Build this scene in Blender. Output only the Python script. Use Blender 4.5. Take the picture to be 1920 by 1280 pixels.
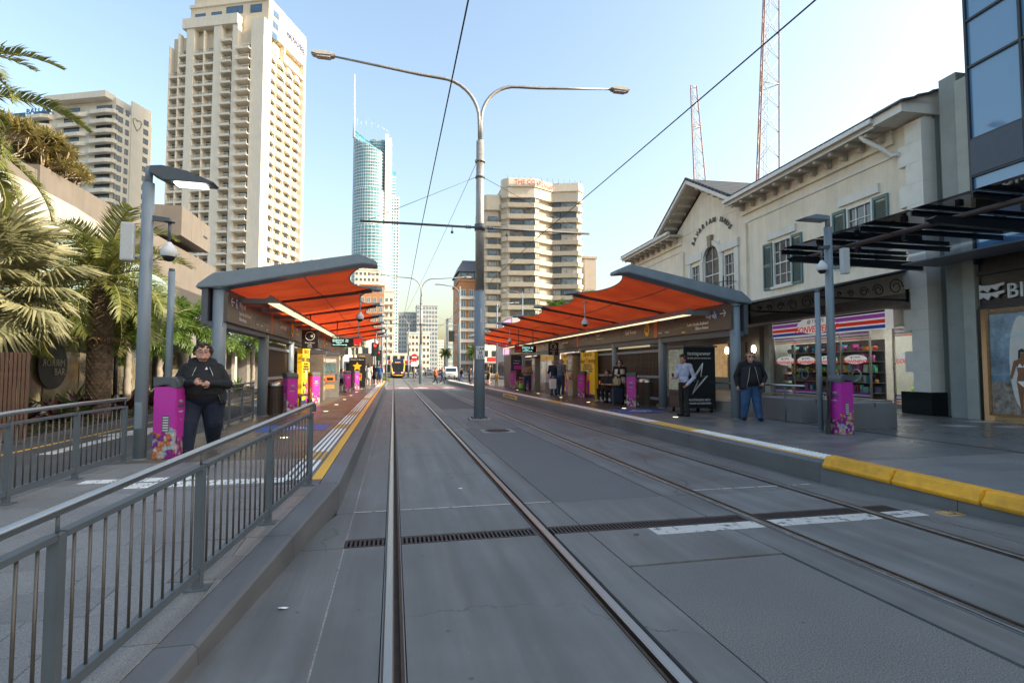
import bpy, bmesh, math, random
from mathutils import Vector, Matrix, Euler
from math import radians as R, sin, cos, pi
random.seed(7)
scn = bpy.context.scene
for o in list(bpy.data.objects): bpy.data.objects.remove(o)
col = scn.collection
# ---------------------------------------------------------------- camera, sky, sun, exposure
FPX, CAMZ = 1010.0, 1.63
cd = bpy.data.cameras.new('camera'); cam = bpy.data.objects.new('camera', cd); col.objects.link(cam)
cd.sensor_width = 36; cd.lens = 36*FPX/1920; cd.clip_end = 6000; cd.clip_start = .05
cam.location = (0, 0, CAMZ)
YAW, PITCH = math.atan(222/FPX), math.atan(51/FPX)
cam.rotation_euler = (pi/2+PITCH, 0, -YAW)
scn.camera = cam
w = bpy.data.worlds.new('World'); scn.world = w; w.use_nodes = True
nt = w.node_tree
sky = nt.nodes.new('ShaderNodeTexSky'); sky.sky_type = 'NISHITA'; sky.sun_disc = False
SUN_EL, SUN_AZ = R(27), R(-20)             # azimuth measured from +X towards +Y
sky.sun_elevation = SUN_EL; sky.sun_rotation = pi/2-SUN_AZ
sky.air_density = 1.5; sky.dust_density = 4; sky.ozone_density = 1.2; sky.altitude = 10
bgn = nt.nodes['Background']; bgn.inputs[1].default_value = .15
nt.links.new(sky.outputs[0], bgn.inputs[0])
sl = bpy.data.lights.new('sun', 'SUN'); sun = bpy.data.objects.new('sun', sl); col.objects.link(sun)
sl.energy = 3.8; sl.angle = R(.5); sl.color = (1, .86, .66)
sv = Vector((cos(SUN_EL)*cos(SUN_AZ), cos(SUN_EL)*sin(SUN_AZ), sin(SUN_EL)))
sun.rotation_euler = (-sv).to_track_quat('-Z', 'Y').to_euler(); sun.location = (60, 0, 80)
scn.view_settings.view_transform = 'Standard'; scn.view_settings.look = 'None'
scn.view_settings.exposure = 1.28; scn.view_settings.gamma = 1
# ---------------------------------------------------------------- pixel helpers (photo pixels to directions)
_f = Vector((sin(YAW)*cos(PITCH), cos(YAW)*cos(PITCH), sin(PITCH))); _r = Vector((cos(YAW), -sin(YAW), 0)); _u = _r.cross(_f)
_c = Vector((0, 0, CAMZ))
def ray(u, v): return _f+_r*((u-960)/FPX)+_u*((640-v)/FPX)
def gz(u, v, z=0): d = ray(u, v); return _c+d*((z-CAMZ)/d.z)
def gx(u, v, x): d = ray(u, v); return _c+d*(x/d.x)
def gy(u, v, y): d = ray(u, v); return _c+d*(y/d.y)
# ---------------------------------------------------------------- materials
MATS = {}
def mat(name, c=(.5, .5, .5), rough=.6, metal=0, var=.12, scale=6, bump=.1, bscale=40, emit=None, spec=.5, dark=None, stain=0, coat=0, streak=0, chips=None):
    if name in MATS: return MATS[name]
    m = bpy.data.materials.new(name); m.use_nodes = True; n = m.node_tree; L = n.links
    p = n.nodes['Principled BSDF']; p.inputs['Roughness'].default_value = rough; p.inputs['Metallic'].default_value = metal
    p.inputs['Specular IOR Level'].default_value = spec
    p.inputs['Base Color'].default_value = (*c, 1)
    if coat: p.inputs['Coat Weight'].default_value = coat
    tc = n.nodes.new('ShaderNodeTexCoord')
    if var:
        nz = n.nodes.new('ShaderNodeTexNoise'); nz.inputs['Scale'].default_value = scale; nz.inputs['Detail'].default_value = 7; nz.inputs['Roughness'].default_value = .65
        L.new(tc.outputs['Object'], nz.inputs['Vector'])
        rp = n.nodes.new('ShaderNodeValToRGB'); e = rp.color_ramp.elements
        lo = dark if dark else [x*(1-var*1.6) for x in c]; hi = [min(1, x*(1+var)) for x in c]
        e[0].position = .3; e[0].color = (*lo, 1); e[1].position = .72; e[1].color = (*hi, 1)
        L.new(nz.outputs[0], rp.inputs[0]); out = rp.outputs[0]
        if stain:
            n2 = n.nodes.new('ShaderNodeTexNoise'); n2.inputs['Scale'].default_value = scale*.16; n2.inputs['Detail'].default_value = 4
            L.new(tc.outputs['Object'], n2.inputs['Vector'])
            mp = n.nodes.new('ShaderNodeMapRange'); mp.inputs[1].default_value = .35; mp.inputs[2].default_value = .7; mp.inputs[3].default_value = 1-stain; mp.inputs[4].default_value = 1+stain*.4
            L.new(n2.outputs[0], mp.inputs[0])
            mx = n.nodes.new('ShaderNodeVectorMath'); mx.operation = 'SCALE'; L.new(out, mx.inputs[0]); L.new(mp.outputs[0], mx.inputs['Scale']); out = mx.outputs[0]
        if streak:                                                  # rain streaks running down the face
            ms = n.nodes.new('ShaderNodeMapping'); ms.inputs['Scale'].default_value = (2.2, 2.2, .14); L.new(tc.outputs['Object'], ms.inputs[0])
            n3 = n.nodes.new('ShaderNodeTexNoise'); n3.inputs['Scale'].default_value = 1.5; n3.inputs['Detail'].default_value = 7; n3.inputs['Roughness'].default_value = .7; L.new(ms.outputs[0], n3.inputs['Vector'])
            m3 = n.nodes.new('ShaderNodeMapRange'); m3.inputs[1].default_value = .42; m3.inputs[2].default_value = .72; m3.inputs[3].default_value = 1; m3.inputs[4].default_value = 1-streak; L.new(n3.outputs[0], m3.inputs[0])
            mx = n.nodes.new('ShaderNodeVectorMath'); mx.operation = 'SCALE'; L.new(out, mx.inputs[0]); L.new(m3.outputs[0], mx.inputs['Scale']); out = mx.outputs[0]
        if chips:                                                   # paint knocked off in small flecks and scuffs
            n4 = n.nodes.new('ShaderNodeTexNoise'); n4.inputs['Scale'].default_value = 26; n4.inputs['Detail'].default_value = 8; n4.inputs['Roughness'].default_value = .75; L.new(tc.outputs['Object'], n4.inputs['Vector'])
            m4 = n.nodes.new('ShaderNodeMapRange'); m4.inputs[1].default_value = .62; m4.inputs[2].default_value = .66; L.new(n4.outputs[0], m4.inputs[0])
            mx = n.nodes.new('ShaderNodeMix'); mx.data_type = 'RGBA'; L.new(m4.outputs[0], mx.inputs[0]); L.new(out, mx.inputs[6]); mx.inputs[7].default_value = (*chips, 1); out = mx.outputs[2]
        L.new(out, p.inputs['Base Color'])
        mr = n.nodes.new('ShaderNodeMapRange'); mr.inputs[3].default_value = max(.02, rough-.1); mr.inputs[4].default_value = min(1, rough+.12)
        L.new(nz.outputs[0], mr.inputs[0]); L.new(mr.outputs[0], p.inputs['Roughness'])
    if bump:
        nb = n.nodes.new('ShaderNodeTexNoise'); nb.inputs['Scale'].default_value = bscale; nb.inputs['Detail'].default_value = 5
        L.new(tc.outputs['Object'], nb.inputs['Vector'])
        b = n.nodes.new('ShaderNodeBump'); b.inputs['Strength'].default_value = bump; b.inputs['Distance'].default_value = .02
        L.new(nb.outputs[0], b.inputs['Height']); L.new(b.outputs[0], p.inputs['Normal'])
    if emit:
        p.inputs['Emission Color'].default_value = (*emit[0], 1); p.inputs['Emission Strength'].default_value = emit[1]
    MATS[name] = m; return m
def glass(name, tint=(.9, .95, .95), rough=.02, alpha=.25):
    """thin pane: part mirror, part see-through"""
    if name in MATS: return MATS[name]
    m = bpy.data.materials.new(name); m.use_nodes = True; n = m.node_tree; L = n.links
    n.nodes.remove(n.nodes['Principled BSDF']); o = n.nodes['Material Output']
    g = n.nodes.new('ShaderNodeBsdfGlossy'); g.inputs[1].default_value = rough
    t = n.nodes.new('ShaderNodeBsdfTransparent'); t.inputs[0].default_value = (*tint, 1)
    fr = n.nodes.new('ShaderNodeLayerWeight'); fr.inputs[0].default_value = alpha
    ms = n.nodes.new('ShaderNodeMixShader'); L.new(fr.outputs['Fresnel'], ms.inputs[0]); L.new(t.outputs[0], ms.inputs[1]); L.new(g.outputs[0], ms.inputs[2])
    L.new(ms.outputs[0], o.inputs[0]); MATS[name] = m; return m
def speckle(name, c, sc=220, amt=.5, rough=.6, bump=.3, stain=.25, streak=0, tile=None, spec=.5, rust=0):
    """stone / asphalt / concrete: fine aggregate, broad stains, optional tile joints"""
    if name in MATS: return MATS[name]
    c = tuple(x*1.12 for x in c)
    m = bpy.data.materials.new(name); m.use_nodes = True; n = m.node_tree; L = n.links; N = n.nodes.new
    p = n.nodes['Principled BSDF']; p.inputs['Specular IOR Level'].default_value = spec
    tc = N('ShaderNodeTexCoord'); geo = N('ShaderNodeNewGeometry')
    v1 = N('ShaderNodeTexNoise'); v1.inputs['Scale'].default_value = sc; v1.inputs['Detail'].default_value = 3; L.new(geo.outputs['Position'], v1.inputs['Vector'])
    v2 = N('ShaderNodeTexNoise'); v2.inputs['Scale'].default_value = .9; v2.inputs['Detail'].default_value = 8; v2.inputs['Roughness'].default_value = .62; L.new(geo.outputs['Position'], v2.inputs['Vector'])
    mp = N('ShaderNodeMapping'); mp.inputs['Scale'].default_value = (5, .35, 5); L.new(geo.outputs['Position'], mp.inputs[0])
    v3 = N('ShaderNodeTexNoise'); v3.inputs['Scale'].default_value = 1; v3.inputs['Detail'].default_value = 6; L.new(mp.outputs[0], v3.inputs['Vector'])
    def rng(src, a, b, lo, hi):
        k = N('ShaderNodeMapRange'); k.inputs[1].default_value = a; k.inputs[2].default_value = b; k.inputs[3].default_value = lo; k.inputs[4].default_value = hi; L.new(src, k.inputs[0]); return k.outputs[0]
    def mul(a, b):
        k = N('ShaderNodeMath'); k.operation = 'MULTIPLY'; L.new(a, k.inputs[0]); L.new(b, k.inputs[1]); return k.outputs[0]
    f = mul(rng(v1.outputs[0], .3, .7, 1-amt, 1+amt), rng(v2.outputs[0], .3, .7, 1-stain, 1+stain*.6))
    if streak: f = mul(f, rng(v3.outputs[0], .3, .7, 1-streak, 1+streak*.5))
    # spots: chewing gum and oil
    vo = N('ShaderNodeTexVoronoi'); vo.inputs['Scale'].default_value = 3.2; L.new(geo.outputs['Position'], vo.inputs['Vector'])
    f = mul(f, rng(vo.outputs['Distance'], .045, .06, .62, 1))
    vo2 = N('ShaderNodeTexVoronoi'); vo2.inputs['Scale'].default_value = 7.5; L.new(geo.outputs['Position'], vo2.inputs['Vector'])
    f = mul(f, rng(vo2.outputs['Distance'], .035, .05, 1.5, 1))
    # per-object shade so that slabs and tiles differ
    oi = N('ShaderNodeObjectInfo'); f = mul(f, rng(oi.outputs['Random'], 0, 1, .88, 1.1))
    rgb = N('ShaderNodeRGB'); rgb.outputs[0].default_value = (*c, 1)
    sc_ = N('ShaderNodeVectorMath'); sc_.operation = 'SCALE'; L.new(rgb.outputs[0], sc_.inputs[0]); L.new(f, sc_.inputs['Scale']); out = sc_.outputs[0]
    if rust:                                                        # brake dust and rust washed along the rails
        mx = N('ShaderNodeMix'); mx.data_type = 'RGBA'; mp2 = N('ShaderNodeMapping'); mp2.inputs['Scale'].default_value = (1.6, .12, 1); L.new(geo.outputs['Position'], mp2.inputs[0])
        v4 = N('ShaderNodeTexNoise'); v4.inputs['Scale'].default_value = 1.4; v4.inputs['Detail'].default_value = 9; v4.inputs['Roughness'].default_value = .7; L.new(mp2.outputs[0], v4.inputs['Vector'])
        L.new(rng(v4.outputs[0], .48, .74, 0, .55), mx.inputs[0]); L.new(out, mx.inputs[6]); mx.inputs[7].default_value = (.105, .08, .062, 1); out = mx.outputs[2]
        wn = N('ShaderNodeVectorMath'); wn.operation = 'MULTIPLY_ADD'; L.new(v2.outputs['Color'], wn.inputs[0]); wn.inputs[1].default_value = (.9, .9, 0); L.new(geo.outputs['Position'], wn.inputs[2])
        ck = N('ShaderNodeTexVoronoi'); ck.feature = 'DISTANCE_TO_EDGE'; ck.inputs['Scale'].default_value = .42; L.new(wn.outputs[0], ck.inputs['Vector'])
        m5 = N('ShaderNodeTexNoise'); m5.inputs['Scale'].default_value = .33; L.new(geo.outputs['Position'], m5.inputs['Vector'])
        cm_ = mul(rng(ck.outputs['Distance'], .0012, .0035, 1, 0), rng(m5.outputs[0], .5, .58, 0, .8))       # hairline cracks here and there
        mx = N('ShaderNodeMix'); mx.data_type = 'RGBA'; L.new(cm_, mx.inputs[0]); L.new(out, mx.inputs[6]); mx.inputs[7].default_value = (.03, .028, .026, 1); out = mx.outputs[2]
    h = v1.outputs[0]
    if tile:
        bt = N('ShaderNodeTexBrick'); bt.inputs['Scale'].default_value = 1; bt.inputs['Brick Width'].default_value = tile[0]; bt.inputs['Row Height'].default_value = tile[1]; bt.inputs['Mortar Size'].default_value = .006
        bt.inputs['Color1'].default_value = (1, 1, 1, 1); bt.inputs['Color2'].default_value = (.86, .86, .86, 1); bt.inputs['Mortar'].default_value = (.45, .45, .45, 1)
        L.new(geo.outputs['Position'], bt.inputs['Vector'])
        k = N('ShaderNodeVectorMath'); k.operation = 'MULTIPLY'; L.new(out, k.inputs[0]); L.new(bt.outputs[0], k.inputs[1]); out = k.outputs[0]
    L.new(out, p.inputs['Base Color'])
    L.new(rng(v2.outputs[0], .3, .7, max(.05, rough-.12), min(1, rough+.15)), p.inputs['Roughness'])
    b = N('ShaderNodeBump'); b.inputs['Strength'].default_value = bump; b.inputs['Distance'].default_value = .004; L.new(h, b.inputs['Height']); L.new(b.outputs[0], p.inputs['Normal'])
    MATS[name] = m; return m
# ---------------------------------------------------------------- mesh builder
class MB:
    def __init__(s): s.v = []; s.f = []; s.m = []; s.mi = 0; s.sm = []
    def add(s, vs, fs, mi=None, smooth=False):
        b = len(s.v); s.v += [tuple(x) for x in vs]
        for f in fs: s.f.append([b+i for i in f]); s.m.append(s.mi if mi is None else mi); s.sm.append(smooth)
        return s
    def box(s, x0, x1, y0, y1, z0, z1, mi=None, mtx=None):
        vs = [Vector((x, y, z)) for z in (z0, z1) for y in (y0, y1) for x in (x0, x1)]
        if mtx: vs = [mtx@q for q in vs]
        return s.add(vs, [(0, 2, 3, 1), (4, 5, 7, 6), (0, 1, 5, 4), (2, 6, 7, 3), (0, 4, 6, 2), (1, 3, 7, 5)], mi)
    def quad(s, a, b, c, d, mi=None): return s.add([a, b, c, d], [(0, 1, 2, 3)], mi)
    def tube(s, pts, r, n=10, mi=None, caps=True, smooth=True, flat=None):
        pts = [Vector(p) for p in pts]; rs = r if isinstance(r, (list, tuple)) else [r]*len(pts)
        vs = []; fs = []; pu = None
        for i, p in enumerate(pts):
            t = (pts[min(i+1, len(pts)-1)]-pts[max(i-1, 0)])
            t = t.normalized() if t.length > 1e-9 else Vector((0, 0, 1))
            if pu is None: a = Vector((0, 0, 1)) if abs(t.z) < .9 else Vector((1, 0, 0)); pu = (a-t*a.dot(t)).normalized()
            else:
                q = pu-t*pu.dot(t); pu = q.normalized() if q.length > 1e-6 else pu
            w_ = t.cross(pu)
            for k in range(n):
                a = 2*pi*(k+.5)/n; vs.append(p+(pu*cos(a)*(flat or 1)+w_*sin(a))*rs[i])
        for i in range(len(pts)-1):
            for k in range(n): fs.append((i*n+k, i*n+(k+1) % n, (i+1)*n+(k+1) % n, (i+1)*n+k))
        s.add(vs, fs, mi, smooth)
        if caps:
            b = len(s.v)-len(vs)
            s.f.append([b+k for k in range(n)][::-1]); s.f.append([b+(len(pts)-1)*n+k for k in range(n)])
            s.m += [s.mi if mi is None else mi]*2; s.sm += [False, False]
        return s
    def bar(s, a, b, w_, h_, mi=None, up=Vector((0, 0, 1))):
        """square section bar from a to b, w_ across, h_ along up"""
        a = Vector(a); b = Vector(b); t = (b-a).normalized(); x = t.cross(up)
        if x.length < 1e-5: x = t.cross(Vector((0, 1, 0)))
        x.normalize(); y = x.cross(t)
        vs = [p+x*sx*w_/2+y*sy*h_/2 for p in (a, b) for sx, sy in ((-1, -1), (1, -1), (1, 1), (-1, 1))]
        return s.add(vs, [(0, 1, 2, 3), (7, 6, 5, 4), (0, 4, 5, 1), (1, 5, 6, 2), (2, 6, 7, 3), (3, 7, 4, 0)], mi)
    def ext(s, poly, o, ax, ay, az, depth, mi=None):
        """extrude 2D polygon poly (in ax, ay) by depth along az from o"""
        o, ax, ay, az = Vector(o), Vector(ax), Vector(ay), Vector(az); n = len(poly)
        vs = [o+ax*p[0]+ay*p[1] for p in poly]+[o+ax*p[0]+ay*p[1]+az*depth for p in poly]
        return s.add(vs, [tuple(range(n))[::-1], tuple(range(n, 2*n))]+[(i, (i+1) % n, n+(i+1) % n, n+i) for i in range(n)], mi)
    def lathe(s, prof, c=(0, 0, 0), n=20, mi=None, smooth=True):
        c = Vector(c); vs = []; fs = []
        for r, z in prof:
            for k in range(n): a = 2*pi*k/n; vs.append(c+Vector((r*cos(a), r*sin(a), z)))
        for i in range(len(prof)-1):
            for k in range(n): fs.append((i*n+k, i*n+(k+1) % n, (i+1)*n+(k+1) % n, (i+1)*n+k))
        return s.add(vs, fs, mi, smooth)
    def ball(s, c, r, n=14, mi=None, sq=(1, 1, 1)):
        c = Vector(c); vs = []; fs = []; h = n//2
        for i in range(h+1):
            for k in range(n): a = 2*pi*k/n; b = pi*i/h; vs.append(c+Vector((r*sin(b)*cos(a)*sq[0], r*sin(b)*sin(a)*sq[1], r*cos(b)*sq[2])))
        for i in range(h):
            for k in range(n): fs.append((i*n+k, (i+1)*n+k, (i+1)*n+(k+1) % n, i*n+(k+1) % n))
        return s.add(vs, fs, mi, True)
    def mesh(s, name, mats):
        me = bpy.data.meshes.new(name); me.from_pydata(s.v, [], s.f)
        for m in (mats if isinstance(mats, (list, tuple)) else [mats]): me.materials.append(m)
        me.polygons.foreach_set('material_index', s.m); me.polygons.foreach_set('use_smooth', s.sm)
        me.update(); return me
    def build(s, name, mats, parent=None, bevel=0):
        me = s.mesh(name, mats)
        if bevel:
            bm = bmesh.new(); bm.from_mesh(me); bmesh.ops.remove_doubles(bm, verts=bm.verts, dist=1e-5)
            bmesh.ops.bevel(bm, geom=[e for e in bm.edges if len(e.link_faces) == 2 and e.calc_face_angle(0) > .5], offset=bevel, segments=2, affect='EDGES', clamp_overlap=True)
            bm.to_mesh(me); bm.free()
        return put(name, me, parent)
def put(name, me, parent=None, loc=None, rot=None, mtx=None):
    o = bpy.data.objects.new(name, me); col.objects.link(o)
    if parent: o.parent = parent
    if mtx is not None: o.matrix_local = mtx
    if loc is not None: o.location = loc
    if rot is not None: o.rotation_euler = rot
    return o
def tag(o, label=None, cat=None, group=None, kind=None):
    if label: o['label'] = label
    if cat: o['category'] = cat
    if group: o['group'] = group
    if kind: o['kind'] = kind
    return o
def thing(name, label, cat, loc=(0, 0, 0), rz=0, group=None):
    o = bpy.data.objects.new(name, None); col.objects.link(o); o.location = loc; o.rotation_euler = (0, 0, rz); o.empty_display_size = .1
    return tag(o, label, cat, group)
def struct(name, mb, mats, bevel=0): return tag(mb.build(name, mats, None, bevel), kind='structure')
def copy_tree(o, parent=None):
    c = o.copy(); col.objects.link(c); c.parent = parent
    for ch in o.children: copy_tree(ch, c)
    return c
def dup(root, loc, rz=None, label=None):
    c = copy_tree(root); c.location = loc
    if rz is not None: c.rotation_euler = (0, 0, rz)
    if label: c['label'] = label
    return c
def basis(o, ax, ay):
    ax = Vector(ax).normalized(); az = ax.cross(Vector(ay)).normalized(); ay = az.cross(ax); o = Vector(o)
    return Matrix(((ax.x, ay.x, az.x, o.x), (ax.y, ay.y, az.y, o.y), (ax.z, ay.z, az.z, o.z), (0, 0, 0, 1)))
def text(s_, size, o, ax, m, parent, ay=(0, 0, 1), ext=.004, xs=1, shear=0, align='LEFT', name='lettering', bold=0, spacing=1):
    """writing as a mesh: o = baseline start, ax = reading direction"""
    cu = bpy.data.curves.new('t', 'FONT'); cu.body = s_; cu.size = size; cu.extrude = ext; cu.align_x = align; cu.shear = shear; cu.offset = bold; cu.space_character = spacing; cu.resolution_u = 2
    t = bpy.data.objects.new('t', cu); me = t.to_mesh().copy(); t.to_mesh_clear()
    bpy.data.objects.remove(t); bpy.data.curves.remove(cu)
    me.materials.clear(); me.materials.append(m); me.name = name
    if xs != 1: me.transform(Matrix.Diagonal((xs, 1, 1, 1)))
    return put(name, me, parent, mtx=basis(o, ax, ay))
def disc(mb, c, ax, ay, rx, ry, n=24, mi=None, th=0):
    c, ax, ay = Vector(c), Vector(ax).normalized(), Vector(ay).normalized(); az = ax.cross(ay)
    p = [(cos(2*pi*k/n)*rx, sin(2*pi*k/n)*ry) for k in range(n)]
    return mb.ext(p, c, ax, ay, az, th or .004, mi)
# common materials
CONC = speckle('track_concrete', (.15, .15, .142), 260, .3, .62, .3, .34, .24, rust=1)
CONC2 = speckle('pale_concrete', (.25, .245, .235), 200, .16, .7, .3, .3, .1)
GRAN = speckle('grey_granite', (.19, .186, .18), 130, .42, .42, .15, .2)
GRAND = speckle('dark_wet_granite', (.075, .073, .07), 150, .35, .2, .1, .3)
BROWN = speckle('brown_platform_tile', (.112, .095, .08), 150, .22, .36, .08, .15, 0, None)
ASPH = speckle('asphalt', (.06, .06, .06), 180, .5, .8, .6, .25)
ROUGH = speckle('coarse_infill', (.15, .148, .14), 120, .6, .85, .9, .15)
STEEL = mat('polished_rail_steel', (.36, .345, .33), .34, 1, 0, 3, .0, 60)
RUST = mat('rusty_groove', (.07, .043, .028), .75, .2, .3, 14, .3, 60)
GREY = mat('blue_grey_paint', (.2, .245, .285), .42, .0, .07, 4, .02, 30)
GREYD = mat('dark_grey_paint', (.09, .1, .115), .45, 0, .1, 4, .03, 30)
STAIN = mat('brushed_stainless', (.5, .49, .46), .3, 1, .04, 2, 0)
RAILG = mat('railing_paint', (.1, .122, .138), .45, 0, .1, 3, .03, 30)
BLACK = mat('black_plastic', (.018, .018, .02), .4, 0, .2, 8, .03)
WHITE = mat('white_paint', (.78, .78, .76), .5, 0, .05, 6, .03)
YEL = mat('yellow_paint', (.83, .4, .018), .55, 0, .12, 9, .35, 60, stain=.25, chips=(.2, .19, .17))
DGLASS = mat('dark_window_glass', (.02, .026, .032), .05, 0, 0, 1, 0, spec=.9)
# ================================================================= ground, tracks
PZ = .30                                                            # platform height
g = MB(); g.quad((-4000, -3000, -.06), (4000, -3000, -.06), (4000, 5000, -.06), (-4000, 5000, -.06))
struct('ground', g, ASPH)
tb = tag(bpy.data.objects.new('trackbed', None), kind='structure'); col.objects.link(tb)
RAILS = (0, 1.49, 3.86, 5.33)
def slab(x0, x1, y0, y1, m, z=0, x0b=None, x1b=None, gap=.006):
    """one cast slab; x0b / x1b: edges at the far end"""
    x0b = x0 if x0b is None else x0b; x1b = x1 if x1b is None else x1b; q = gap
    mb = MB(); mb.ext([(x0+q, y0+q), (x1-q, y0+q), (x1b-q, y1-q), (x0b+q, y1-q)], (0, 0, z-.055), (1, 0, 0), (0, 1, 0), (0, 0, 1), .055)
    return mb.build('slab', m, tb)
cols = [(-.42, -.055), (.085, 1.405), (1.565, 1.92), (3.4, 3.775), (3.945, 5.245), (5.415, 5.76)]
YJ = [-9, -4, 0.2, 5.2, 5.44, 6.42, 10.4, 14.6, 19, 24, 30, 37, 45, 48.4, 60, 80, 120, 180, 260]
RED = speckle('red_crossing_paint', (.27, .07, .065), 90, .2, .7, .3, .3)
for a, b in zip(YJ, YJ[1:]):
    if (a, b) == (5.2, 5.44): continue
    for x0, x1 in cols: slab(x0, x1, a, b, RED if a == 45 else CONC)
    if a > 6: slab(-.62, -.42, a, b, CONC); slab(5.76, 6.0, a, b, CONC)
slab(-1.7, -.42, -2, 5.2, CONC, 0, -.85); slab(-.9, -.42, 5.2, 6.42, CONC, 0, -.6)
slab(5.76, 7.3, -2, 5.2, CONC, 0, None, 6.35); slab(5.76, 6.35, 5.2, 6.42, CONC, 0, None, 6.05)
slab(1.92, 3.4, 4.24, 5.2, CONC); slab(1.92, 3.4, -6, 4.24, ROUGH, -.008, gap=.014); slab(1.92, 3.4, 5.44, 6.42, CONC)
slab(1.92, 3.4, 6.42, 14.6, speckle('old_asphalt', (.13, .13, .126), 160, .3, .8, .5, .2), -.003, gap=.01)
slab(1.92, 3.4, 14.6, 22, CONC)
for y0, y1 in ((22, 30), (30, 45)): slab(1.92, 3.4, y0, y1, speckle('dark_asphalt', (.1, .1, .098), 160, .3, .8, .5, .2), -.004, gap=.01)
slab(1.92, 3.4, 45, 48.4, RED); slab(1.92, 3.4, 48.4, 70, CONC); slab(1.92, 3.4, 70, 260, CONC)
for x_ in (-.42, 5.76):
    mb = MB(); mb.box(x_-.009, x_+.008, -3, 5.2, -.055, -.004); mb.box(x_-.008, x_+.007, 5.44, 60, -.055, -.004); mb.build('joint_filler', speckle('chalky_joint', (.3, .29, .26), 60, .5, .9, .6, .4), tb)
# rails: polished head outside, rusty flange groove inside the gauge
for i, x in enumerate(RAILS):
    s = 1 if i % 2 == 0 else -1
    mb = MB(); Y0, Y1 = -9, 260
    shiny = i < 2
    def strip(a, b, z0, z1, mi): mb.box(min(x+a*s, x+b*s), max(x+a*s, x+b*s), Y0, Y1, z0, z1, mi)
    head = [(-.045, -.05), (-.045, .004), (-.036, .012), (.012, .012), (.022, .004), (.022, -.05)]
    mb.ext([(x+p*s, q) for p, q in head], (0, Y0, 0), (1, 0, 0), (0, 0, 1), (0, 1, 0), Y1-Y0, 0)
    strip(.023, .056, -.055, -.03, 1); strip(.057, .076, -.055, .004, 1); strip(-.054, -.046, -.055, -.004, 2); strip(.077, .084, -.055, -.004, 2)
    o = mb.build('rail', [STEEL if shiny else mat('dull_rail_steel', (.3, .27, .24), .34, 1, .2, 9, .05), RUST, CONC2])
    tag(o, ['polished left rail of the near track, under the camera', 'polished right rail of the near track', 'rusty left rail of the far track', 'rusty right rail of the far track beside the right kerb'][i], 'rail', 'four grooved tram rails')
# drain gratings
GRATE = mat('rusty_cast_iron', (.075, .055, .05), .6, .5, .3, 20, .2, 60)
for i, (x0, x1) in enumerate([(-.42, -.07), (.09, 1.4), (1.58, 3.77), (3.95, 5.24), (5.42, 5.76)]):
    mb = MB(); n = int((x1-x0)/.042)
    for y in (5.215, 5.405): mb.box(x0, x1, y, y+.02, -.05, -.002, 0)
    for k in range(n+1): a = x0+(x1-x0-.02)*k/n; mb.box(a, a+.02, 5.235, 5.405, -.05, -.003, 0)
    o = mb.build('drain_grate', GRATE)
    mb = MB(); mb.box(x0, x1, 5.236, 5.404, -.058, -.05); mb.build('channel', mat('drain_dirt', (.012, .011, .01), .9, 0, .2), o)
    tag(o, ['short slotted drain grate left of the near track', 'slotted drain grate between the near track rails', 'long slotted drain grate between the two tracks', 'slotted drain grate between the far track rails, above a white stripe', 'short slotted drain grate beside the right kerb'][i], 'drain grate', 'drain grates in one line across the tracks')
# worn paint
def paint(name, c, wear=.5, sc=7):
    if name in MATS: return MATS[name]
    m = speckle(name, c, 150, .1, .6, .2, .12); n = m.node_tree; L = n.links; p = n.nodes['Principled BSDF']
    src = p.inputs['Base Color'].links[0].from_socket
    nz = n.nodes.new('ShaderNodeTexNoise'); nz.inputs['Scale'].default_value = sc; nz.inputs['Detail'].default_value = 9; nz.inputs['Roughness'].default_value = .7
    ge = n.nodes.new('ShaderNodeNewGeometry'); L.new(ge.outputs['Position'], nz.inputs['Vector'])
    rp = n.nodes.new('ShaderNodeMapRange'); rp.inputs[1].default_value = wear; rp.inputs[2].default_value = wear+.06; L.new(nz.outputs[0], rp.inputs[0])
    mx = n.nodes.new('ShaderNodeMix'); mx.data_type = 'RGBA'; L.new(rp.outputs[0], mx.inputs[0]); L.new(src, mx.inputs[6]); mx.inputs[7].default_value = (.14, .135, .13, 1)
    L.new(mx.outputs[2], p.inputs['Base Color']); return m
WP = paint('worn_white_marking', (.52, .5, .46), .53)
def marking(name, polys, m, label, z=.004, cat='road marking', group=None):
    mb = MB()
    for p in polys: mb.ext(p, (0, 0, z-.003), (1, 0, 0), (0, 1, 0), (0, 0, 1), .003)
    return tag(mb.build(name, m), label, cat, group)
rect = lambda x0, x1, y0, y1: [(x0, y0), (x1, y0), (x1, y1), (x0, y1)]
sp = thing('white_stripe', 'worn white painted stripe across the far track below the drain', 'road marking')
for x0, x1 in ((2.56, 3.77), (3.95, 5.24), (5.42, 5.85)):
    mb = MB(); mb.ext(rect(x0, x1, 4.95, 5.17), (0, 0, .001), (1, 0, 0), (0, 1, 0), (0, 0, 1), .003); mb.build('panel', WP, sp)
for y, xs, k in ((6.43, (-.42, 1.9), 'near'), (14.55, (.1, 1.9), 'far')):
    marking('chalk_line', [rect(xs[0], -.06, y, y+.022), rect(.09, 1.4, y, y+.022), rect(1.57, xs[1], y, y+.022)] if xs[0] < 0 else [rect(.09, 1.4, y, y+.022), rect(1.57, 1.9, y, y+.022)], WP, 'thin white line across the near track, %s' % ('just beyond the drain' if k == 'near' else 'level with the manhole cover'), group='white lines across the near track')
marking('chalk_line', [rect(3.95, 5.24, 6.62, 6.645), rect(5.42, 5.76, 6.62, 6.645)], WP, 'thin white line across the far track by the yellow kerb')
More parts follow.
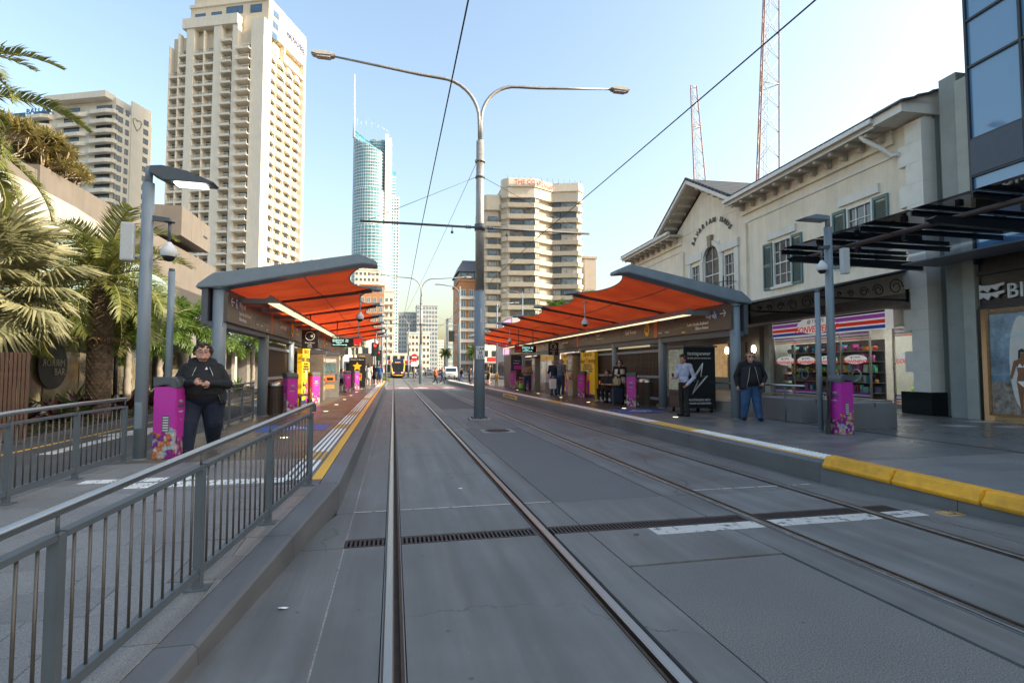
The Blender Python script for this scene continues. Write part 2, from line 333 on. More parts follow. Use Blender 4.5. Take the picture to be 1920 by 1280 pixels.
marking('stencil', [rect(6.02, 6.07, 4.9, 5.05), rect(6.1, 6.2, 4.96, 5.06), rect(6.03, 6.26, 4.87, 4.895), rect(6.22, 6.28, 4.93, 5.05)], paint('worn_orange_marking', (.5, .3, .1), .55), 'small worn orange stencil on the road below the yellow kerb')
# symbols in the red band, seen far ahead
sy = thing('crossing_symbols', 'white symbols painted on the red crossing band', 'road marking')
for x in (.75, 2.3, 4.6):
    mb = MB()
    for q in ([(-.6, 46), (.6, 46), (.6, 46.3), (-.6, 46.3)], [(-.3, 46.7), (.3, 46.7), (.2, 47.5), (-.2, 47.5)], [(.35, 46.6), (.6, 46.6), (.4, 47.2), (.25, 47.2)]): mb.ext([(x+a, b) for a, b in q], (0, 0, .001), (1, 0, 0), (0, 1, 0), (0, 0, 1), .003)
    mb.build('symbol', paint('white_symbol', (.75, .73, .7), .66), sy)
# manhole
mh = thing('manhole_cover', 'round rusty manhole in a pale square frame between the tracks', 'manhole', (2.68, 14.0, .0))
mb = MB(); mb.box(-.42, .42, -.42, .42, .0, .006); mb.build('frame', CONC2, mh)
mb = MB(); disc(mb, (0, 0, .007), (1, 0, 0), (0, 1, 0), .34, .34, 28, th=.006)
for k in range(-3, 4): mb.box(-.25, .25, k*.08-.01, k*.08+.01, .013, .017)
mb.build('lid', GRATE, mh)
# ================================================================= platforms, kerbs, ramps
RS = .055                                                           # ramp slope
YR = 6.68                                                           # ramps start here, falling towards the camera
def rampz(y): return PZ-RS*max(0, YR-y)
KX = lambda y: -.60-.128*max(0, YR-y)                               # left kerb face splays out along the ramp
KXR = lambda y: 5.98+.19*max(0, YR-y)
pl = struct('platform_left', MB().box(-3.95, -1.32, YR, 62, -.06, PZ-.02).box(-1.32, -.66, 12, 62, -.06, PZ-.021), GRAND)
pr = struct('platform_right', MB().box(6.62, 9.75, YR, 64, -.06, PZ-.02), GRAND)
def rampmesh(xa, xb, y0, y1, dz=0, zb=-.06):
    """xa, xb: functions of y; sheet on the ramp with a base"""
    mb = MB(); t = [(xa(y0), y0), (xb(y0), y0), (xb(y1), y1), (xa(y1), y1)]
    vs = [(x, y, zb) for x, y in t]+[(x, y, rampz(y)+dz) for x, y in t]
    return mb.add(vs, [(3, 2, 1, 0), (4, 5, 6, 7), (0, 1, 5, 4), (1, 2, 6, 5), (2, 3, 7, 6), (3, 0, 4, 7)])
rl = struct('ramp_left', rampmesh(lambda y: -3.95, lambda y: KX(y)-.24, -1, YR, -.02), GRAND)
rr = struct('ramp_right', rampmesh(lambda y: KXR(y)+.24, lambda y: 9.75, -1, YR, -.02), GRAND)
# kerb stones
KERB = speckle('kerb_concrete', (.125, .13, .134), 200, .14, .6, .25, .3, .15)
def kerb(xf, y0, y1, par, side, w_=.22):
    mb = MB(); c = .022
    pf = lambda y: [(xf(y), -.055), (xf(y)+side*.012, rampz(y)-c), (xf(y)+side*(c+.012), rampz(y)), (xf(y)+side*w_, rampz(y)), (xf(y)+side*w_, -.055)]
    a, b = pf(y0+.004), pf(y1-.004); n = 5
    vs = [(x, y0+.004, z) for x, z in a]+[(x, y1-.004, z) for x, z in b]
    fs = [tuple(range(n)), tuple(range(2*n-1, n-1, -1))]+[(i, n+i, n+(i+1) % n, (i+1) % n) for i in range(n)]
    if side > 0: fs = [f[::-1] for f in fs]
    mb.add(vs, fs); return mb.build('kerb_stone', KERB, par)
for a, b in zip([-1, 1.6, 3.35, 5.0, YR], [1.6, 3.35, 5.0, YR]): kerb(KX, a, b, rl, -1)
ys = [YR, 10.2, 14, 18, 22, 27, 32, 38, 46, 54, 62]
for a, b in zip(ys, ys[1:]): kerb(KX, a, b, pl, -1); kerb(KXR, a, b, pr, 1, .3)
for a, b in zip([-1, 1.5, 3, 5.0], [1.5, 3, 5.0, YR]): kerb(KXR, a, b, rr, 1)
# paving tiles, one by one near the camera, joints recessed
TW, TL = .598, .398
def tile_mesh(w_, l_, m, slope=0):
    mb = MB(); c = .004
    vs = [(x, y, z+slope*y) for z, q in ((-.016, 0), (-c, 0), (0, c)) for x, y in ((q, q), (w_-q, q), (w_-q, l_-q), (q, l_-q))]
    mb.add(vs, [(8, 9, 10, 11)]+[(r*4+i, r*4+(i+1) % 4, r*4+4+(i+1) % 4, r*4+4+i) for r in (0, 1) for i in range(4)]); return mb.mesh('tile', m)
def pave(par, xa, xb, y0, y1, m, slope=0):
    """cover between functions xa(y), xb(y); cut tiles at the edges"""
    cache = {}; y = y0; row = 0
    while y < y1-.05:
        l = min(TL, y1-y); x = xa(y)-(.3 if row % 2 else 0); xe = xb(y+l/2)
        while x < xe-.03:
            a = max(x, xa(y)); b = min(x+TW, xe)
            if b-a > .03:
                cut = abs(xb(y)-xb(y+l)) > .004 and b == xe or abs(xa(y)-xa(y+l)) > .004 and a == xa(y)
                if cut:                                             # cut to the slanting kerb
                    dl = xa(y+l)-xa(y) if a == xa(y) else 0; e0, e1 = (xb(y), xb(y+l)) if b == xe else (b, b); q = .003; zz = [(x_, y_, z_+slope*(y_-y)) for z_ in (-.016, 0) for x_, y_ in ((a+q-a, y+q), (e0-q-a, y+q), (e1-q-a, y+l-q), (dl+q, y+l-q))]
                    mb = MB(); mb.add([(x_, y_-y, z_) for x_, y_, z_ in zz], [(4, 5, 6, 7)]+[(i, (i+1) % 4, 4+(i+1) % 4, 4+i) for i in range(4)]); put('tile', mb.mesh('tile', m), par, (a, y, rampz(y) if slope else PZ)); x += TW+.002; continue
                k = (round(b-a, 2), round(l, 3))
                if k not in cache: cache[k] = tile_mesh(k[0]-.004, k[1]-.004, m, slope)
                put('tile', cache[k], par, (a, y, rampz(y) if slope else PZ))
            x += TW+.002
        y += TL+.002; row += 1
pave(rl, lambda y: -3.9, lambda y: KX(y)-.225, 1.0, YR, GRAN, RS)
pave(pl, lambda y: -3.9, lambda y: -1.33, YR+.02, 8.6, GRAN); pave(pl, lambda y: -3.9, lambda y: -1.33, 8.62, 17, BROWN)
pave(pr, lambda y: 6.62, lambda y: 9.7, YR+.02, 15, speckle('wet_grey_granite', (.14, .14, .138), 140, .35, .36, .12, .35))
pave(rr, lambda y: KXR(y)+.225, lambda y: 9.7, 2.6, YR, GRAN, RS)
mb = MB(); mb.box(-3.9, -1.33, 17, 62, PZ-.02, PZ); tag(mb.build('far_paving', speckle('brown_tiles_far', (.112, .095, .08), 150, .2, .36, .08, .3, 0, (.6, .4)), pl), kind='stuff')
mb = MB(); mb.box(6.62, 9.7, 15, 64, PZ-.02, PZ); tag(mb.build('far_paving', speckle('grey_brown_tiles_far', (.085, .076, .068), 150, .25, .33, .1, .2, 0, (.6, .4)), pr), kind='stuff')
# tactile strip along the left edge: yellow line, raised bars in white and amber
AMB = paint('amber_tactile', (.6, .36, .08), .7); WT = paint('white_tactile', (.72, .72, .68), .72); YLN = paint('yellow_line', (.66, .36, .045), .68)
mb = MB(); mb.box(-1.32, -.83, YR+.02, 62, PZ-.02, PZ-.002); mb.build('tactile_bed', KERB, pl)
mb = MB(); mb.box(-.955, -.83, YR+.25, 62, PZ-.001, PZ+.003); mb.build('edge_line', YLN, pl)
segs = [(6.95, 8.35, WT), (8.35, 9.2, AMB), (9.2, 12.6, WT), (12.6, 13.6, AMB), (13.6, 16.2, WT), (16.2, 17.6, AMB), (17.6, 24, WT), (24, 25.5, AMB), (25.5, 40, WT), (40, 60, WT)]
for a, b, m in segs:
    for k in range(4):
        x = -1.3+k*.082; mb = MB(); mb.ext([(x, PZ-.002), (x+.006, PZ+.006), (x+.038, PZ+.006), (x+.044, PZ-.002)], (0, a, 0), (1, 0, 0), (0, 0, 1), (0, 1, 0), b-a-.01); mb.build('tactile_bar', m, pl)
# dashed tactile rows across the top of the ramp
stud = MB().ext([(0, 0), (.006, .006), (.034, .006), (.04, 0)], (0, 0, 0), (0, 1, 0), (0, 0, 1), (1, 0, 0), .15).mesh('tactile_dash', WT)
for r in range(4):
    for k in range(11): put('tactile_dash', stud, pl, (-3.1+k*.17+r*.02, YR+.16+r*.075, PZ+.001))
for k in range(8):
    for r in range(3): put('tactile_dash', stud, pl, (-3.55+k*.17, YR-.14+.1+r*.075-.02+.6, PZ+.001))
# right edge: pale line, yellow line, crosswise white bars
mb = MB(); mb.box(6.29, 6.61, YR+.02, 64, PZ-.02, PZ-.002); mb.build('tactile_bed', KERB, pr)
mb = MB(); mb.box(6.2, 6.275, YR+.02, 64, PZ-.001, PZ+.003); mb.build('edge_line', YLN, pr)
rbar = MB().ext([(0, -.002), (.008, .007), (.034, .007), (.042, -.002)], (0, 0, 0), (0, 1, 0), (0, 0, 1), (1, 0, 0), .3).mesh('tactile_bar', WT)
for k in range(46): put('tactile_bar', rbar, pr, (6.3, YR+.1+k*.085, PZ))
mb = MB(); mb.box(6.3, 6.6, 10.65, 12.6, PZ-.001, PZ+.004); mb.build('tactile_panel', AMB, pr)
mb = MB(); mb.box(6.3, 6.6, 12.61, 20, PZ-.001, PZ+.004); mb.box(6.3, 6.6, 22, 64, PZ-.001, PZ+.004); mb.build('tactile_panel', WT, pr)
mb = MB(); mb.box(6.3, 6.6, 20.01, 21.99, PZ-.001, PZ+.004); mb.build('tactile_panel', AMB, pr)
mb = MB(); mb.box(5.972, 5.978, 26, 29.5, .08, .27); o = mb.build('warning_panel', paint('worn_yellow_panel', (.6, .42, .1), .55, 5), pr)
text('LOOK BOTH WAYS', .15, (5.97, 29.1, .12), (0, -1, 0), BLACK, pr, xs=2.0)
# blue wheelchair squares on both platforms
BLUE = mat('blue_floor_paint', (.05, .13, .42), .5, 0, .15, 8, .1)
for n_, x0, x1, y0, y1, who in (('left', -3.0, -1.45, 12.4, 13.6, 'left'), ('right', 6.75, 8.3, 15.1, 16.6, 'right')):
    t = thing('wheelchair_marking', 'blue wheelchair boarding rectangle painted on the %s platform' % who, 'floor marking', group='blue boarding markings')
    mb = MB(); mb.box(x0, x1, y0, y1, PZ+.002, PZ+.005); mb.build('panel', BLUE, t)
    cx = (x0+x1)/2; mb = MB(); c = (y0+y1)/2
    mb.tube([(cx+.22*cos(a), c-.1+.22*sin(a), PZ+.006) for a in [k*pi/8-1.2*pi for k in range(11)]], .03, 6, flat=.05); mb.bar((cx, c-.05, PZ+.008), (cx, c+.3, PZ+.008), .06, .004); mb.bar((cx, c, PZ+.008), (cx+.25, c, PZ+.008), .06, .004); mb.bar((cx+.25, c, PZ+.009), (cx+.34, c-.28, PZ+.009), .06, .004)
    mb.build('symbol', WHITE, t)
# studs glinting in the floor
for n_, x, ys_ in (('left', -2.05, (11.2, 14.6, 17.8, 21, 24.4, 28, 32, 37)), ('right', 7.6, (13.6, 17, 20.4, 24, 28, 33))):
    for i, y in enumerate(ys_):
        mb = MB(); disc(mb, (x, y, PZ+.001), (1, 0, 0), (0, 1, 0), .07, .07, 14, th=.006)
        tag(mb.build('floor_light', mat('floor_light_glow', (.9, .8, .5), .3, 0, 0, 1, 0, emit=((1, .82, .45), 1.2))), 'small round light set into the %s platform floor, %s from the ramp' % (n_, ('first', 'second', 'third', 'fourth', 'fifth', 'sixth', 'seventh', 'eighth')[i]), 'floor light', 'floor lights on the %s platform' % n_)
# yellow kerb blocks
for i in range(4):
    y1 = YR-.06-i*.93; y0 = y1-.925; mb = MB()
    P = lambda y: [(KXR(y)-.02, rampz(y)-.07), (KXR(y)-.035, rampz(y)-.03), (KXR(y)-.01, rampz(y)+.0), (KXR(y)+.035, rampz(y)+.085), (KXR(y)+.05, rampz(y)+.1), (KXR(y)+.2, rampz(y)+.1), (KXR(y)+.21, rampz(y)+.09), (KXR(y)+.21, rampz(y)-.07)]
    q0, q1 = P(y0), P(y1); n = 8
    mb.add([(x, y0+.012, z) for x, z in q0]+[(x, y1-.012, z) for x, z in q1], [tuple(range(n))[::-1], tuple(range(n, 2*n))]+[(i_, (i_+1) % n, n+(i_+1) % n, n+i_) for i_ in range(n)])
    mb.box(KXR(y0)+.0, KXR(y0)+.17, y0-.015, y0+.02, rampz(y0)-.05, rampz(y0)+.07)
    tag(mb.build('kerb_block', YEL, None, .006), 'bright yellow kerb block, '+['at the end of the right platform', 'second from the right platform', 'third from the right platform', 'fourth from the right platform, at the picture edge', 'fifth from the right platform', 'sixth from the right platform'][i], 'kerb block', 'yellow kerb blocks along the right ramp')
# footpath on the right, lane and verge on the left
fp = struct('footpath_right', MB().box(9.76, 60, -12, 42, -.06, PZ-.02), GRAND)
WETP = speckle('wet_paver', (.12, .118, .115), 120, .35, .3, .15, .35)
pave(fp, lambda y: 9.8, lambda y: 14.9, 6.4, 13.2, WETP)
mb = MB(); mb.box(9.78, 60, 13.22, 42, PZ-.03, PZ-.004); tag(mb.build('far_paving', WETP, fp), kind='stuff')
mb = MB(); mb.box(9.78, 60, -12, 6.38, PZ-.03, PZ-.004); tag(mb.build('far_paving', WETP, fp), kind='stuff')
PALE = speckle('pale_inset_paver', (.36, .35, .32), 120, .2, .4, .1, .2)
for x, y in ((11.6, 10.4), (12.8, 11.4), (12.6, 9.9), (13.6, 9.5), (13.9, 8.6), (12.2, 12.2), (14.2, 10.6)):
    mb = MB(); mb.box(x, x+.6, y, y+.4, PZ, PZ+.004); mb.build('pale_tile', PALE, fp)
mb = MB(); mb.box(9.7, 9.79, -2, 12.6, PZ-.01, PZ+.002); mb.build('drain_slot', GRATE, fp)
struct('lane_left', MB().box(-8.2, -3.96, -12, 140, -.059, 0), speckle('lane_asphalt', (.085, .085, .085), 160, .35, .75, .5, .2, .15))
marking('lane_line', [rect(-7.25, -7.15, -5, 60)], YLN, 'yellow edge line along the lane left of the platform')
marking('lane_arrow', [[(-6.6, 12), (-6.3, 12), (-6.3, 15), (-5.9, 15), (-6.45, 17.2), (-7.0, 15), (-6.6, 15)]], WP, 'white arrow painted on the lane behind the left railing')
vb = struct('verge_left', MB().box(-10.6, -8.2, 3, 140, -.06, .1), mat('garden_soil', (.05, .035, .022), .95, 0, .5, 12, .9, 30))
mb = MB(); mb.box(-8.22, -8.08, 3, 140, -.05, .06); mb.build('kerb_stone', KERB, vb)
struct('footpath_left', MB().box(-60, -10.6, -12, 140, -.06, .15), speckle('left_path_paving', (.17, .165, .155), 150, .3, .5, .2, .2, 0, (.6, .4)))
# ================================================================= railings
def railing(name, label, pts, hz, n_posts_idx, bars=True, group=None, gap=.105, end_loop=True, bar_r=.0075):
    """pts: post bases along the run; handrail at hz above the base"""
    t = thing(name, label, 'railing', pts[0], 0, group); o0 = Vector(pts[0]); P = [Vector(p)-o0 for p in pts]
    up = Vector((0, 0, 1))
    d0 = (P[1]-P[0]).normalized(); nx = d0.cross(up).normalized()
    mb = MB(); hp = [p+up*hz for p in P]
    if end_loop: hp = [hp[0]-d0*.13-up*.1, hp[0]-d0*.13-up*.03, hp[0]-d0*.09]+hp
    mb.tube(hp, .025, 14); mb.build('handrail', STAIN, t)
    # posts: one mesh shared
    pm = MB(); pm.bar((0, 0, 0), (0, 0, hz-.1), .05, .05, up=nx); pm.box(-.07, .07, -.06, .06, 0, .008); pm.tube([(0, 0, hz-.1), (0, 0, hz-.02)], .008, 6)
    for z in (.13, hz*.5, hz-.17): pm.ball((.03*nx.x, .03*nx.y, z), .012, 8, 1)
    pme = pm.mesh('post', [RAILG, STAIN])
    for p in P: put('post', pme, t, p)
    bm_ = {}
    for a, b in zip(P, P[1:]):
        e = (b-a).normalized(); L = (b-a).length
        m2 = MB(); m2.bar(a+e*.03+up*(hz-.11), b-e*.03+up*(hz-.11), .05, .028); m2.build('top_rail', RAILG, t)
        m2 = MB(); m2.bar(a+e*.03+up*.11, b-e*.03+up*.11, .04, .05); m2.build('bottom_rail', RAILG, t)
        n = max(2, int(L/gap)); h0, h1 = .135, hz-.124
        if 'b' not in bm_: bm_['b'] = MB().tube([(0, 0, h0), (0, 0, h1)], bar_r, 8).mesh('baluster', mat('baluster_steel', (.13, .12, .11), .45, .5, .1))
        for k in range(1, n): put('baluster', bm_['b'], t, a+e*(L*k/n))
    return t
yp = [6.63, 5.35, 4.07, 2.79, 1.51, .23]
railing('ramp_railing', 'grey ramp railing with thin balusters and steel handrail in the left foreground', [(-.93-.133*(6.63-y), y, rampz(y)) for y in yp], .92, None, gap=.106)
yp = [8.7, 7.55, 6.4, 5.2, 4.0, 2.8, 1.6]
railing('ramp_railing', 'grey railing behind the left ramp ending at the left lamp pole', [(-3.72-.02*i, y, rampz(y)) for i, y in enumerate(yp)], .9, None, end_loop=False)
yp = [16.0, 14.9, 13.8, 12.75]
railing('shelter_railing', 'grey railing between the first two columns of the left shelter', [(-3.75, y, PZ) for y in yp], .95, None, end_loop=False)
t = thing('steel_rail', 'low grey handrail on thin posts beside the first right shelter column', 'railing', (0, 0, 0))
MB().tube([(9.35, 14.6, 1.22), (9.35, 13.55, 1.22), (9.42, 12.6, 1.22), (9.52, 11.0, 1.22)], .024, 12).build('handrail', STAIN, t)
pm = MB().tube([(0, 0, PZ), (0, 0, 1.2)], .022, 10).box(-.06, .06, -.06, .06, PZ, PZ+.008).mesh('post', RAILG)
for x, y in ((9.36, 13.55), (9.5, 11.65)): put('post', pm, t, (x, y, 0))
# ================================================================= poles
def bolts(mb, c, r, n, z, s=.02, mi=1):
    for k in range(n):
        a = 2*pi*(k+.5)/n; mb.tube([(c[0]+r*cos(a), c[1]+r*sin(a), z), (c[0]+r*cos(a), c[1]+r*sin(a), z+.06)], s, 6, mi)
GALV = mat('weathered_galvanised', (.34, .33, .31), .5, .5, .15, 5, .05)
def mast(label, x, y, sc, sign):
    t = thing('catenary_mast', label, 'street light', (x, y, 0), 0, 'twin-armed masts between the tracks')
    mb = MB(); mb.box(-.33, .33, -.33, .33, 0, .05); bolts(mb, (0, 0), .26, 6, .05); mb.build('base_plate', [CONC2, GREYD], t)
    mb = MB(); mb.tube([(0, 0, .05), (0, 0, 4.1)], [.175, .17], 24); mb.tube([(0, 0, 4.1), (0, 0, 4.14)], [.17, .145], 24); mb.build('lower_post', GREY, t)
    mb = MB(); mb.tube([(0, 0, 4.13), (0, 0, 9.05)], [.142, .125], 20); mb.tube([(0, 0, 8.35), (0, 0, 8.42)], .165, 20); mb.tube([(0, 0, 9.05), (0, 0, 9.1)], [.125, .06], 20); mb.build('upper_post', GALV, t)
    for s in (-1, 1):
        a = thing('lamp_arm', None, None); a.parent = t
        pts = [(0.02*s, 0, 9.0), (.03*s, 0, 9.7)]+[(s*(.03+1.25*(1-cos(q))), 0, 9.75+1.28*sin(q)) for q in [k*pi/2/9 for k in range(1, 10)]]
        pts += [(s*2.0, 0, 11.07), (s*2.9, 0, 11.16), (s*4.6, 0, 11.32)]
        bpy.data.objects.remove(a)
        ao = MB().tube(pts, [.055]*11+[.05, .045, .032], 12).build('lamp_arm', GALV, t)
        lm = MB(); lm.mi = 0
        prof = [(0, .0), (.08, .06), (.3, .1), (.6, .085), (.72, .03), (.72, -.03), (.55, -.075), (.1, -.06)]
        for i in range(1): lm.ext([(s*(4.55+p), 11.33+q) for p, q in prof], (0, -.13, 0), (1, 0, 0), (0, 0, 1), (0, 1, 0), .26)
        lo = lm.build('lamp_head', mat('lamp_housing', (.38, .37, .34), .5, 0, .1), ao, .03)
        MB().box(min(s*4.7, s*5.1), max(s*4.7, s*5.1), -.1, .1, 11.235, 11.262).build('lens', mat('lamp_lens', (.5, .5, .46), .2, 0, .1), lo)
    cb = MB().tube([(-3.75, 0, 6.2), (3.75, 0, 6.2)], .038, 10).tube([(0, 0, 6.1), (0, 0, 6.3)], .175, 20).build('cross_arm', GREYD, t)
    mb = MB()
    for s in (-1, 1):
        for xx in (.3, .36, .42): mb.tube([(s*xx, 0, 6.2), (s*(xx+.03), 0, 6.2)], .06, 10)
        mb.tube([(s*3.5, 0, 6.24), (s*.14, 0, 7.85)], .008, 5); mb.tube([(s*.9, 0, 6.2), (s*.9, 0, 6.05)], .012, 6); mb.ball((s*.9, 0, 6.0), .05, 8)
    mb.tube([(0, 0, 7.82), (0, 0, 7.88)], .155, 18); mb.build('insulators', GREYD, cb)
    if sign:
        s1 = MB().box(-.14, .14, -.196, -.19, 1.94, 2.34).build('number_plate', mat('plate_white', (.8, .8, .78), .5, 0, .04), t)
        for k, q in enumerate(('CAA', '28', '325')): text(q, .13, (0, -.199, 2.22-k*.125), (1, 0, 0), BLACK, s1, align='CENTER', bold=.003, ext=.002)
        MB().box(.0, .035, -.182, -.177, 3.1, 3.55).build('sticker', mat('pale_sticker', (.6, .66, .7), .5), t)
    return t
mast('tall grey twin-armed mast with white CAA 28 325 plate standing between the tracks', 2.69, 17.1, 1, True)
mast('smaller twin-armed mast farther along between the tracks', 2.75, 56.5, 1, False)
mast('distant twin-armed mast beyond the tram', 2.75, 104, 1, False)
# overhead wires hang from the masts
def wire(label, pts, r=.012):
    tag(MB().tube(pts, r, 5, caps=False).build('overhead_wire', mat('wire_black', (.012, .012, .013), .5, 0, 0, 1, 0)), label, 'wire', 'overhead tram wires')
def sag(a, b, s, n=12): a, b = Vector(a), Vector(b); return [a.lerp(b, k/n)-Vector((0, 0, s*4*(k/n)*(1-k/n))) for k in range(n+1)]
wire('contact wire over the near track running to the tram', sag((.78, -9, 5.7), (.78, 17.1, 5.95), .06)+sag((.78, 17.1, 5.95), (.78, 56.5, 5.95), .1)[1:]+sag((.78, 56.5, 5.95), (.78, 104, 5.95), .1)[1:], .011)
wire('black wire over the far track crossing the sky to the upper right', sag((4.6, -9, 5.7), (4.6, 17.1, 5.95), .06)+sag((4.6, 17.1, 5.95), (4.6, 56.5, 5.95), .1)[1:]+sag((4.6, 56.5, 5.95), (4.6, 104, 5.95), .1)[1:], .011)
wire('thin wire from the big mast down to the next mast', sag((2.6, 17.1, 8.4), (.8, 50, 6.2), .15), .008)
# lamp posts at the two ramps
def lamp_post(label, x, y, s, top, r, lit):
    t = thing('lamp_post', label, 'lamp post', (x, y, PZ), 0, 'short lamp posts beside the ramps'); h = top-PZ
    mb = MB(); mb.tube([(0, 0, 0), (0, 0, h-.25)], [r, r*.92], 24); mb.tube([(0, 0, h-.25), (0, 0, h)], [r*.6, r*.6], 16); mb.tube([(0, 0, 0), (0, 0, .02)], r*1.15, 24)
    mb.build('post', GREY, t); MB().box(-.05, .05, -r-.004, -r+.02, .45, .85).build('access_door', GREY, t, .01)
    hd = MB()
    pf = [(0, .0), (0, .1), (.16, .12), (.5, .06), (.88, -.09), (.86, -.115), (.2, -.1)] if lit else [(0, 0), (.05, .1), (.35, .11), (.66, .02), (.66, 0)]
    hd.ext([(s*(r*.6+p), q) for p, q in pf], (0, -.14, h-.12), (1, 0, 0), (0, 0, 1), (0, 1, 0), .28); ho = hd.build('lamp_head', mat('lamp_dark', (.075, .09, .105), .45, 0, .08) if lit else GREY, t, .008)
    if lit:
        gl = MB(); a = s*(r*.6+.32); b = s*(r*.6+.74); z0, z1 = h-.235, h-.243
        gl.ext([(a, z0), (b, z1), (b, z1-.012), (a, z0-.012)], (0, -.105, 0), (1, 0, 0), (0, 0, 1), (0, 1, 0), .21); gl.build('lit_lens', mat('lit_lamp', (1, .95, .85), .3, 0, 0, 1, 0, emit=((1, .93, .8), 5)), ho)
    else: MB().box(min(s*.12, s*.6), max(s*.12, s*.6), -.1, .1, h-.128, h-.121).build('lens', mat('lamp_lens'), ho)
    return t
lamp_post('grey lamp post with lit lamp head beside the walking man on the left', -3.62, 8.95, 1, 4.66, .086, True)
lamp_post('grey lamp post with angular unlit head behind the magenta reader on the right', 9.3, 9.95, -1, 4.98, .088, False)
SPK = mat('speaker_white', (.62, .64, .65), .6, 0, .06)
def speaker(label, loc, s, rz):
    t = thing('loudspeaker', label, 'loudspeaker', loc, rz, 'slim white loudspeakers on the lamp posts')
    MB().box(-.08, .08, -.06, .06, -.28, .28).build('case', SPK, t, .008); MB().box(-.07, .07, -.066, -.06, -.26, .26).build('grille', mat('grille', (.5, .52, .53), .7, 0, .1, 60), t)
    MB().tube([(0, .05, -.2), (s*.2, .05, -.2)], .018, 8).build('bracket', SPK, t)
speaker('slim white loudspeaker on the left lamp post', (-3.85, 8.9, 3.5), 1, R(8)); speaker('slim white loudspeaker on the right lamp post', (9.62, 9.85, 3.98), -1, R(-8))
def cctv(label, loc, drop, arm=None, sc=1):
    t = thing('dome_camera', label, 'security camera', loc, 0, 'white dome cameras')
    mb = MB()
    if arm: mb.bar((0, 0, 0), (arm, 0, .03), .06, .07)
    mb.tube([(0, 0, 0), (0, 0, -drop)], .022*sc, 10); mb.tube([(0, 0, -.01), (0, 0, -.03)], .07*sc, 14); mb.build('stem', mat('camera_arm', (.5, .52, .54), .5) if not arm else GREYD, t)
    mb = MB(); mb.lathe([(.001, .0), (.03, -.0), (.06, -.05), (.1, -.1), (.115, -.15), (.112, -.2), (.1, -.22)], (0, 0, -drop), 20); mb.build('housing', SPK, t)
    mb = MB(); mb.lathe([(.085, -.215), (.08, -.25), (.05, -.285), (.001, -.295)], (0, 0, -drop), 18); mb.build('dome', mat('camera_dome', (.02, .02, .022), .1, 0, 0, 1, 0), t)
cctv('white dome camera hanging from the left lamp post', (-3.32, 8.95, 3.86), .33, -.27)
cctv('white dome camera hanging from the right lamp post', (9.08, 9.9, 4.26), .28, .2)
def thin_pole(label, x, y, top, r, z=PZ):
    t = thing('plain_pole', label, 'pole', (x, y, z)); MB().tube([(0, 0, 0), (0, 0, top-z)], r, 16).tube([(0, 0, 0), (0, 0, .015)], r*1.6, 16).build('post', GREY, t); MB().tube([(0, 0, top-z), (0, 0, top-z+.06)], r*.85, 12).build('cap', GREYD, t); return t
thin_pole('plain grey pole behind the left lamp post', -4.75, 13, 3.75, .068, 0); thin_pole('plain thin pole beside the right lamp post', 8.98, 9.95, 3.28, .052)
# ================================================================= tram shelters
def fabric_mat():
    m = bpy.data.materials.new('orange_fabric'); m.use_nodes = True; n = m.node_tree; L = n.links; n.nodes.remove(n.nodes['Principled BSDF'])
    d = n.nodes.new('ShaderNodeBsdfDiffuse'); t = n.nodes.new('ShaderNodeBsdfTranslucent'); ms = n.nodes.new('ShaderNodeMixShader'); ms.inputs[0].default_value = .62
    ge = n.nodes.new('ShaderNodeNewGeometry'); nz = n.nodes.new('ShaderNodeTexNoise'); nz.inputs['Scale'].default_value = .8; nz.inputs['Detail'].default_value = 8; L.new(ge.outputs['Position'], nz.inputs[0])
    rp = n.nodes.new('ShaderNodeValToRGB'); e = rp.color_ramp.elements; e[0].position = .3; e[0].color = (.58, .055, .018, 1); e[1].position = .7; e[1].color = (.88, .115, .028, 1); L.new(nz.outputs[0], rp.inputs[0])
    L.new(rp.outputs[0], d.inputs[0]); L.new(rp.outputs[0], t.inputs[0]); L.new(d.outputs[0], ms.inputs[1]); L.new(t.outputs[0], ms.inputs[2]); L.new(ms.outputs[0], n.nodes['Material Output'].inputs[0]); return m
FAB = fabric_mat()
SIGN = mat('brown_sign_panel', (.095, .078, .066), .38, 0, .08, 2, .02)
SLATM = mat('dark_timber_slat', (.06, .04, .03), .5, 0, .3, 10, .1)
LITP = mat('lit_panel', (1, .93, .7), .4, 0, 0, 1, 0, emit=((1, .86, .5), .55))
INK = mat('sign_white', (.82, .82, .8), .5, 0, 0, 1, 0); YSIGN = mat('sign_yellow', (.85, .55, .02), .5, 0, .04); INKD = mat('ink_dark', (.03, .03, .035), .5, 0, 0, 1, 0)
MAG = mat('magenta_panel', (.5, .035, .36), .4, 0, .05, 3, .02); POST = mat('poster_yellow', (.86, .55, .015), .45, 0, .04, 3, .01); NAVY = mat('poster_navy', (.02, .035, .11), .45, 0, .05)
REDS = mat('sign_red', (.5, .02, .02), .4, 0, .04); SCR = mat('display_screen', (.01, .012, .014), .15, 0, 0, 1, 0); LED = mat('display_text', (.5, .9, .85), .5, 0, 0, 1, 0, emit=((.5, .95, .9), .9))
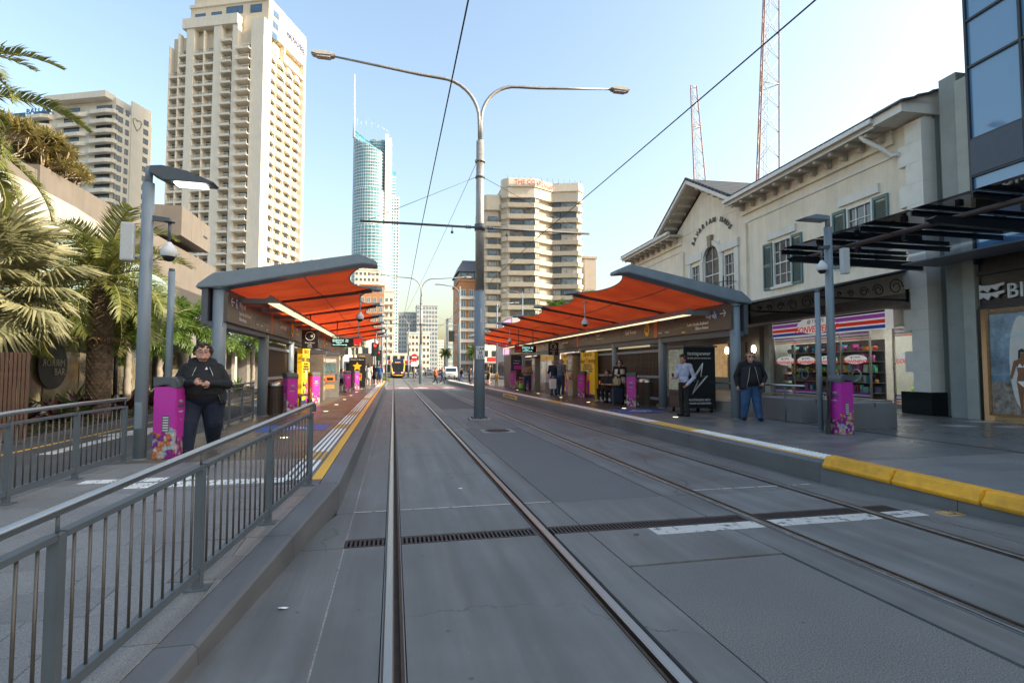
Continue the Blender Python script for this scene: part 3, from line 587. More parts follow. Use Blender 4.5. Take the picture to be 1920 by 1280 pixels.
def shelter(label, x0, s, y0, nb, zr, zt, span, other):
    """s: +1 when the tracks lie towards +X of the columns"""
    X = lambda lx: x0+s*lx
    t = thing('tram_shelter', label, 'tram shelter', (0, 0, 0))
    B = 4.0; fwd = (0, 1, 0) if s > 0 else (0, -1, 0)
    zl = lambda lx: zr+(zt-zr)*(lx+.25)/(span+.25)
    def bx(mb, l0, l1, ya, yb, z0, z1, mi=None): mb.box(min(X(l0), X(l1)), max(X(l0), X(l1)), ya, yb, z0, z1, mi); return mb
    cm = MB().tube([(0, 0, PZ), (0, 0, 3.42)], .135, 24).tube([(0, 0, 3.3), (0, 0, 3.34)], .16, 24).tube([(0, 0, PZ), (0, 0, PZ+.02)], .17, 24).box(-.14, .14, -.1, .1, 3.42, 3.5).mesh('column', GREY)
    for k in range(nb+1): put('column', cm, t, (x0, y0+k*B, 0))
    # end beam: swept grey gutter with bevelled ends
    for yb, w_ in ((y0-.2, .5), (y0+nb*B-.3, .5)):
        mb = MB(); pf = [(-.42, zr-.2), (-.40, zr-.12), (-.1, zr+.12), (span-.35, zt+.1), (span+.02, zt-.06), (span+.02, zt-.15), (span-.3, zt-.12), (.1, zr-.16)]
        mb.ext([(X(a), z) for a, z in pf], (0, yb, 0), (1, 0, 0), (0, 0, 1), (0, 1, 0), w_); eb = mb.build('end_beam', GREY, t, .02)
    # ribs with pointed tips
    for k in range(1, nb):
        y = y0+k*B; mb = MB(); mb.bar((X(-.2), y, zl(-.2)-.06), (X(span-.25), y, zl(span-.25)-.1), .06, .09); rb = mb.build('rib', GREYD, t)
        mb = MB(); pf = [(X(span-.75), y-.02), (X(span-.1), y-.28), (X(span+.04), y-.06), (X(span+.04), y+.06), (X(span-.1), y+.28), (X(span-.75), y+.02)]
        mb.ext(pf, (0, 0, zt-.12), (1, 0, 0), (0, 1, 0), (0, 0, 1), .09); mb.build('tip_plate', GREY, rb)
    # fabric bays: saddle shaped, scalloped on the open edge
    n, m_ = 14, 14
    for k in range(nb):
        mb = MB(); vs = []; fs = []
        for i in range(n+1):
            a = i/n; sc = 4*a*(1-a)
            for j in range(m_+1):
                b = j/m_; lx = -.3+(span-.1-.62*sc**.75+.3)*b
                vs.append((X(lx), y0+(k+a)*B, zl(lx)-.045-.13*sc*(.35+.65*sin(pi*b))+.05*sc*b))
        for i in range(n):
            for j in range(m_): q = i*(m_+1)+j; fs.append((q, q+1, q+m_+2, q+m_+1))
        mb.add(vs, fs, 0, True); fo = mb.build('roof_fabric', FAB, t)
        mb = MB(); mb.tube([vs[i*(m_+1)+m_] for i in range(n+1)], .014, 6); mb.build('edge_cable', GREYD, fo)
        def zat(i):                                                  # height of the cloth on the straight batten line
            row = [Vector(v) for v in vs[i*(m_+1):(i+1)*(m_+1)]]; q = X(span*.5)
            for p_, r_ in zip(row, row[1:]):
                if (p_.x-q)*(r_.x-q) <= 0: return Vector((q, p_.y, p_.z+(r_.z-p_.z)*(q-p_.x)/(r_.x-p_.x)-.012))
        mb = MB(); mb.tube([zat(i) for i in range(n+1)], .012, 5); mb.build('seam_batten', GREYD, fo)
    # sign fascia in panels
    panels = [(-.1, 2.0), (2.0, 4.0), (4.0, 4.25), (4.25, 7.0), (7.0, 9.2), (9.2, 12.0), (12.0, 12.25), (12.25, 15.5), (15.5, 19.5), (19.5, 20), (20, 24), (24, 28)]
    ORG = mat('orange_sign', (.55, .12, .03), .45, 0, .08)
    zf0, zf1 = (2.62, 3.24) if s > 0 else (2.68, 3.34)
    for a, b in panels:
        mb = MB(); org = b-a < .6; bx(mb, .1, .185 if org else .18, y0+a+.006, y0+b-.006, zf0-(.0 if not org else .01), zf1); mb.build('sign_panel', ORG if org else SIGN, t)
    mb = bx(MB(), -.2, .1, y0-.1, y0+nb*B, 2.5, 2.62); mb = bx(mb, -.06, .09, y0-.1, y0+nb*B, 2.62, zr-.15); mb.build('header_beam', GREYD, t)
    bx(MB(), -.32, -.2, y0-.12, y0+3.2, 2.55, 3.35).build('back_panel', GREYD, t)
    # light strip on brackets
    ls = MB()
    ls.ext([(X(.72), 3.14), (X(.72), 3.2), (X(.82), 3.32), (X(1.02), 3.16), (X(1.02), 3.14)], (0, y0+.8, 0), (1, 0, 0), (0, 0, 1), (0, 1, 0), nb*B-1.2); lo = ls.build('light_trough', GREY, t)
    lp = MB(); bx(lp, .755, .995, 0, 1.82, 3.128, 3.137); lm = lp.mesh('light_panel', LITP)
    for k in range(int((nb*B-1.4)/2)): put('light_panel', lm, lo, (0, y0+.9+k*2, 0))
    for k in range(int(nb*B/2)): bx(MB(), .18, .74, y0+.85+k*2, y0+.95+k*2, 3.13, 3.26 if s < 0 else 3.235).build('bracket', GREY, t)
    # writing on the fascia
    xf = X(.188); dz = zf0+.02
    def wr(q, size, ya, z, m=INK, al='LEFT', xs=.8): text(q, size*1.18, (xf, y0+ya, dz+z), fwd, m, t, align=al, xs=xs, ext=.003, bold=size*.018)
    LR = lambda a, b: a if s > 0 else b
    for base in (0, 12.6):
        if base == 0:
            wr('Way out', .16, LR(.75, 1.1), .36); wr('Surfers Paradise Boulevard', .1, LR(.75, 1.1), .2, al=LR('LEFT', 'RIGHT')) if s > 0 else wr('Surfers Paradise Boulevard', .11, .95, .2, al='RIGHT')
            wr('Elkhorn Avenue', .1 if s > 0 else .11, LR(.75, .95), .07, al=LR('LEFT', 'RIGHT'))
            sq = MB(); bx(sq, .181, .187, y0+(.45 if s > 0 else .5), y0+(.65 if s > 0 else .73), dz+.31, dz+.53); sq.build('pictogram', BLUE, t)
            wc = MB(); yc_ = y0+(.55 if s > 0 else .615); fs_ = 1 if s > 0 else -1; zc_ = dz+.4          # wheelchair symbol
            wc.tube([(xf, yc_-.012*fs_+.055*cos(q), zc_-.02+.055*sin(q)) for q in [k*pi/8+pi*.75*(1 if s > 0 else 1) for k in range(11)]], .009, 5); wc.ball((xf, yc_-.02*fs_, zc_+.1), .018, 8); wc.bar((xf, yc_-.02*fs_, zc_+.08), (xf, yc_-.01*fs_, zc_), .006, .02); wc.bar((xf, yc_-.01*fs_, zc_), (xf, yc_+.04*fs_, zc_), .006, .018); wc.bar((xf, yc_+.04*fs_, zc_), (xf, yc_+.06*fs_, zc_-.07), .006, .018); wc.build('wheelchair_symbol', INK, t)
            ar = MB(); q0, q1 = (y0+.12, y0+.38) if s > 0 else (y0+.12, y0+.38); z = dz+.43; dd = q0 if True else q1
            ar.bar((xf, q0, z), (xf, q1, z), .005, .025); ar.bar((xf, q0, z), (xf, q0+.1, z+.09), .005, .025); ar.bar((xf, q0, z), (xf, q0+.1, z-.09), .005, .025); ar.build('arrow', INK, t)
            # little line diagram
            di = MB()
            for k in range(19): yy = y0+2.4+k*.075; di.bar((xf, yy, dz+.22), (xf, yy+(.05 if s > 0 else -.05), dz+.3+.12*abs(sin(k*1.7))+(.008*k if s > 0 else .16-.008*k)), .004, .008)
            di.bar((xf, y0+2.3, dz+.19), (xf, y0+3.9, dz+.19), .004, .012); di.build('route_diagram', mat('faint_ink', (.3, .28, .24), .5, 0, 0, 1, 0), t)
            wr('Helensvale            Broadbeach', .06, LR(2.3, 3.9), .1)
            yb = MB(); bx(yb, .185, .19, y0+2.2+(1.2 if s > 0 else 0), y0+2.4+(1.2 if s > 0 else 0), dz+.03, dz+.07); yb.build('tag', YSIGN, t)
        oy = (5.0 if s > 0 else 7.0)
        if base == 0: wr('Cavill Avenue', .2, LR(5.2, 6.6), .22, xs=.75)
        else: wr('Cavill Avenue', .2, LR(13, 14.6), .22, xs=.75)
    for yy in (LR(7.3, 4.75), 16.2):
        d_ = MB(); disc(d_, (X(.18), y0+yy, dz+.31), fwd, (0, 0, 1), .19, .24, 28, th=.012); g_ = d_.build('yellow_disc', YSIGN, t); text('G:', .26, (X(.194), y0+yy, dz+.22), fwd, INKD, g_, align='CENTER', bold=.006, ext=.002)
    wr('Tap in to travel', .1, LR(9.6, 11.4), .3); wr('Way out', .12, LR(7.9, 9.6), .34); wr('Surfers Paradise Boulevard', .08, LR(7.9, 9.6), .2)
    wr('Assistance', .12, LR(16.8, 18.6), .26)
    # back wall of upright slats
    def slat_wall(ya, yb, lx):
        p = MB(); 
        for z in (.55, 1.3, 2.2): bx(p, lx-.03, lx+.03, ya, yb, z, z+.09)
        p.build('wall_rail', GREY, t)
        n = int((yb-ya)/.105); sm = bx(MB(), lx-.10, lx-.035, -.028, .028, .42, 2.42).mesh('slat', SLATM)
        for k in range(n): put('slat', sm, t, (0, ya+.06+k*.105, 0))
        if s > 0: bx(MB(), lx-.13, lx-.105, ya, yb, .42, 2.42).build('backing', mat('dark_backing', (.035, .026, .022), .6, 0, .2), t)
    for k in ((1, 2) if s > 0 else (1, 2, 5)): slat_wall(y0+k*B+.16, y0+(k+1)*B-.16, -.02)
    return t
shelter('orange fabric tram shelter on the left platform, next to the walking man', -3.6, 1, 12.4, 7, 3.5, 4.06, 3.2, None)
shelter('orange fabric tram shelter on the right platform, with the Way out sign', 8.92, -1, 12.77, 7, 3.56, 4.18, 3.42, None)
for x, y in ((-.98, 16.4), (-1.0, 32.4), (6.15, 16.77), (6.2, 28.77)):
    cctv('white dome camera hanging under the %s orange roof, %s' % ('left' if x < 0 else 'right', 'near' if y < 20 else 'far'), (x, y, 3.85), .55)
# hanging displays
def display(label, x, y, s, num):
    t = thing('departure_display', label, 'display', (x, y, 0), 0, 'departure displays under the shelters')
    MB().box(-.62, .62, -.06, .06, 2.55, 2.92).build('case', BLACK, t, .01)
    MB().box(-.6 if s > 0 else -.22, .24 if s > 0 else .6, -.068, -.061, 2.58, 2.89).build('screen', SCR, t)
    a = (.27, .6) if s > 0 else (-.6, -.26)
    MB().box(a[0], a[1], -.068, -.061, 2.57, 2.9).build('platform_number', REDS, t)
    text(str(num), .15, (a[1]-.1, -.07, 2.6), (1, 0, 0), INK, t, ext=.002); text('Platform', .055, (a[0]+.02, -.07, 2.61), (1, 0, 0), INK, t, ext=.002)
    o = -.57 if s > 0 else -.19
    for k, q in enumerate(('Broadbeach South     Due', 'Broadbeach South   12:04', '        12:52 pm', 'Tap on before boarding')): text(q, .06, (o, -.07, 2.82-k*.07), (1, 0, 0), LED, t, ext=.001, xs=1.0)
    mb = MB()
    for xx in (-.4, .45): mb.bar((xx, 0, 2.92), (xx, 0, 3.85), .04, .04)
    mb.bar((-.6, 0, 2.98), (.62, 0, 2.98), .04, .05); mb.build('hanger', GREYD, t)
display('black departure display with red platform number 2 under the left roof', -1.92, 23.6, 1, 2); display('black departure display with red platform number 1 under the right roof', 7.25, 29.5, -1, 1)
def helpsign(label, x, y):
    t = thing('help_sign', label, 'sign', (x, y, 0)); MB().box(-.28, .28, -.02, .02, 2.35, 3.02).build('panel', BLACK, t)
    mb = MB(); mb.tube([(.15*cos(a), -.024, 2.8+.15*sin(a)) for a in [k*pi/10 for k in range(21)]], .01, 5)
    for r_ in (.04, .08): mb.tube([(r_*cos(a), -.024, 2.8+r_*sin(a)) for a in [k*pi/8-pi/4 for k in range(5)]], .01, 5)
    mb.build('ring_symbol', INK, t)
    for k, q in enumerate(('Emergency', 'Help', 'Point')): text(q, .075, (0, -.023, 2.54-k*.075), (1, 0, 0), INK, t, align='CENTER', ext=.002)
    MB().box(-.02, .02, -.02, .02, 3.02, 3.6).build('hanger', GREYD, t)
helpsign('black emergency help point sign hanging in the left shelter', -2.95, 20.5); helpsign('black emergency help point sign hanging in the right shelter', 8.3, 27.5)
# ticket kiosk walls: posters, machines, maps -- built along the back of the platform
def poster(label, x, y0, y1, s, z1=2.4):
    """yellow poster facing the tracks"""
    t = thing('yellow_poster', label, 'poster', (x, y0, PZ), 0, 'yellow ticketing posters'); W = y1-y0; f = (0, s, 0); xx = s*.085; st = 0 if s > 0 else W
    MB().box(-.08, .08, 0, W, 0, z1-PZ).build('board', POST, t); MB().box(min(0, s*.084), max(0, s*.084), .005, W-.005, .01, .18).build('footer_band', NAVY, t)
    c = W/2; H = z1-PZ
    def wr(q, sz, z): text(q, sz, (xx, c, z), f, INKD, t, align='CENTER', ext=.002)
    wr('Tap in to', .17*W, H-.2); wr('Smart Ticketing', .17*W, H-.2-.17*W)
    for k in range(5): wr(('Ensure you tap on', 'and tap off your card', 'Tap on before you board', 'and off when you leave', 'so simple')[k], .075*W, H-.62-k*.1)
    mb = MB(); zc = .95
    for r_ in (.1, .19, .28): mb.tube([(xx+s*.004, c+r_*cos(a), zc+r_*sin(a)) for a in [pi/4+k*pi/16 for k in range(9)]], .02, 6)
    mb.ball((xx, c, zc+.02), .03, 8); mb.build('wave_symbol', INK, t)
    mb = MB(); mb.box(min(0, s*.09), max(0, s*.09), c+s*W*.08-.12, c+s*W*.08+.14, .1, .8); mb.build('printed_reader', MAG, t)
    mb = MB(); mb.tube([(xx, c-s*W*.42, .78), (xx, c-s*.15, .72), (xx, c-s*.02, .62)], [.07, .06, .035], 8, flat=.2); mb.tube([(xx, c-s*W*.42, .4), (xx, c-s*.15, .5), (xx, c-s*.02, .55)], [.07, .06, .035], 8, flat=.2); mb.build('printed_hands', mat('printed_skin', (.5, .25, .16), .5), t)
    mb = MB(); mb.box(min(0, s*.093), max(0, s*.093), c-s*W*.3-.1, c-s*W*.3+.08, .68, .84); mb.box(min(0, s*.093), max(0, s*.093), c-s*W*.3-.1, c-s*W*.3+.08, .42, .58); mb.build('printed_sleeves', NAVY, t)
MACH = mat('ticket_machine_steel', (.36, .34, .31), .35, .7, .12, 5, .03)
def machine(label, x, y, rz, w_=.75):
    t = thing('ticket_machine', label, 'ticket machine', (x, y, PZ), rz, 'ticket machines')
    b = MB().box(-w_/2, w_/2, -.3, .3, 0, 1.95).build('cabinet', MACH, t, .01); MB().box(-w_/2-.02, w_/2+.02, -.34, .32, 1.95, 2.1).build('hood', GREYD, t)
    MB().box(-.24, .24, -.312, -.301, 1.15, 1.55).build('screen', mat('machine_screen', (.12, .2, .22), .15, 0, .3, 9, 0), t)
    MB().box(-.26, .26, -.309, -.301, 1.62, 1.78).build('header', mat('pale_panel', (.6, .6, .57), .4), t)
    MB().box(-.2, .2, -.312, -.301, .75, 1.02).build('card_panel', mat('orange_panel', (.75, .22, .05), .4), t); MB().box(-.14, .14, -.318, -.313, .8, .92).build('slot', BLACK, t)
    MB().box(-.2, .2, -.312, -.301, .4, .6).build('ticket_tray', mat('amber_panel', (.6, .35, .12), .4), t); MB().box(.24, .32, -.312, -.301, .8, 1.1).build('keypad', GREYD, t)
def mapboard(label, x, y, s, L=2.4):
    t = thing('map_board', label, 'map board', (x, y, PZ)); xf = s*.16
    MB().box(-.15, .15, 0, L, 0, 2.15).build('cabinet', MACH, t, .01)
    for k in range(2):
        a = .12+k*L/2; b = a+L/2-.24
        m = MATS.get('map_print')
        if not m:
            m = mat('map_print', (.6, .75, .75), .12, 0, 0, 1, 0); n = m.node_tree; v = n.nodes.new('ShaderNodeTexVoronoi'); v.inputs['Scale'].default_value = 5
            rp = n.nodes.new('ShaderNodeValToRGB'); rp.color_ramp.interpolation = 'CONSTANT'; e = rp.color_ramp.elements; e[0].color = (.55, .68, .72, 1); e[1].position = .5; e[1].color = (.75, .78, .72, 1); q = e.new(.7); q.color = (.25, .6, .62, 1); q = e.new(.85); q.color = (.7, .45, .3, 1)
            sp_ = n.nodes.new('ShaderNodeSeparateColor'); n.links.new(v.outputs['Color'], sp_.inputs[0]); n.links.new(sp_.outputs[0], rp.inputs[0]); n.links.new(rp.outputs[0], n.nodes['Principled BSDF'].inputs['Base Color'])
        MB().box(min(0, xf), max(0, xf), a, b, .55, 1.75).build('map_panel', m, t); MB().box(min(0, xf), max(0, xf), a, b, 1.82, 2.05).build('title_panel', POST, t)
poster('yellow Tap in poster nearest the left bin', -3.3, 20.6, 22.4, 1); poster('yellow Tap in poster at the far left kiosk', -3.3, 27.6, 29.2, 1)
machine('steel ticket machine on the left platform, near the yellow poster', -3.15, 24.0, R(90)); machine('brown steel kiosk end with orange card panel on the left platform', -2.9, 26.4, R(10), .8)
mapboard('steel map board in the middle of the left shelter', -3.2, 30.5, 1)
poster('yellow Tap in poster nearest the seated people on the right', 8.8, 22.6, 24.4, -1); poster('yellow Tap in poster behind the standing couple', 8.8, 25.8, 27.5, -1)
machine('ticket machine used by the standing couple', 8.72, 25.1, R(-90)); machine('ticket machine behind the woman with the phone', 8.72, 32.2, R(-90)); mapboard('steel map board with two lit maps on the right platform', 8.75, 28.4, -1, 2.8)
sv_ = thing('service_window', 'dark service kiosk with a navy sign at the far end of the right platform', 'kiosk', (8.6, 37.2, PZ))
MB().box(-.5, .5, 0, 2.4, 0, 2.3).build('booth', mat('kiosk_brown', (.075, .055, .045), .5, 0, .2), sv_); MB().box(-.45, .45, -.03, -.005, 1.3, 2.1).build('sign_board', NAVY, sv_)
for k, q in enumerate(('+ Service', 'window')): text(q, .14, (-.35, -.035, 1.85-k*.17), (1, 0, 0), INK, sv_, ext=.002)
MB().box(-.3, .44, -.04, -.032, 1.3, 1.55).build('notice', MAG, sv_)
for k in range(5): MB().box(-.42+k*.18, -.34+k*.18, -.03, -.005, .1, 1.15).build('slat', SLATM, sv_)
# ================================================================= platform furniture
def flower_mat():
    m = mat('magenta_flowers', (.5, .035, .36), .4, 0, 0, 1, 0); n = m.node_tree; L = n.links; N = n.nodes.new; p = n.nodes['Principled BSDF']
    tc = N('ShaderNodeTexCoord'); v = N('ShaderNodeTexVoronoi'); v.inputs['Scale'].default_value = 15; L.new(tc.outputs['Object'], v.inputs[0])
    sc = N('ShaderNodeSeparateColor'); L.new(v.outputs['Color'], sc.inputs[0])
    rp = N('ShaderNodeValToRGB'); rp.color_ramp.interpolation = 'CONSTANT'; e = rp.color_ramp.elements; e[0].color = (.75, .7, .72, 1); e[1].position = .22; e[1].color = (.7, .22, .06, 1)
    for q, c in ((.42, (.3, .03, .35)), (.56, (.35, .55, .6)), (.66, (.75, .5, .4)), (.8, (.5, .035, .36))): k = e.new(q); k.color = (*c, 1)
    L.new(sc.outputs[0], rp.inputs[0])
    dk = N('ShaderNodeMapRange'); dk.inputs[1].default_value = 0; dk.inputs[2].default_value = .5; dk.inputs[3].default_value = 1.15; dk.inputs[4].default_value = .55; L.new(v.outputs['Distance'], dk.inputs[0])
    ml = N('ShaderNodeVectorMath'); ml.operation = 'SCALE'; L.new(rp.outputs[0], ml.inputs[0]); L.new(dk.outputs[0], ml.inputs['Scale'])
    sx = N('ShaderNodeSeparateXYZ'); L.new(tc.outputs['Object'], sx.inputs[0]); nz = N('ShaderNodeTexNoise'); nz.inputs['Scale'].default_value = 6; L.new(tc.outputs['Object'], nz.inputs[0])
    ad = N('ShaderNodeMath'); ad.operation = 'MULTIPLY_ADD'; L.new(nz.outputs[0], ad.inputs[0]); ad.inputs[1].default_value = -.55; L.new(sx.outputs[2], ad.inputs[2])
    gt = N('ShaderNodeMath'); gt.operation = 'GREATER_THAN'; L.new(ad.outputs[0], gt.inputs[0]); gt.inputs[1].default_value = .17
    mx = N('ShaderNodeMix'); mx.data_type = 'RGBA'; L.new(gt.outputs[0], mx.inputs[0]); L.new(ml.outputs[0], mx.inputs[6]); mx.inputs[7].default_value = (.5, .035, .36, 1); L.new(mx.outputs[2], p.inputs['Base Color']); return m
FLO = flower_mat(); RCAP = mat('reader_cap', (.085, .095, .11), .45, 0, .05)
def reader():
    t = thing('ticket_reader', '', 'ticket reader', (0, 0, 0), 0, 'magenta ticket readers')
    MB().box(-.17, .17, -.19, .14, 0, 1.13).build('body', FLO, t, .012); MB().box(-.12, .12, -.197, -.188, .32, .78).build('front_door', MAG, t)
    hd = MB(); pf = [(-.2, 1.1), (-.2, 1.2), (-.16, 1.265), (-.08, 1.285), (.15, 1.285), (.15, 1.13), (.12, 1.13), (.0, 1.16), (-.1, 1.16), (-.13, 1.1)]
    hd.ext(pf, (-.18, 0, 0), (0, 1, 0), (0, 0, 1), (1, 0, 0), .36); hd.build('hood', RCAP, t, .012)
    MB().ext([(-.2, .8), (-.13, 1.1), (-.11, 1.1), (-.185, .8)], (-.09, 0, 0), (0, 1, 0), (0, 0, 1), (1, 0, 0), .18).build('reader_face', RCAP, t)
    MB().ext([(-.196, .88), (-.145, 1.08), (-.14, 1.08), (-.19, .88)], (-.055, -.004, 0), (0, 1, 0), (0, 0, 1), (1, 0, 0), .11).build('screen', mat('reader_screen', (.3, .34, .38), .1, 0, 0, 1, 0), t)
    for s in (-1, 1):
        v = MB().box(s*.171-.003, s*.171+.003, -.1, .0, .42, .68).build('louvre', GREYD, t)
        for k in range(6): MB().box(s*.176-.003, s*.176+.003, -.09, -.01, .44+k*.04, .455+k*.04).build('slot', WHITE, v)
    text('translink', .04, (-.08, -.199, .72), (1, 0, 0), INK, t, ext=.001); MB().ball((0, -.198, .6), .012, 8).build('lock', STAIN, t)
    return t
rd = reader()
spots = [(-3.32, 9.1, 86, 'magenta ticket reader beside the walking man on the left'), (-2.93, 16.7, 35, 'magenta ticket reader beside the left bin'), (-3.0, 22.1, 35, 'magenta ticket reader in front of the near left yellow poster'), (-2.55, 31.6, 30, 'magenta ticket reader at the far left, before the star poster stand'), (-2.35, 36, 30, 'magenta ticket reader right beside the black star poster stand'),
         (9.0, 9.4, -85, 'magenta ticket reader in front of the right lamp post'), (8.2, 17.65, -35, 'magenta ticket reader beside the dark blue suitcase'), (8.5, 23.6, -40, 'magenta ticket reader before the yellow poster by the seated people'), (8.0, 31.3, -40, 'magenta ticket reader behind the woman with the phone'), (8.05, 36.2, -40, 'magenta ticket reader nearest the far service kiosk')]
for i, (x, y, a, lb) in enumerate(spots):
    o = rd if i == 0 else copy_tree(rd); o.location = (x, y, PZ); o.rotation_euler = (0, 0, R(a)); o['label'] = lb; o.scale = (.94,)*3
# litter bins with timber slats
def litter_bin():
    t = thing('litter_bin', '', 'litter bin', (0, 0, 0), 0, 'round slatted bins')
    MB().lathe([(.001, .04), (.28, .04), (.28, .86), (.001, .86)], n=24).build('liner', BLACK, t); MB().lathe([(.001, 0), (.3, 0), (.3, .04), (.001, .04)], n=24).build('base', GREYD, t)
    sm = MB().box(.282, .305, -.033, .033, .05, .84).mesh('slat', SLATM)
    for k in range(26): put('slat', sm, t, rot=(0, 0, 2*pi*k/26))
    MB().lathe([(.315, .84), (.315, .92), (.27, .97), (.2, 1.0), (.17, .99), (.15, .93)], n=28).build('lid', STAIN, t); return t
bn = litter_bin(); bn.location = (-3.35, 16.85, PZ); bn['label'] = 'round dark slatted bin with steel lid on the left platform'
dup(bn, (8.95, 18.0, PZ), 0, 'round dark slatted bin with steel lid on the right platform')
# benches
def bench(label, x, y, s):
    t = thing('bench', label, 'bench', (x, y, PZ), 0, 'timber benches in the shelters')
    pl_ = MB().box(-.055, .055, 0, 2.0, .42, .455).mesh('slat', mat('bench_timber', (.16, .1, .065), .5, 0, .2))
    for k in range(4): put('slat', pl_, t, (-.19+k*.125, 0, 0))
    for z in (.62, .78): MB().box(-s*.27-.015, -s*.27+.015, 0, 2.0, z, z+.1).build('back_slat', MATS['bench_timber'], t)
    for yy in (.25, 1.75):
        MB().bar((0, yy, 0), (0, yy, .42), .08, .1).bar((-.24, yy, .4), (.24, yy, .4), .05, .04).build('leg', GREY, t); MB().bar((-s*.25, yy, .4), (-s*.29, yy, .9), .05, .04).build('back_post', GREY, t)
bench('timber bench by the left yellow poster', -3.15, 18.2, 1); bench('timber bench with two seated people on the right platform', 8.62, 19.2, -1); bench('timber bench with seated people at the far right', 8.55, 33.2, -1)
# vending machine
vm = thing('vending_machine', 'black phone accessory vending machine with a white lightning bolt', 'vending machine', (8.55, 14.75, PZ))
VB = mat('vending_black', (.012, .018, .022), .3, 0, .1, 3, .02)
MB().box(0, 1.05, 0, .95, .14, 1.98).build('cabinet', VB, vm, .01); MB().box(-.04, 1.1, -.04, 1.0, 1.98, 2.03).build('top', GREYD, vm)
MB().box(-.012, .001, .04, .91, .68, 1.92).build('display_window', mat('vending_glow', (.13, .15, .13), .1, 0, .9, 7, 0, emit=((.55, .65, .5), .06)), vm)
for k in range(5): MB().box(-.02, -.013, .05, .9, .72+k*.24, .735+k*.24).build('shelf', STAIN, vm)
MB().box(-.016, -.002, .1, .85, .2, .5).build('pickup_door', SLATM, vm)
for x, y in ((.1, .1), (.95, .1), (.1, .85), (.95, .85)): MB().tube([(x, y, 0), (x, y, .14)], .05, 10).build('caster', BLACK, vm)
tx = text('testapower', .17, (.5, -.006, 1.74), (1, 0, 0), INK, vm, align='CENTER', ext=.003, xs=1.0); text('Quality phone accessories', .075, (.5, -.006, 1.63), (1, 0, 0), INK, vm, align='CENTER', ext=.003, xs=1)
text("AUSTRALIA'S NO1", .09, (.5, -.006, .36), (1, 0, 0), INK, vm, align='CENTER', ext=.003); text('PHONE ACCESSORIES', .078, (.5, -.006, .26), (1, 0, 0), INK, vm, align='CENTER', ext=.003)
bp = [(.62, 1.5), (.2, .93), (.46, .97), (.24, .55), (.78, 1.12), (.55, 1.1), (.62, 1.5)]
bo = MB(); bo.tube([(a, -.006, b) for a, b in bp], .014, 6); bo.tube([(.5+(a-.5)*.8, -.006, 1.02+(b-1.02)*.8) for a, b in bp], .009, 6); bo.build('bolt_outline', INK, vm)
# poster stand with star
ps = thing('poster_stand', 'black poster stand with a yellow star beside the waiting crowd', 'poster stand', (-2.45, 38.8, PZ))
MB().box(-.55, .55, -.06, .06, 0, 2.1).build('board', BLACK, ps, .01); MB().box(-.62, .62, -.15, .15, 0, .05).build('foot', GREYD, ps)
st = MB(); P5 = [((.33 if k % 2 == 0 else .16)*sin(k*pi/5), (.33 if k % 2 == 0 else .16)*cos(k*pi/5)) for k in range(10)]; st.ext(P5, (0, -.061, 1.48), (1, 0, 0), (0, 0, 1), (0, -1, 0), .006); st.build('star', YSIGN, ps)
MB().ext([(-.25, .55), (.3, .5), (.32, 1.0), (-.2, 1.1)], (0, -.061, 0), (1, 0, 0), (0, 0, 1), (0, -1, 0), .006).build('printed_packet', mat('packet_gold', (.6, .38, .04), .4, 0, .3, 9, 0), ps); MB().box(-.15, .25, -.07, -.068, .75, .92).build('printed_badge', REDS, ps); text('SOUND OF SNACKS', .1, (0, -.062, 1.92), (1, 0, 0), INK, ps, align='CENTER', ext=.002)
# A-frame board leaning at the right lamp post
ab = thing('folded_boards', 'dark folded sign boards standing beside the thin right pole', 'sign board', (8.86, 9.62, PZ), R(-42))
for k, (a, b) in enumerate(((-.03, .06), (.03, .0))): MB().ext([(-.02+a, 0), (.02+a, 0), (.02+b, 1.08), (-.02+b, 1.08)], (0, -.25, 0), (1, 0, 0), (0, 0, 1), (0, 1, 0), .5).build('board', BLACK, ab)
MB().box(-.056, -.05, -.2, .2, .2, .9).build('printed_sheet', mat('board_print', (.07, .05, .04), .4, 0, .8, 9, 0), ab)
# concrete planter blocks and step
PLB = speckle('planter_concrete', (.17, .178, .185), 200, .12, .6, .2, .25)
def block(label, x0, x1, y0, y1, z0, z1, name='concrete_block'):
    t = thing(name, label, 'concrete block', (x0, y0, z0)); MB().box(0, x1-x0, 0, y1-y0, 0, z1-z0).build('block', PLB, t, .015)
    n = max(1, int((x1-x0)/.9)); 
    for k in range(n): MB().box((x1-x0)*(k+.5)/n-.015, (x1-x0)*(k+.5)/n+.015, -.012, .03, z1-z0-.09, z1-z0+.012).build('skate_stop', GREYD, t)
block('long concrete bench block behind the low handrail', 9.85, 10.75, 11.55, 13.4, PZ-.02, .86); block('dark concrete bench block beside the magenta reader by the right lamp post', 9.9, 11.1, 10.05, 10.75, PZ-.02, .86)
block('concrete block cut by the right edge of the picture', 10.7, 11.8, 6.55, 7.2, PZ-.02, .82)
st_ = thing('raised_step', 'low concrete step in front of the white building', 'step', (0, 0, 0)); MB().box(9.85, 15.5, 14.2, 30, PZ-.02, .62).build('edge', speckle('step_concrete', (.3, .295, .28), 150, .15, .6, .2, .3), st_); MB().box(9.87, 15.5, 14.25, 30, .62, .63).build('paving', BROWN, st_)
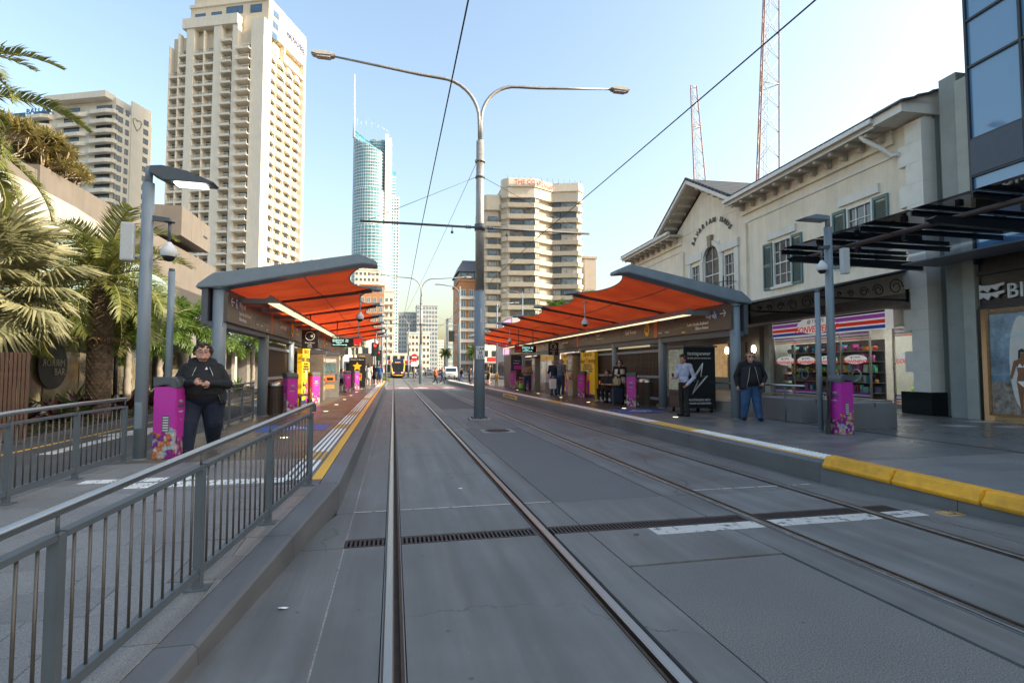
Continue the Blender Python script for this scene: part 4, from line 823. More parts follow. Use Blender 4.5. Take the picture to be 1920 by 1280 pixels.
# suitcase
sc_ = thing('suitcase', 'dark blue suitcase beside the magenta reader on the right platform', 'suitcase', (7.95, 18.35, PZ)); MB().box(-.19, .19, -.13, .13, .06, .62).build('case', mat('suitcase_navy', (.012, .025, .05), .7, 0, .3, 14, .3), sc_, .03); MB().box(-.15, .15, -.17, -.125, .1, .42).build('front_pocket', MATS['suitcase_navy'], sc_, .02)
for xx in (-.13, .13): MB().tube([(xx-.02, 0, .04), (xx+.02, 0, .04)], .04, 10).build('wheel', BLACK, sc_)
MB().tube([(-.09, .1, .6), (-.09, .1, .95), (.09, .1, .95), (.09, .1, .6)], .01, 6).build('handle', GREYD, sc_)
# ================================================================= towers and far buildings
CREAM = mat('cream_render', (.66, .58, .45), .75, 0, .05, .3, .05, 3, streak=.14); CREAM2 = mat('pale_cream', (.72, .67, .57), .75, 0, .05, .3, .05, 3, streak=.14)
WRAIL = mat('white_balustrade', (.7, .68, .63), .6, 0, 0, 1, 0); FRAME = mat('window_frame_dark', (.05, .052, .055), .5, 0, 0, 1, 0)
FGL = mat('far_glass', (.035, .05, .065), .06, 0, .5, .5, 0, spec=.8); CURT = mat('pale_curtain', (.42, .4, .36), .8, 0, .3, 1.2, 0)
def win_mesh(w_, h_, n=2, d=.12, fm=None, gm=None, sill=0, rows=1, name='window'):
    """window in the local XZ plane facing -Y: frame ring, mullions, pane set back"""
    mb = MB(); f = min(.09, w_*.07)
    mb.box(-w_/2, w_/2, -.005, d, 0, f, 0); mb.box(-w_/2, w_/2, -.005, d, h_-f, h_, 0); mb.box(-w_/2, -w_/2+f, -.005, d, f, h_-f, 0); mb.box(w_/2-f, w_/2, -.005, d, f, h_-f, 0)
    for k in range(1, n): x = -w_/2+w_*k/n; mb.box(x-f*.4, x+f*.4, -.003, d, f, h_-f, 0)
    for k in range(1, rows): z = h_*k/rows; mb.box(-w_/2+f, w_/2-f, -.002, d, z-f*.35, z+f*.35, 0)
    q = d*.2; mb.quad((-w_/2+f, q, f), (w_/2-f, q, f), (w_/2-f, q, h_-f), (-w_/2+f, q, h_-f), 1)
    if sill: mb.box(-w_/2-.08, w_/2+.08, -.1, .05, -.1, 0, 2)
    return mb.mesh(name, [fm or FRAME, gm or FGL, WHITE])
def loc_frame(name, label, A, ang, cat='building', group=None): return thing(name, label, cat, (A[0], A[1], 0), ang, group)
# --- hotel tower
TA = R(-21.7); A = gy(480, 691, 150)
hv = loc_frame('hotel_tower', 'tall cream hotel tower with stacked balconies and NOVOTEL sign behind the left shelter', A, TA)
FH = 2.9; K0, K1 = 6, 32
mb = MB(); mb.box(-28.5, -1.6, 1.7, 20.5, 0, 93); mb.box(-24, -.2, 2.2, 20.3, 93, 101.5); mb.box(-23.6, -9, 3, 18, 101.5, 109); mb.build('core', CREAM, hv)
for a, b, zt, pr_ in ((0, 3.8, 95.2, 0), (7.9, 9.5, 95.5, .25), (12.6, 15, 97, .1), (21, 23.3, 97, .1)):
    MB().box(-b, -a, pr_, 1.9, 0, zt).build('pier', CREAM2, hv)
MB().box(-1.8, 0, 1.9, 3.4, 0, 95.2).build('pier', CREAM2, hv); MB().box(-1.8, -.05, 19.6, 20.6, 0, 101.6).build('pier', CREAM2, hv)
for a, zt in ((18, 93.5), (25.7, 93.5), (28.45, 90)): MB().box(-a-.12, -a+.12, .1, 1.72, 0, zt).build('fin', CREAM2, hv)
MB().box(-24.5, -7.9, -.15, 1.9, 94.4, 97.2).build('crown_band', CREAM2, hv); MB().box(-24.2, -.1, 1.8, 20.4, 101.5, 102.3).build('parapet', CREAM2, hv)
def balc(w_, d, out=0):
    mb = MB(); mb.box(-w_/2, w_/2, -out, d, -.22, 0, 0); mb.box(-w_/2, w_/2, -out, -out+.12, 0, .35, 0)
    mb.bar((-w_/2, -out+.06, 1.02), (w_/2, -out+.06, 1.02), .07, .06, 1); n = int(w_/.33)
    for k in range(n+1): x = -w_/2+.04+(w_-.08)*k/n; mb.bar((x, -out+.06, .35), (x, -out+.06, 1.0), .045, .045, 1, up=Vector((0, 1, 0)))
    return mb.mesh('balcony', [CREAM2, WRAIL])
cells = [(27.1, 2.6, 0, 29), (24.5, 2.3, 0, 31), (19.5, 2.9, 0, 31), (16.5, 2.9, 0, 31), (11.05, 3.0, .35, 32), (5.85, 4.1, .9, 31)]
for c, w_, out, kt in cells:
    bmh = balc(w_, 1.7, out); wms = [win_mesh(w_*.82, 2.2, 2, .15), win_mesh(w_*.82, 2.2, 2, .15, gm=CURT), win_mesh(w_*.82, 2.2, 3, .15, gm=mat('dim_curtain', (.17, .16, .15), .5, 0, .6, .9, 0)), win_mesh(w_*.82, 2.2, 2, .15)]
    for k in range(K0, kt): put('balcony', bmh, hv, (-c, .12, k*FH)); put('window', random.choice(wms), hv, (-c+.1, 1.6, k*FH+.02)); random.random() < .3 and MB().box(-.35, .35, -.2, .2, 0, .75).build('balcony_furniture', random.choice([WHITE, SLATM, CURT]), hv).__setattr__('location', (-c+random.uniform(-.8, .8), .7, k*FH))
# street side: saw-tooth bays catching the sun
saw = MB(); saw.ext([(0, 0), (4.1, 0), (4.1, .35), (1.4, 1.25), (0, 1.25)], (0, 0, -.3), (0, 1, 0), (1, 0, 0), (0, 0, 1), 1.25); saw.box(-.1, .5, 3.85, 4.05, .95, 2.6)
sawm = saw.mesh('balcony', CREAM2); wm = win_mesh(2.0, 1.5, 3, .15)
for k in range(K0, 31):
    for j in range(4): put('balcony', sawm, hv, (-1.6, 3.4+j*4.1, k*FH)); put('window', wm, hv, (-1.53, 3.4+j*4.1+2.6, k*FH+.95), (0, 0, R(90)))
for z, t0, w_ in ((97.6, -21, 3.2), (97.6, -16, 3.2), (98.6, -10.5, 5), (98.4, -4, 3.4)): put('window', win_mesh(w_, 2.2, 3, .15, gm=mat('blue_far_glass', (.08, .16, .28), .06, 0, .2, .5, 0)), hv, (t0, 2.12 if t0 < -7 else 2.1, z))
for j, z in enumerate((92.0, 95.2, 98.4)): put('window', win_mesh(2.6, 1.9, 3, .15, gm=MATS['blue_far_glass']), hv, (-.12, 5.0+j*.2, z), (0, 0, R(90)))
MB().box(-1.4, -.05, 9.5, 19.6, 88.4, 89.2).box(-1.4, -.05, 9.5, 10.0, 89.2, 100).box(-1.4, -.05, 9.5, 19.6, 100, 101.4).build('sign_frame', CREAM2, hv)
text('NOVOTEL', 2.5, (-.2+.35, 10.3, 96.4), (0, 1, 0), mat('sign_blue', (.05, .09, .3), .5, 0, 0, 1, 0), hv, ext=.1, xs=.82)
# --- second tower with the heart logo
A = gy(192, 691, 172)
bt = loc_frame('apartment_tower', 'broad cream apartment tower with BALLAH sign and heart logo at far left', A, TA)
MB().box(-36, -.2, 1.8, 14, 0, 77).box(-24, -2, 3, 13.8, 77, 81).build('core', CREAM2, bt); MB().box(-.4, 0, 6.5, 13.4, 0, 81.5).build('blank_wall', CREAM2, bt)
MB().box(-24, -3, .4, 4, 80.2, 82).build('roof_slab', CREAM2, bt)
bands = [(-9, 0), (-21, -10), (-30, -22), (-37, -31)]
for k in range(14, 27):
    z = k*FH
    for j, (a, b) in enumerate(bands):
        mb = MB(); y0 = (0, .8, -.3, .6)[j]; mb.ext([(a, y0+.6), (a+1.5, y0), (b-2, y0-.2), (b, y0+.5), (b, 2), (a, 2)], (0, 0, z-.2), (1, 0, 0), (0, 1, 0), (0, 0, 1), 1.1); mb.build('balcony', CREAM2, bt)
        put('window', win_mesh(min(5.2, (b-a)*.7), 1.9, 3, .15), bt, ((a+b)/2, 1.65, z+.9)) if (j, 0) not in MATS else None
    for y, w_ in ((2.6, 2.2), (5.2, 1.2), (11.6, 1.8)): put('window', win_mesh(w_, 1.7, 2, .15), bt, (.04 if y > 6.5 else -.14, y, z+.8), (0, 0, R(90)))
mb = MB()
for s in (-1, 1): mb.tube([(.1, 8.4+s*1.5*sin(a)**3*1.0, 75.2+1.15*(cos(a)-.38*cos(2*a)-.15*cos(3*a))*1.5) for a in [k*pi/12 for k in range(13)]], .1, 6)
mb.build('heart_logo', mat('logo_grey', (.25, .24, .22), .6, 0, 0, 1, 0), bt)
text('BALLAH', 2.4, (-29, -.35, 76.4), (1, 0, 0), mat('sign_blue_far', (.06, .16, .32), .5, 0, 0, 1, 0), bt, ext=.1)
# --- glass skyscraper with spire
q1 = thing('glass_skyscraper', 'very tall curved blue glass skyscraper with a thin white spire', 'skyscraper', (-22, 592, 0))
GLQ = mat('skyscraper_glass', (.13, .36, .42), .1, 0, .3, .12, 0, spec=.9); WQ = mat('skyscraper_white', (.72, .74, .74), .5, 0, 0, 1, 0)
def drum(cx, cy, r, z0, z1, z1r, nm, n=40, a0=pi*.95, a1=pi*2.0):
    """curved glass front; top edge falls from z1 (left) to z1r (right)"""
    pts = [(cx+r*cos(a0+(a1-a0)*k/n), cy+r*sin(a0+(a1-a0)*k/n)) for k in range(n+1)]; mb = MB()
    tz = lambda k: z1+(z1r-z1)*(k/n)**.6
    for k in range(n): mb.quad((*pts[k], z0), (*pts[k+1], z0), (*pts[k+1], tz(k+1)), (*pts[k], tz(k)))
    mb.add([(*p, tz(i)) for i, p in enumerate(pts)], [tuple(range(n+1))]); g_ = mb.build('glass_drum', GLQ, q1)
    bm2 = MB(); z = z0
    while z < z1:
        for k in range(n):
            if z+1 < min(tz(k), tz(k+1)):
                u0, u1 = (Vector(p)-Vector((cx, cy)) for p in (pts[k], pts[k+1])); e = 1+.5/r
                a_ = Vector((cx, cy))+u0*e; b_ = Vector((cx, cy))+u1*e
                bm2.quad((*a_, z), (*b_, z), (*b_, z+.75), (*a_, z+.75))
        z += 3.4
    for k in range(0, n+1, 2):
        u0 = Vector(pts[k])-Vector((cx, cy)); a_ = Vector((cx, cy))+u0*(1+.45/r); bm2.bar((*a_, z0), (*a_, tz(k)), .22, .3, up=Vector((0, 1, 0)))
    tag(bm2.build('floor_bands', WQ, g_), kind='stuff')
drum(0, 0, 22.5, 0, 152, 150, 'a'); drum(-2.8, 4, 19.7, 150, 196, 190, 'b', a1=pi*1.85); drum(-3.5, 5, 19, 190, 262, 232, 'c', a1=pi*1.72); drum(3.5, 10, 12, 190, 250, 250, 'd', a0=pi*1.2)
MB().box(11, 14.5, -12, 12, 0, 252).box(15, 17.6, -10, 12, 0, 249).build('white_spine', WQ, q1)
mb = MB(); mb.box(14.5, 22, -6, 14, 0, 214); mb.box(17, 25.5, -8, 14, 0, 186); mb.build('side_block', GLQ, q1)
mb = MB()
for k in range(62): mb.box(17.2, 25.8, -8.3, -8, k*3.4, k*3.4+1.6) if k*3.4 < 184 else mb.box(14.6, 22.3, -6.3, -6, k*3.4, k*3.4+1.4)
for x in (17.4, 20, 22.6, 25.4): mb.box(x, x+.8, -8.5, -8, 0, 186)
tag(mb.build('side_bands', WQ, q1), kind='stuff')
mb = MB(); mb.tube([(-22.3, 0, 250), (-22.4, 0, 275), (-22.5, 0, 320)], [1.3, .9, .35], 8)
for k in range(9): a = pi+k*pi/11; mb.tube([(22*cos(a), 22*sin(a)*.7, 255), (22*cos(a), 22*sin(a)*.7, 274-2.4*k)], .12, 4)
mb.tube([(22*cos(pi+k*pi/11), 22*sin(pi+k*pi/11)*.7, 274-2.4*k) for k in range(9)], .12, 4); mb.build('spire', WQ, q1)
# --- zig-zag apartment block
cz = thing('apartment_block', 'cream zigzag apartment block with THE COSMOPOLITAN sign on its roof', 'building', (0, 0, 0))
BND = mat('beige_concrete', (.6, .54, .44), .75, 0, .06, .4, .05, 4, streak=.15); BRW = mat('beige_brick', (.5, .45, .37), .8, 0, .05, 2, .1, 8)
FZ = 3.06; pm_ = [(28.0, 140.2), (29.5, 138.6), (36.4, 137.6), (42.3, 140.6), (49, 138.2), (50.8, 139.6)]; pw = [(23.2, 142), (24, 141), (27.2, 140.6), (28.6, 141.6)]
inn = lambda P, d: [(x, y+d) for x, y in P]
mb = MB(); mb.ext(inn(pm_, 1.5)+[(50.8, 158), (28, 158)], (0, 0, 0), (1, 0, 0), (0, 1, 0), (0, 0, 1), 50.5); mb.ext(inn(pw, 1.3)+[(28.6, 156), (23.2, 156)], (0, 0, 0), (1, 0, 0), (0, 1, 0), (0, 0, 1), 46.5); mb.build('core', BRW, cz)
def band(P, z0, z1, nm, off=0):
    mb = MB(); Q = P+[(P[-1][0], P[-1][1]+1.8)]+inn(P, 1.55)[::-1]+[(P[0][0], P[0][1]+1.8)]; Q = P+inn(P, 1.6)[::-1]
    lo = [(x, y+off) for x, y in P]+inn(P, 1.6)[::-1]; n = len(Q)
    mb.add([(x, y, z0) for x, y in lo]+[(x, y, z1) for x, y in Q], [tuple(range(n))[::-1], tuple(range(n, 2*n))]+[(i, (i+1) % n, n+(i+1) % n, n+i) for i in range(n)]); o = mb.build(nm, BND, cz)
    if nm == 'balcony': mb = MB(); mb.tube([(x, y+.1, z1+.3) for x, y in P], .04, 4); mb.build('handrail', FRAME, o)
for k in range(15):
    z = 2.4+k*FZ; band(pm_, z-.35, z+.75, 'balcony', .35)
    if k < 14: band(pw, z-2.2, z-1.1, 'balcony', .35)
def fwin(x0, y0, x1, y1, z, h_, n, par, nm='window'):
    """window between two plan points"""
    L = math.hypot(x1-x0, y1-y0); put(nm, win_mesh(L, h_, n, .2, gm=random.choice([FGL, FGL, mat('sky_far_glass', (.2, .26, .3), .05, 0, .5, .5, 0), CURT, mat('dim_curtain')])), par, ((x0+x1)/2, (y0+y1)/2-.1, z), (0, 0, math.atan2(y1-y0, x1-x0)))
GREYT = mat('reflecting_far_glass', (.12, .14, .15), .05, 0, .6, .8, 0)
for k in range(15):
    z = 2.4+k*FZ+.75
    fwin(30.2, 139.9, 33.8, 139.4, z, 1.75, 3, cz); fwin(33.9, 139.3, 36.6, 138.3, z, 1.75, 2, cz); fwin(36.7, 138.3, 38.2, 139.2, z, 1.75, 2, cz); fwin(42.6, 141.5, 44.6, 140.6, z, 1.75, 3, cz); fwin(44.7, 140.5, 48.9, 139.4, z, 1.75, 3, cz)
    if k < 14: fwin(24.6, 142, 27, 141.8, z-1.85, 1.7, 3, cz)
band(pm_, 47.5, 50.2, 'roof_band', .2); band(pm_, 50.2, 52.6, 'roof_band', -.4); band(pw, 44.4, 48.4, 'roof_band', .3)
RSG = mat('red_lettering', (.55, .04, .05), .5, 0, 0, 1, 0)
text('THE COSM', 1.7, (30.9, 137.6, 50.7), (6.9, -1, 0), RSG, cz, ext=.08, xs=.92); text('OPOLITAN', 1.5, (37.0, 137.05, 50.7), (5.9, 3, 0), RSG, cz, ext=.08, xs=.85)
mb = MB()
for k in range(14): x = 29.5+k*1.6; mb.tube([(x, 140, 52.4), (x, 140, 53.8)], .05, 4)
mb.build('roof_railing', FRAME, cz)
# --- plainer buildings, each with its own windows
def flats(name, label, x0, x1, y0, dep, z1, fh, nc, wall, side=0, gm=None, ww=.62, wh=.55, roof=None, z0=0, bal=False, cat='building'):
    t = thing(name, label, cat, (x0, y0, 0)); W = x1-x0
    MB().box(0, W, 0, dep, 0, z1).build('wall', wall, t); MB().box(-.3, W+.3, -.3, dep+.3, z1, z1+.6).build('parapet', roof or wall, t)
    nf = int((z1-z0)/fh); cw = W/nc; wm = win_mesh(cw*ww, fh*wh, 2, .12, fm=CREAM2, gm=gm)
    for k in range(nf):
        for j in range(nc): put('window', wm, t, (cw*(j+.5), -.06, z0+k*fh+fh*.28))
        if bal: MB().box(-.15, W+.15, -.9, 0, z0+k*fh-.1, z0+k*fh+.7).build('balcony', bal, t)
    if side:
        ns = max(1, int(dep/4)); sx, rz = (W+.06, 90) if side > 0 else (-.06, -90)
        for k in range(nf):
            for j in range(ns): put('window', wm, t, (sx, dep*(j+.5)/ns, z0+k*fh+fh*.28), (0, 0, R(rz)))
    return t
OBR = mat('orange_brick', (.42, .2, .09), .8, 0, .12, 2, .1); BGL = mat('blue_grey_far_glass', (.14, .24, .32), .08, 0, .4, .3, 0); TEAL = mat('teal_far_glass', (.22, .38, .4), .1, 0, .3, .3, 0); GRW = mat('grey_far_wall', (.45, .46, .46), .7, 0, .08, .3, 0)
flats('brick_apartments', 'orange brick apartment building behind the left shelter tips', -14, -4.2, 230, 14, 36, 4, 4, OBR, 1, BGL)
flats('balcony_apartments', 'slim cream building with balconies beside the orange brick one', -4.1, -.2, 232, 12, 34, 3.2, 2, CREAM2, 1, FGL, bal=CREAM2)
flats('pale_apartments', 'white apartment building below the skyscraper', -21, -8, 300, 14, 55, 3.2, 6, CREAM2, 1, FGL)
flats('glass_tower', 'blue grey glass tower left of the second mast', 3.6, 18, 425, 20, 45, 3.3, 7, GRW, 0, BGL, .8, .7); flats('glass_tower', 'taller blue grey glass tower behind the second mast', 17, 33, 418, 20, 50, 3.3, 7, GRW, 1, BGL, .8, .7)
flats('white_apartments', 'white mid-rise apartments above the tram', 6.5, 17, 262, 14, 18.5, 3, 6, CREAM2, 1, FGL, .7)
flats('pale_tower', 'pale far tower at the end of the street', 48, 56, 620, 20, 34, 3.2, 4, CREAM2, -1, BGL); flats('distant_block', 'low pale block on the horizon right of the second mast', 32, 50, 560, 20, 18, 3.2, 8, CREAM2, 0, BGL); flats('distant_block', 'faint white block closing the street', 52, 72, 520, 20, 24, 3.2, 8, CREAM2, -1, BGL)
flats('teal_tower', 'teal glass tower seen left of the big mast', 37.5, 47.5, 380, 18, 37, 3.3, 5, GRW, -1, TEAL, .85, .7)
sl_ = flats('brown_apartments', 'brown brick apartments with a slate mansard roof behind the big mast', 17.4, 26, 146, 16, 25.5, 2.95, 4, OBR, -1, BGL, .6, .62, bal=CREAM2)
mb = MB(); mb.add([(-.5, -.5, 28.2), (9.2, -.5, 28.2), (9.2, 16, 28.2), (-.5, 16, 28.2), (1, 1.6, 31.6), (8, 1.6, 31.6), (8, 14, 31.6), (1, 14, 31.6)], [(0, 1, 5, 4), (1, 2, 6, 5), (2, 3, 7, 6), (3, 0, 4, 7), (4, 5, 6, 7)]); mb.box(0, 8.6, 0, 15, 26, 28.2); mb.build('mansard_roof', mat('slate_grey', (.12, .13, .16), .6, 0, .1), sl_)
for j in range(4): put('window', win_mesh(1.5, 1.6, 2, .15, gm=BGL), sl_, (1.2+j*2.05, -.08, 26.3))
flats('grey_block', 'plain grey block standing right of the zigzag apartments', 55, 58.6, 150, 14, 34.3, 4, 1, mat('warm_grey_wall', (.3, .27, .24), .8, 0, .06, .5, 0), 0, FGL, .05, .05)
db = flats('domed_building', 'pale building with a low white dome behind the left shelter', -54, -39, 335, 16, 62, 3.3, 6, CREAM2, 1, TEAL, .9, .7); MB().lathe([(5.2, 62.6), (5, 64.5), (3.8, 66.6), (2, 67.8), (.01, 68.2)], (8, 5, 0), 18).build('dome', CREAM2, db)
# --- low shops round the far crossing
def shop(label, x0, x1, y0, dep, z1, wall, sign, name='shop', rc=None, side=0):
    t = thing(name, label, 'shop', (x0, y0, 0)); W = x1-x0; MB().box(0, W, 0, dep, 0, z1).build('wall', wall, t); MB().box(-.2, W+.2, -2.2, .1, 3.1, 3.4).build('awning', WHITE, t)
    wm = win_mesh(W/4*.9, 2.4, 2, .15)
    for j in range(4): put('window', wm, t, (W/4*(j+.5), -.08, .4))
    if z1 > 6:
        w2 = win_mesh(W/5*.6, 1.5, 2, .15)
        for j in range(5): put('window', w2, t, (W/5*(j+.5), -.08, 4.6))
    if sign: MB().box(W*.1, W*.9, -2.32, -2.2, 3.4, 4.4).build('sign_board', rc or REDS, t); text(sign, .9, (W*.5, -2.34, 3.6), (1, 0, 0), INK, t, align='CENTER', ext=.01)
    if side:
        for j in range(int(dep/3)): put('window', wm, t, (-.08 if side < 0 else W+.08, 1.5+j*3, .4), (0, 0, R(-90 if side < 0 else 90)))
    return t
shop('white low building with awnings left of the tram', -15, -4.8, 118, 18, 9, CREAM2, None, side=1); shop('white shop with a red sign behind the tram', -3, 9, 190, 12, 7, CREAM2, 'SURF', side=1); shop('pale shop with red signs beyond the crossing on the right', 21, 33, 132, 10, 7.5, CREAM2, 'THE BEACH')
cs = shop('corner shop with a pink and purple screen beside the crossing', 18.5, 29, 84, 14, 10, mat('shop_pink_grey', (.5, .42, .42), .7), None, side=-1)
MB().box(-.3, -.05, .5, 6, 4, 9.6).build('lit_screen', mat('pink_screen', (.7, .25, .4), .3, 0, .9, .5, 0, emit=((.9, .4, .6), .5)), cs); MB().box(-.1, 9, -.3, -.05, 4.2, 8).build('billboard', mat('pale_billboard', (.6, .7, .75), .4, 0, .3, .6, 0), cs)
aw = thing('striped_awning', 'red and white flag-like awning near the crossing', 'awning', (14.5, 86, 0)); MB().ext([(0, 6.4), (3.4, 5.6), (3.4, 5.2), (0, 5.9)], (0, 0, 0), (1, 0, 0), (0, 0, 1), (0, 1, 0), 2).build('red_band', REDS, aw); MB().ext([(0, 6.9), (3.4, 6.1), (3.4, 5.61), (0, 6.41)], (0, 0, 0), (1, 0, 0), (0, 0, 1), (0, 1, 0), 2).build('white_band', WHITE, aw); MB().tube([(3.4, 1, 0), (3.4, 1, 6.1)], .06, 8).build('post', GREY, aw)
# ================================================================= right-hand street: white pub building, shop, glass building
BK = .05; BX0 = 14.6
wb = thing('pub_building', 'cream two-storey building with gable, green shutters and BAVARIAN HAUS lettering', 'building', (BX0+BK*12.6, 12.6, 0), -math.atan(BK))
# local frame: y runs along the street, x into the building
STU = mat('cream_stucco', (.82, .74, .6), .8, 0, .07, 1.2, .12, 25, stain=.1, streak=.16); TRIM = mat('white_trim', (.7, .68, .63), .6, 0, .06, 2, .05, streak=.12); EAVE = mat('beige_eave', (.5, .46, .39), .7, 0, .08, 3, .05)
SHUT = mat('green_shutter', (.1, .19, .19), .55, 0, .1, 4, .05); TILE = mat('dark_roof_tile', (.045, .052, .065), .6, 0, .2, 5, .2, 20); IRON = mat('black_iron', (.015, .015, .016), .5, .2, .1)
EZ = 9.1; YL = 21.6
def wall_with_holes(par, y0, y1, z0, z1, holes, m, name='wall', x=0, th=.3):
    """wall in the local plane x, with rectangular openings (ya, yb, za, zb)"""
    ys = sorted({y0, y1, *[h for q in holes for h in q[:2]]}); zs = sorted({z0, z1, *[h for q in holes for h in q[2:]]}); mb = MB()
    for a, b in zip(ys, ys[1:]):
        run = None
        for c, d in zip(zs, zs[1:]):
            solid = not any(a >= h[0]-1e-6 and b <= h[1]+1e-6 and c >= h[2]-1e-6 and d <= h[3]+1e-6 for h in holes)
            if solid: run = (run[0], d) if run else (c, d)
            if (not solid or d == zs[-1]) and run: mb.box(x, x+th, a, b, *run); run = None
    return mb.build(name, m, par)
W1 = (5.85, 7.0, 5.05, 6.95); W2 = (1.9, 3.0, 5.25, 7.2)
# upper wall openings: two shuttered windows, arched centre piece, far window
UH = [W1, W2, (11.1, 12.6, 4.9, 7.9), (13.0, 13.9, 5.1, 7.2), (9.8, 10.7, 5.1, 7.2), (17.6, 18.6, 5.2, 7.0)]
wall_with_holes(wb, 0, YL, 3.95, EZ, UH, STU)
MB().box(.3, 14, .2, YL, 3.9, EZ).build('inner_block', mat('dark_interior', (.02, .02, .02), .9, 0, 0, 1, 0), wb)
PANEW = mat('old_window_glass', (.05, .055, .06), .03, 0, 0, 1, 0, spec=1)
def sash(ya, yb, za, zb, nx, nz, arch=False):
    t = MB(); w_ = yb-ya; h_ = zb-za; f = .07
    t.box(-.03, .1, ya, ya+f, za, zb); t.box(-.03, .1, yb-f, yb, za, zb); t.box(-.03, .1, ya+f, yb-f, za, za+f); t.box(-.03, .1, ya+f, yb-f, zb-f, zb)
    for k in range(1, nx): y = ya+w_*k/nx; t.box(.02, .08, y-.015, y+.015, za+f, zb-f)
    for k in range(1, nz): z = za+h_*k/nz; q = .03 if k == nz//2 else .015; t.box(.018, .082, ya+f, yb-f, z-q, z+q)
    o = t.build('window', TRIM, wb); MB().box(.055, .065, ya+f, yb-f, za+f, zb-f).build('pane', PANEW, o); MB().box(-.12, .1, ya-.08, yb+.08, za-.1, za-.001).build('sill', TRIM, o); return o
for i, (ya, yb, za, zb) in enumerate(UH):
    sash(ya, yb, za, zb, 3 if i < 2 or i > 2 else 2, 4)
    if i in (0, 1, 5):
        MB().box(-.09, -.002, ya-.3, yb+.3, zb+.12, zb+.42).build('lintel', TRIM, wb)
        for s in (0, 1):
            a, b = (ya-.62, ya-.03) if s == 0 else (yb+.03, yb+.62)
            sh = MB(); sh.box(-.07, -.01, a, a+.07, za-.08, zb); sh.box(-.07, -.01, b-.07, b, za-.08, zb)
            for z in (za-.08, (za+zb)/2-.04, zb-.1): sh.box(-.069, -.011, a+.07, b-.07, z, z+.1)
            so = sh.build('shutter', SHUT, wb); lv = MB().ext([(-.06, 0), (-.02, .035), (-.015, .035), (-.055, 0)], (0, a+.07, 0), (1, 0, 0), (0, 0, 1), (0, 1, 0), b-a-.14).mesh('louvre', SHUT)
            for k in range(int((zb-za-.2)/.05)):
                z = za+.05+k*.05
                if abs(z-(za+zb)/2) > .07: put('louvre', lv, so, (0, 0, z))
# arch surround, keystone, pilasters
mb = MB(); yc, zc = 11.85, 7.15
for k in range(16):
    a, b = pi*k/16, pi*(k+1)/16; mb.ext([(yc+.75*cos(a), zc+.75*sin(a)), (yc+1.0*cos(a), zc+1.0*sin(a)), (yc+1.0*cos(b), zc+1.0*sin(b)), (yc+.75*cos(b), zc+.75*sin(b))], (-.1, 0, 0), (0, 1, 0), (0, 0, 1), (1, 0, 0), .1)
mb.build('arch_trim', TRIM, wb)
sp_ = MB()
for s in (-1, 1):
    pts = [(yc+s*.76, zc)]+[(yc+s*.76*cos(a), zc+.76*sin(a)) for a in [k*pi/16 for k in range(1, 9)]]+[(yc, 8.0), (yc+s*.76, 8.0)]; sp_.ext(pts if s > 0 else pts[::-1], (-.04, 0, 0), (0, 1, 0), (0, 0, 1), (1, 0, 0), .2)
sp_.build('spandrel', STU, wb)
MB().ext([(-.13, 0), (.13, 0), (.2, .62), (-.2, .62)], (-.17, yc, 7.8), (0, 1, 0), (0, 0, 1), (1, 0, 0), .17).build('keystone', mat('old_keystone', (.32, .25, .16), .8, 0, .2), wb)
for a, b in ((10.75, 11.05), (12.65, 12.95), (9.45, 9.75), (13.95, 14.25)): MB().box(-.08, -.002, a, b, 4.9, 7.35).build('pilaster', TRIM, wb)
for a, b in ((9.4, 11.05), (12.65, 14.3)): MB().box(-.13, -.002, a, b, 7.36, 7.75).build('entablature', TRIM, wb)
bc = MB()
for k in range(22): y = 9.7+k*.2; bc.tube([(-.75, y, 4.75), (-.75, y, 5.7)], .012, 5)
bc.bar((-.75, 9.6, 5.7), (-.75, 14.1, 5.7), .03, .03); bc.box(-.8, 0, 9.6, 14.1, 4.6, 4.72)
for y in (9.6, 14.1): bc.bar((-.75, y, 4.7), (-.75, y, 5.95), .04, .04); bc.bar((0, y, 5.7), (-.75, y, 5.7), .03, .03)
bc.build('iron_balcony', IRON, wb)
# string course, quoins
MB().box(-.05, -.002, .6, 9.0, 8.25, 8.33).box(-.05, -.002, 15, YL, 8.25, 8.33).build('string_course', TRIM, wb)
MB().box(-.12, -.002, 8.75, 9.05, 3.95, 8.2).box(-.12, -.002, 14.7, 15, 3.95, 8.2).build('pilaster', STU, wb)
qb = [MB().box(-.13, .35, 0, L, 0, .62).mesh('quoin', TRIM) for L in (.8, .55)]
for k in range(14): put('quoin', qb[k % 2], wb, (0, -.02, .28+k*.625+(.35 if k == 0 else 0)*0))
MB().box(-.145, .4, -.04, .95, .28, .95).build('plinth', mat('black_granite', (.012, .016, .016), .12, 0, .2, 30, 0), wb)
MB().box(.355, 14, -.01, .19, .28, EZ+.1).build('end_wall', mat('grey_green_wall', (.3, .33, .32), .8, 0, .06, 1, .05), wb)
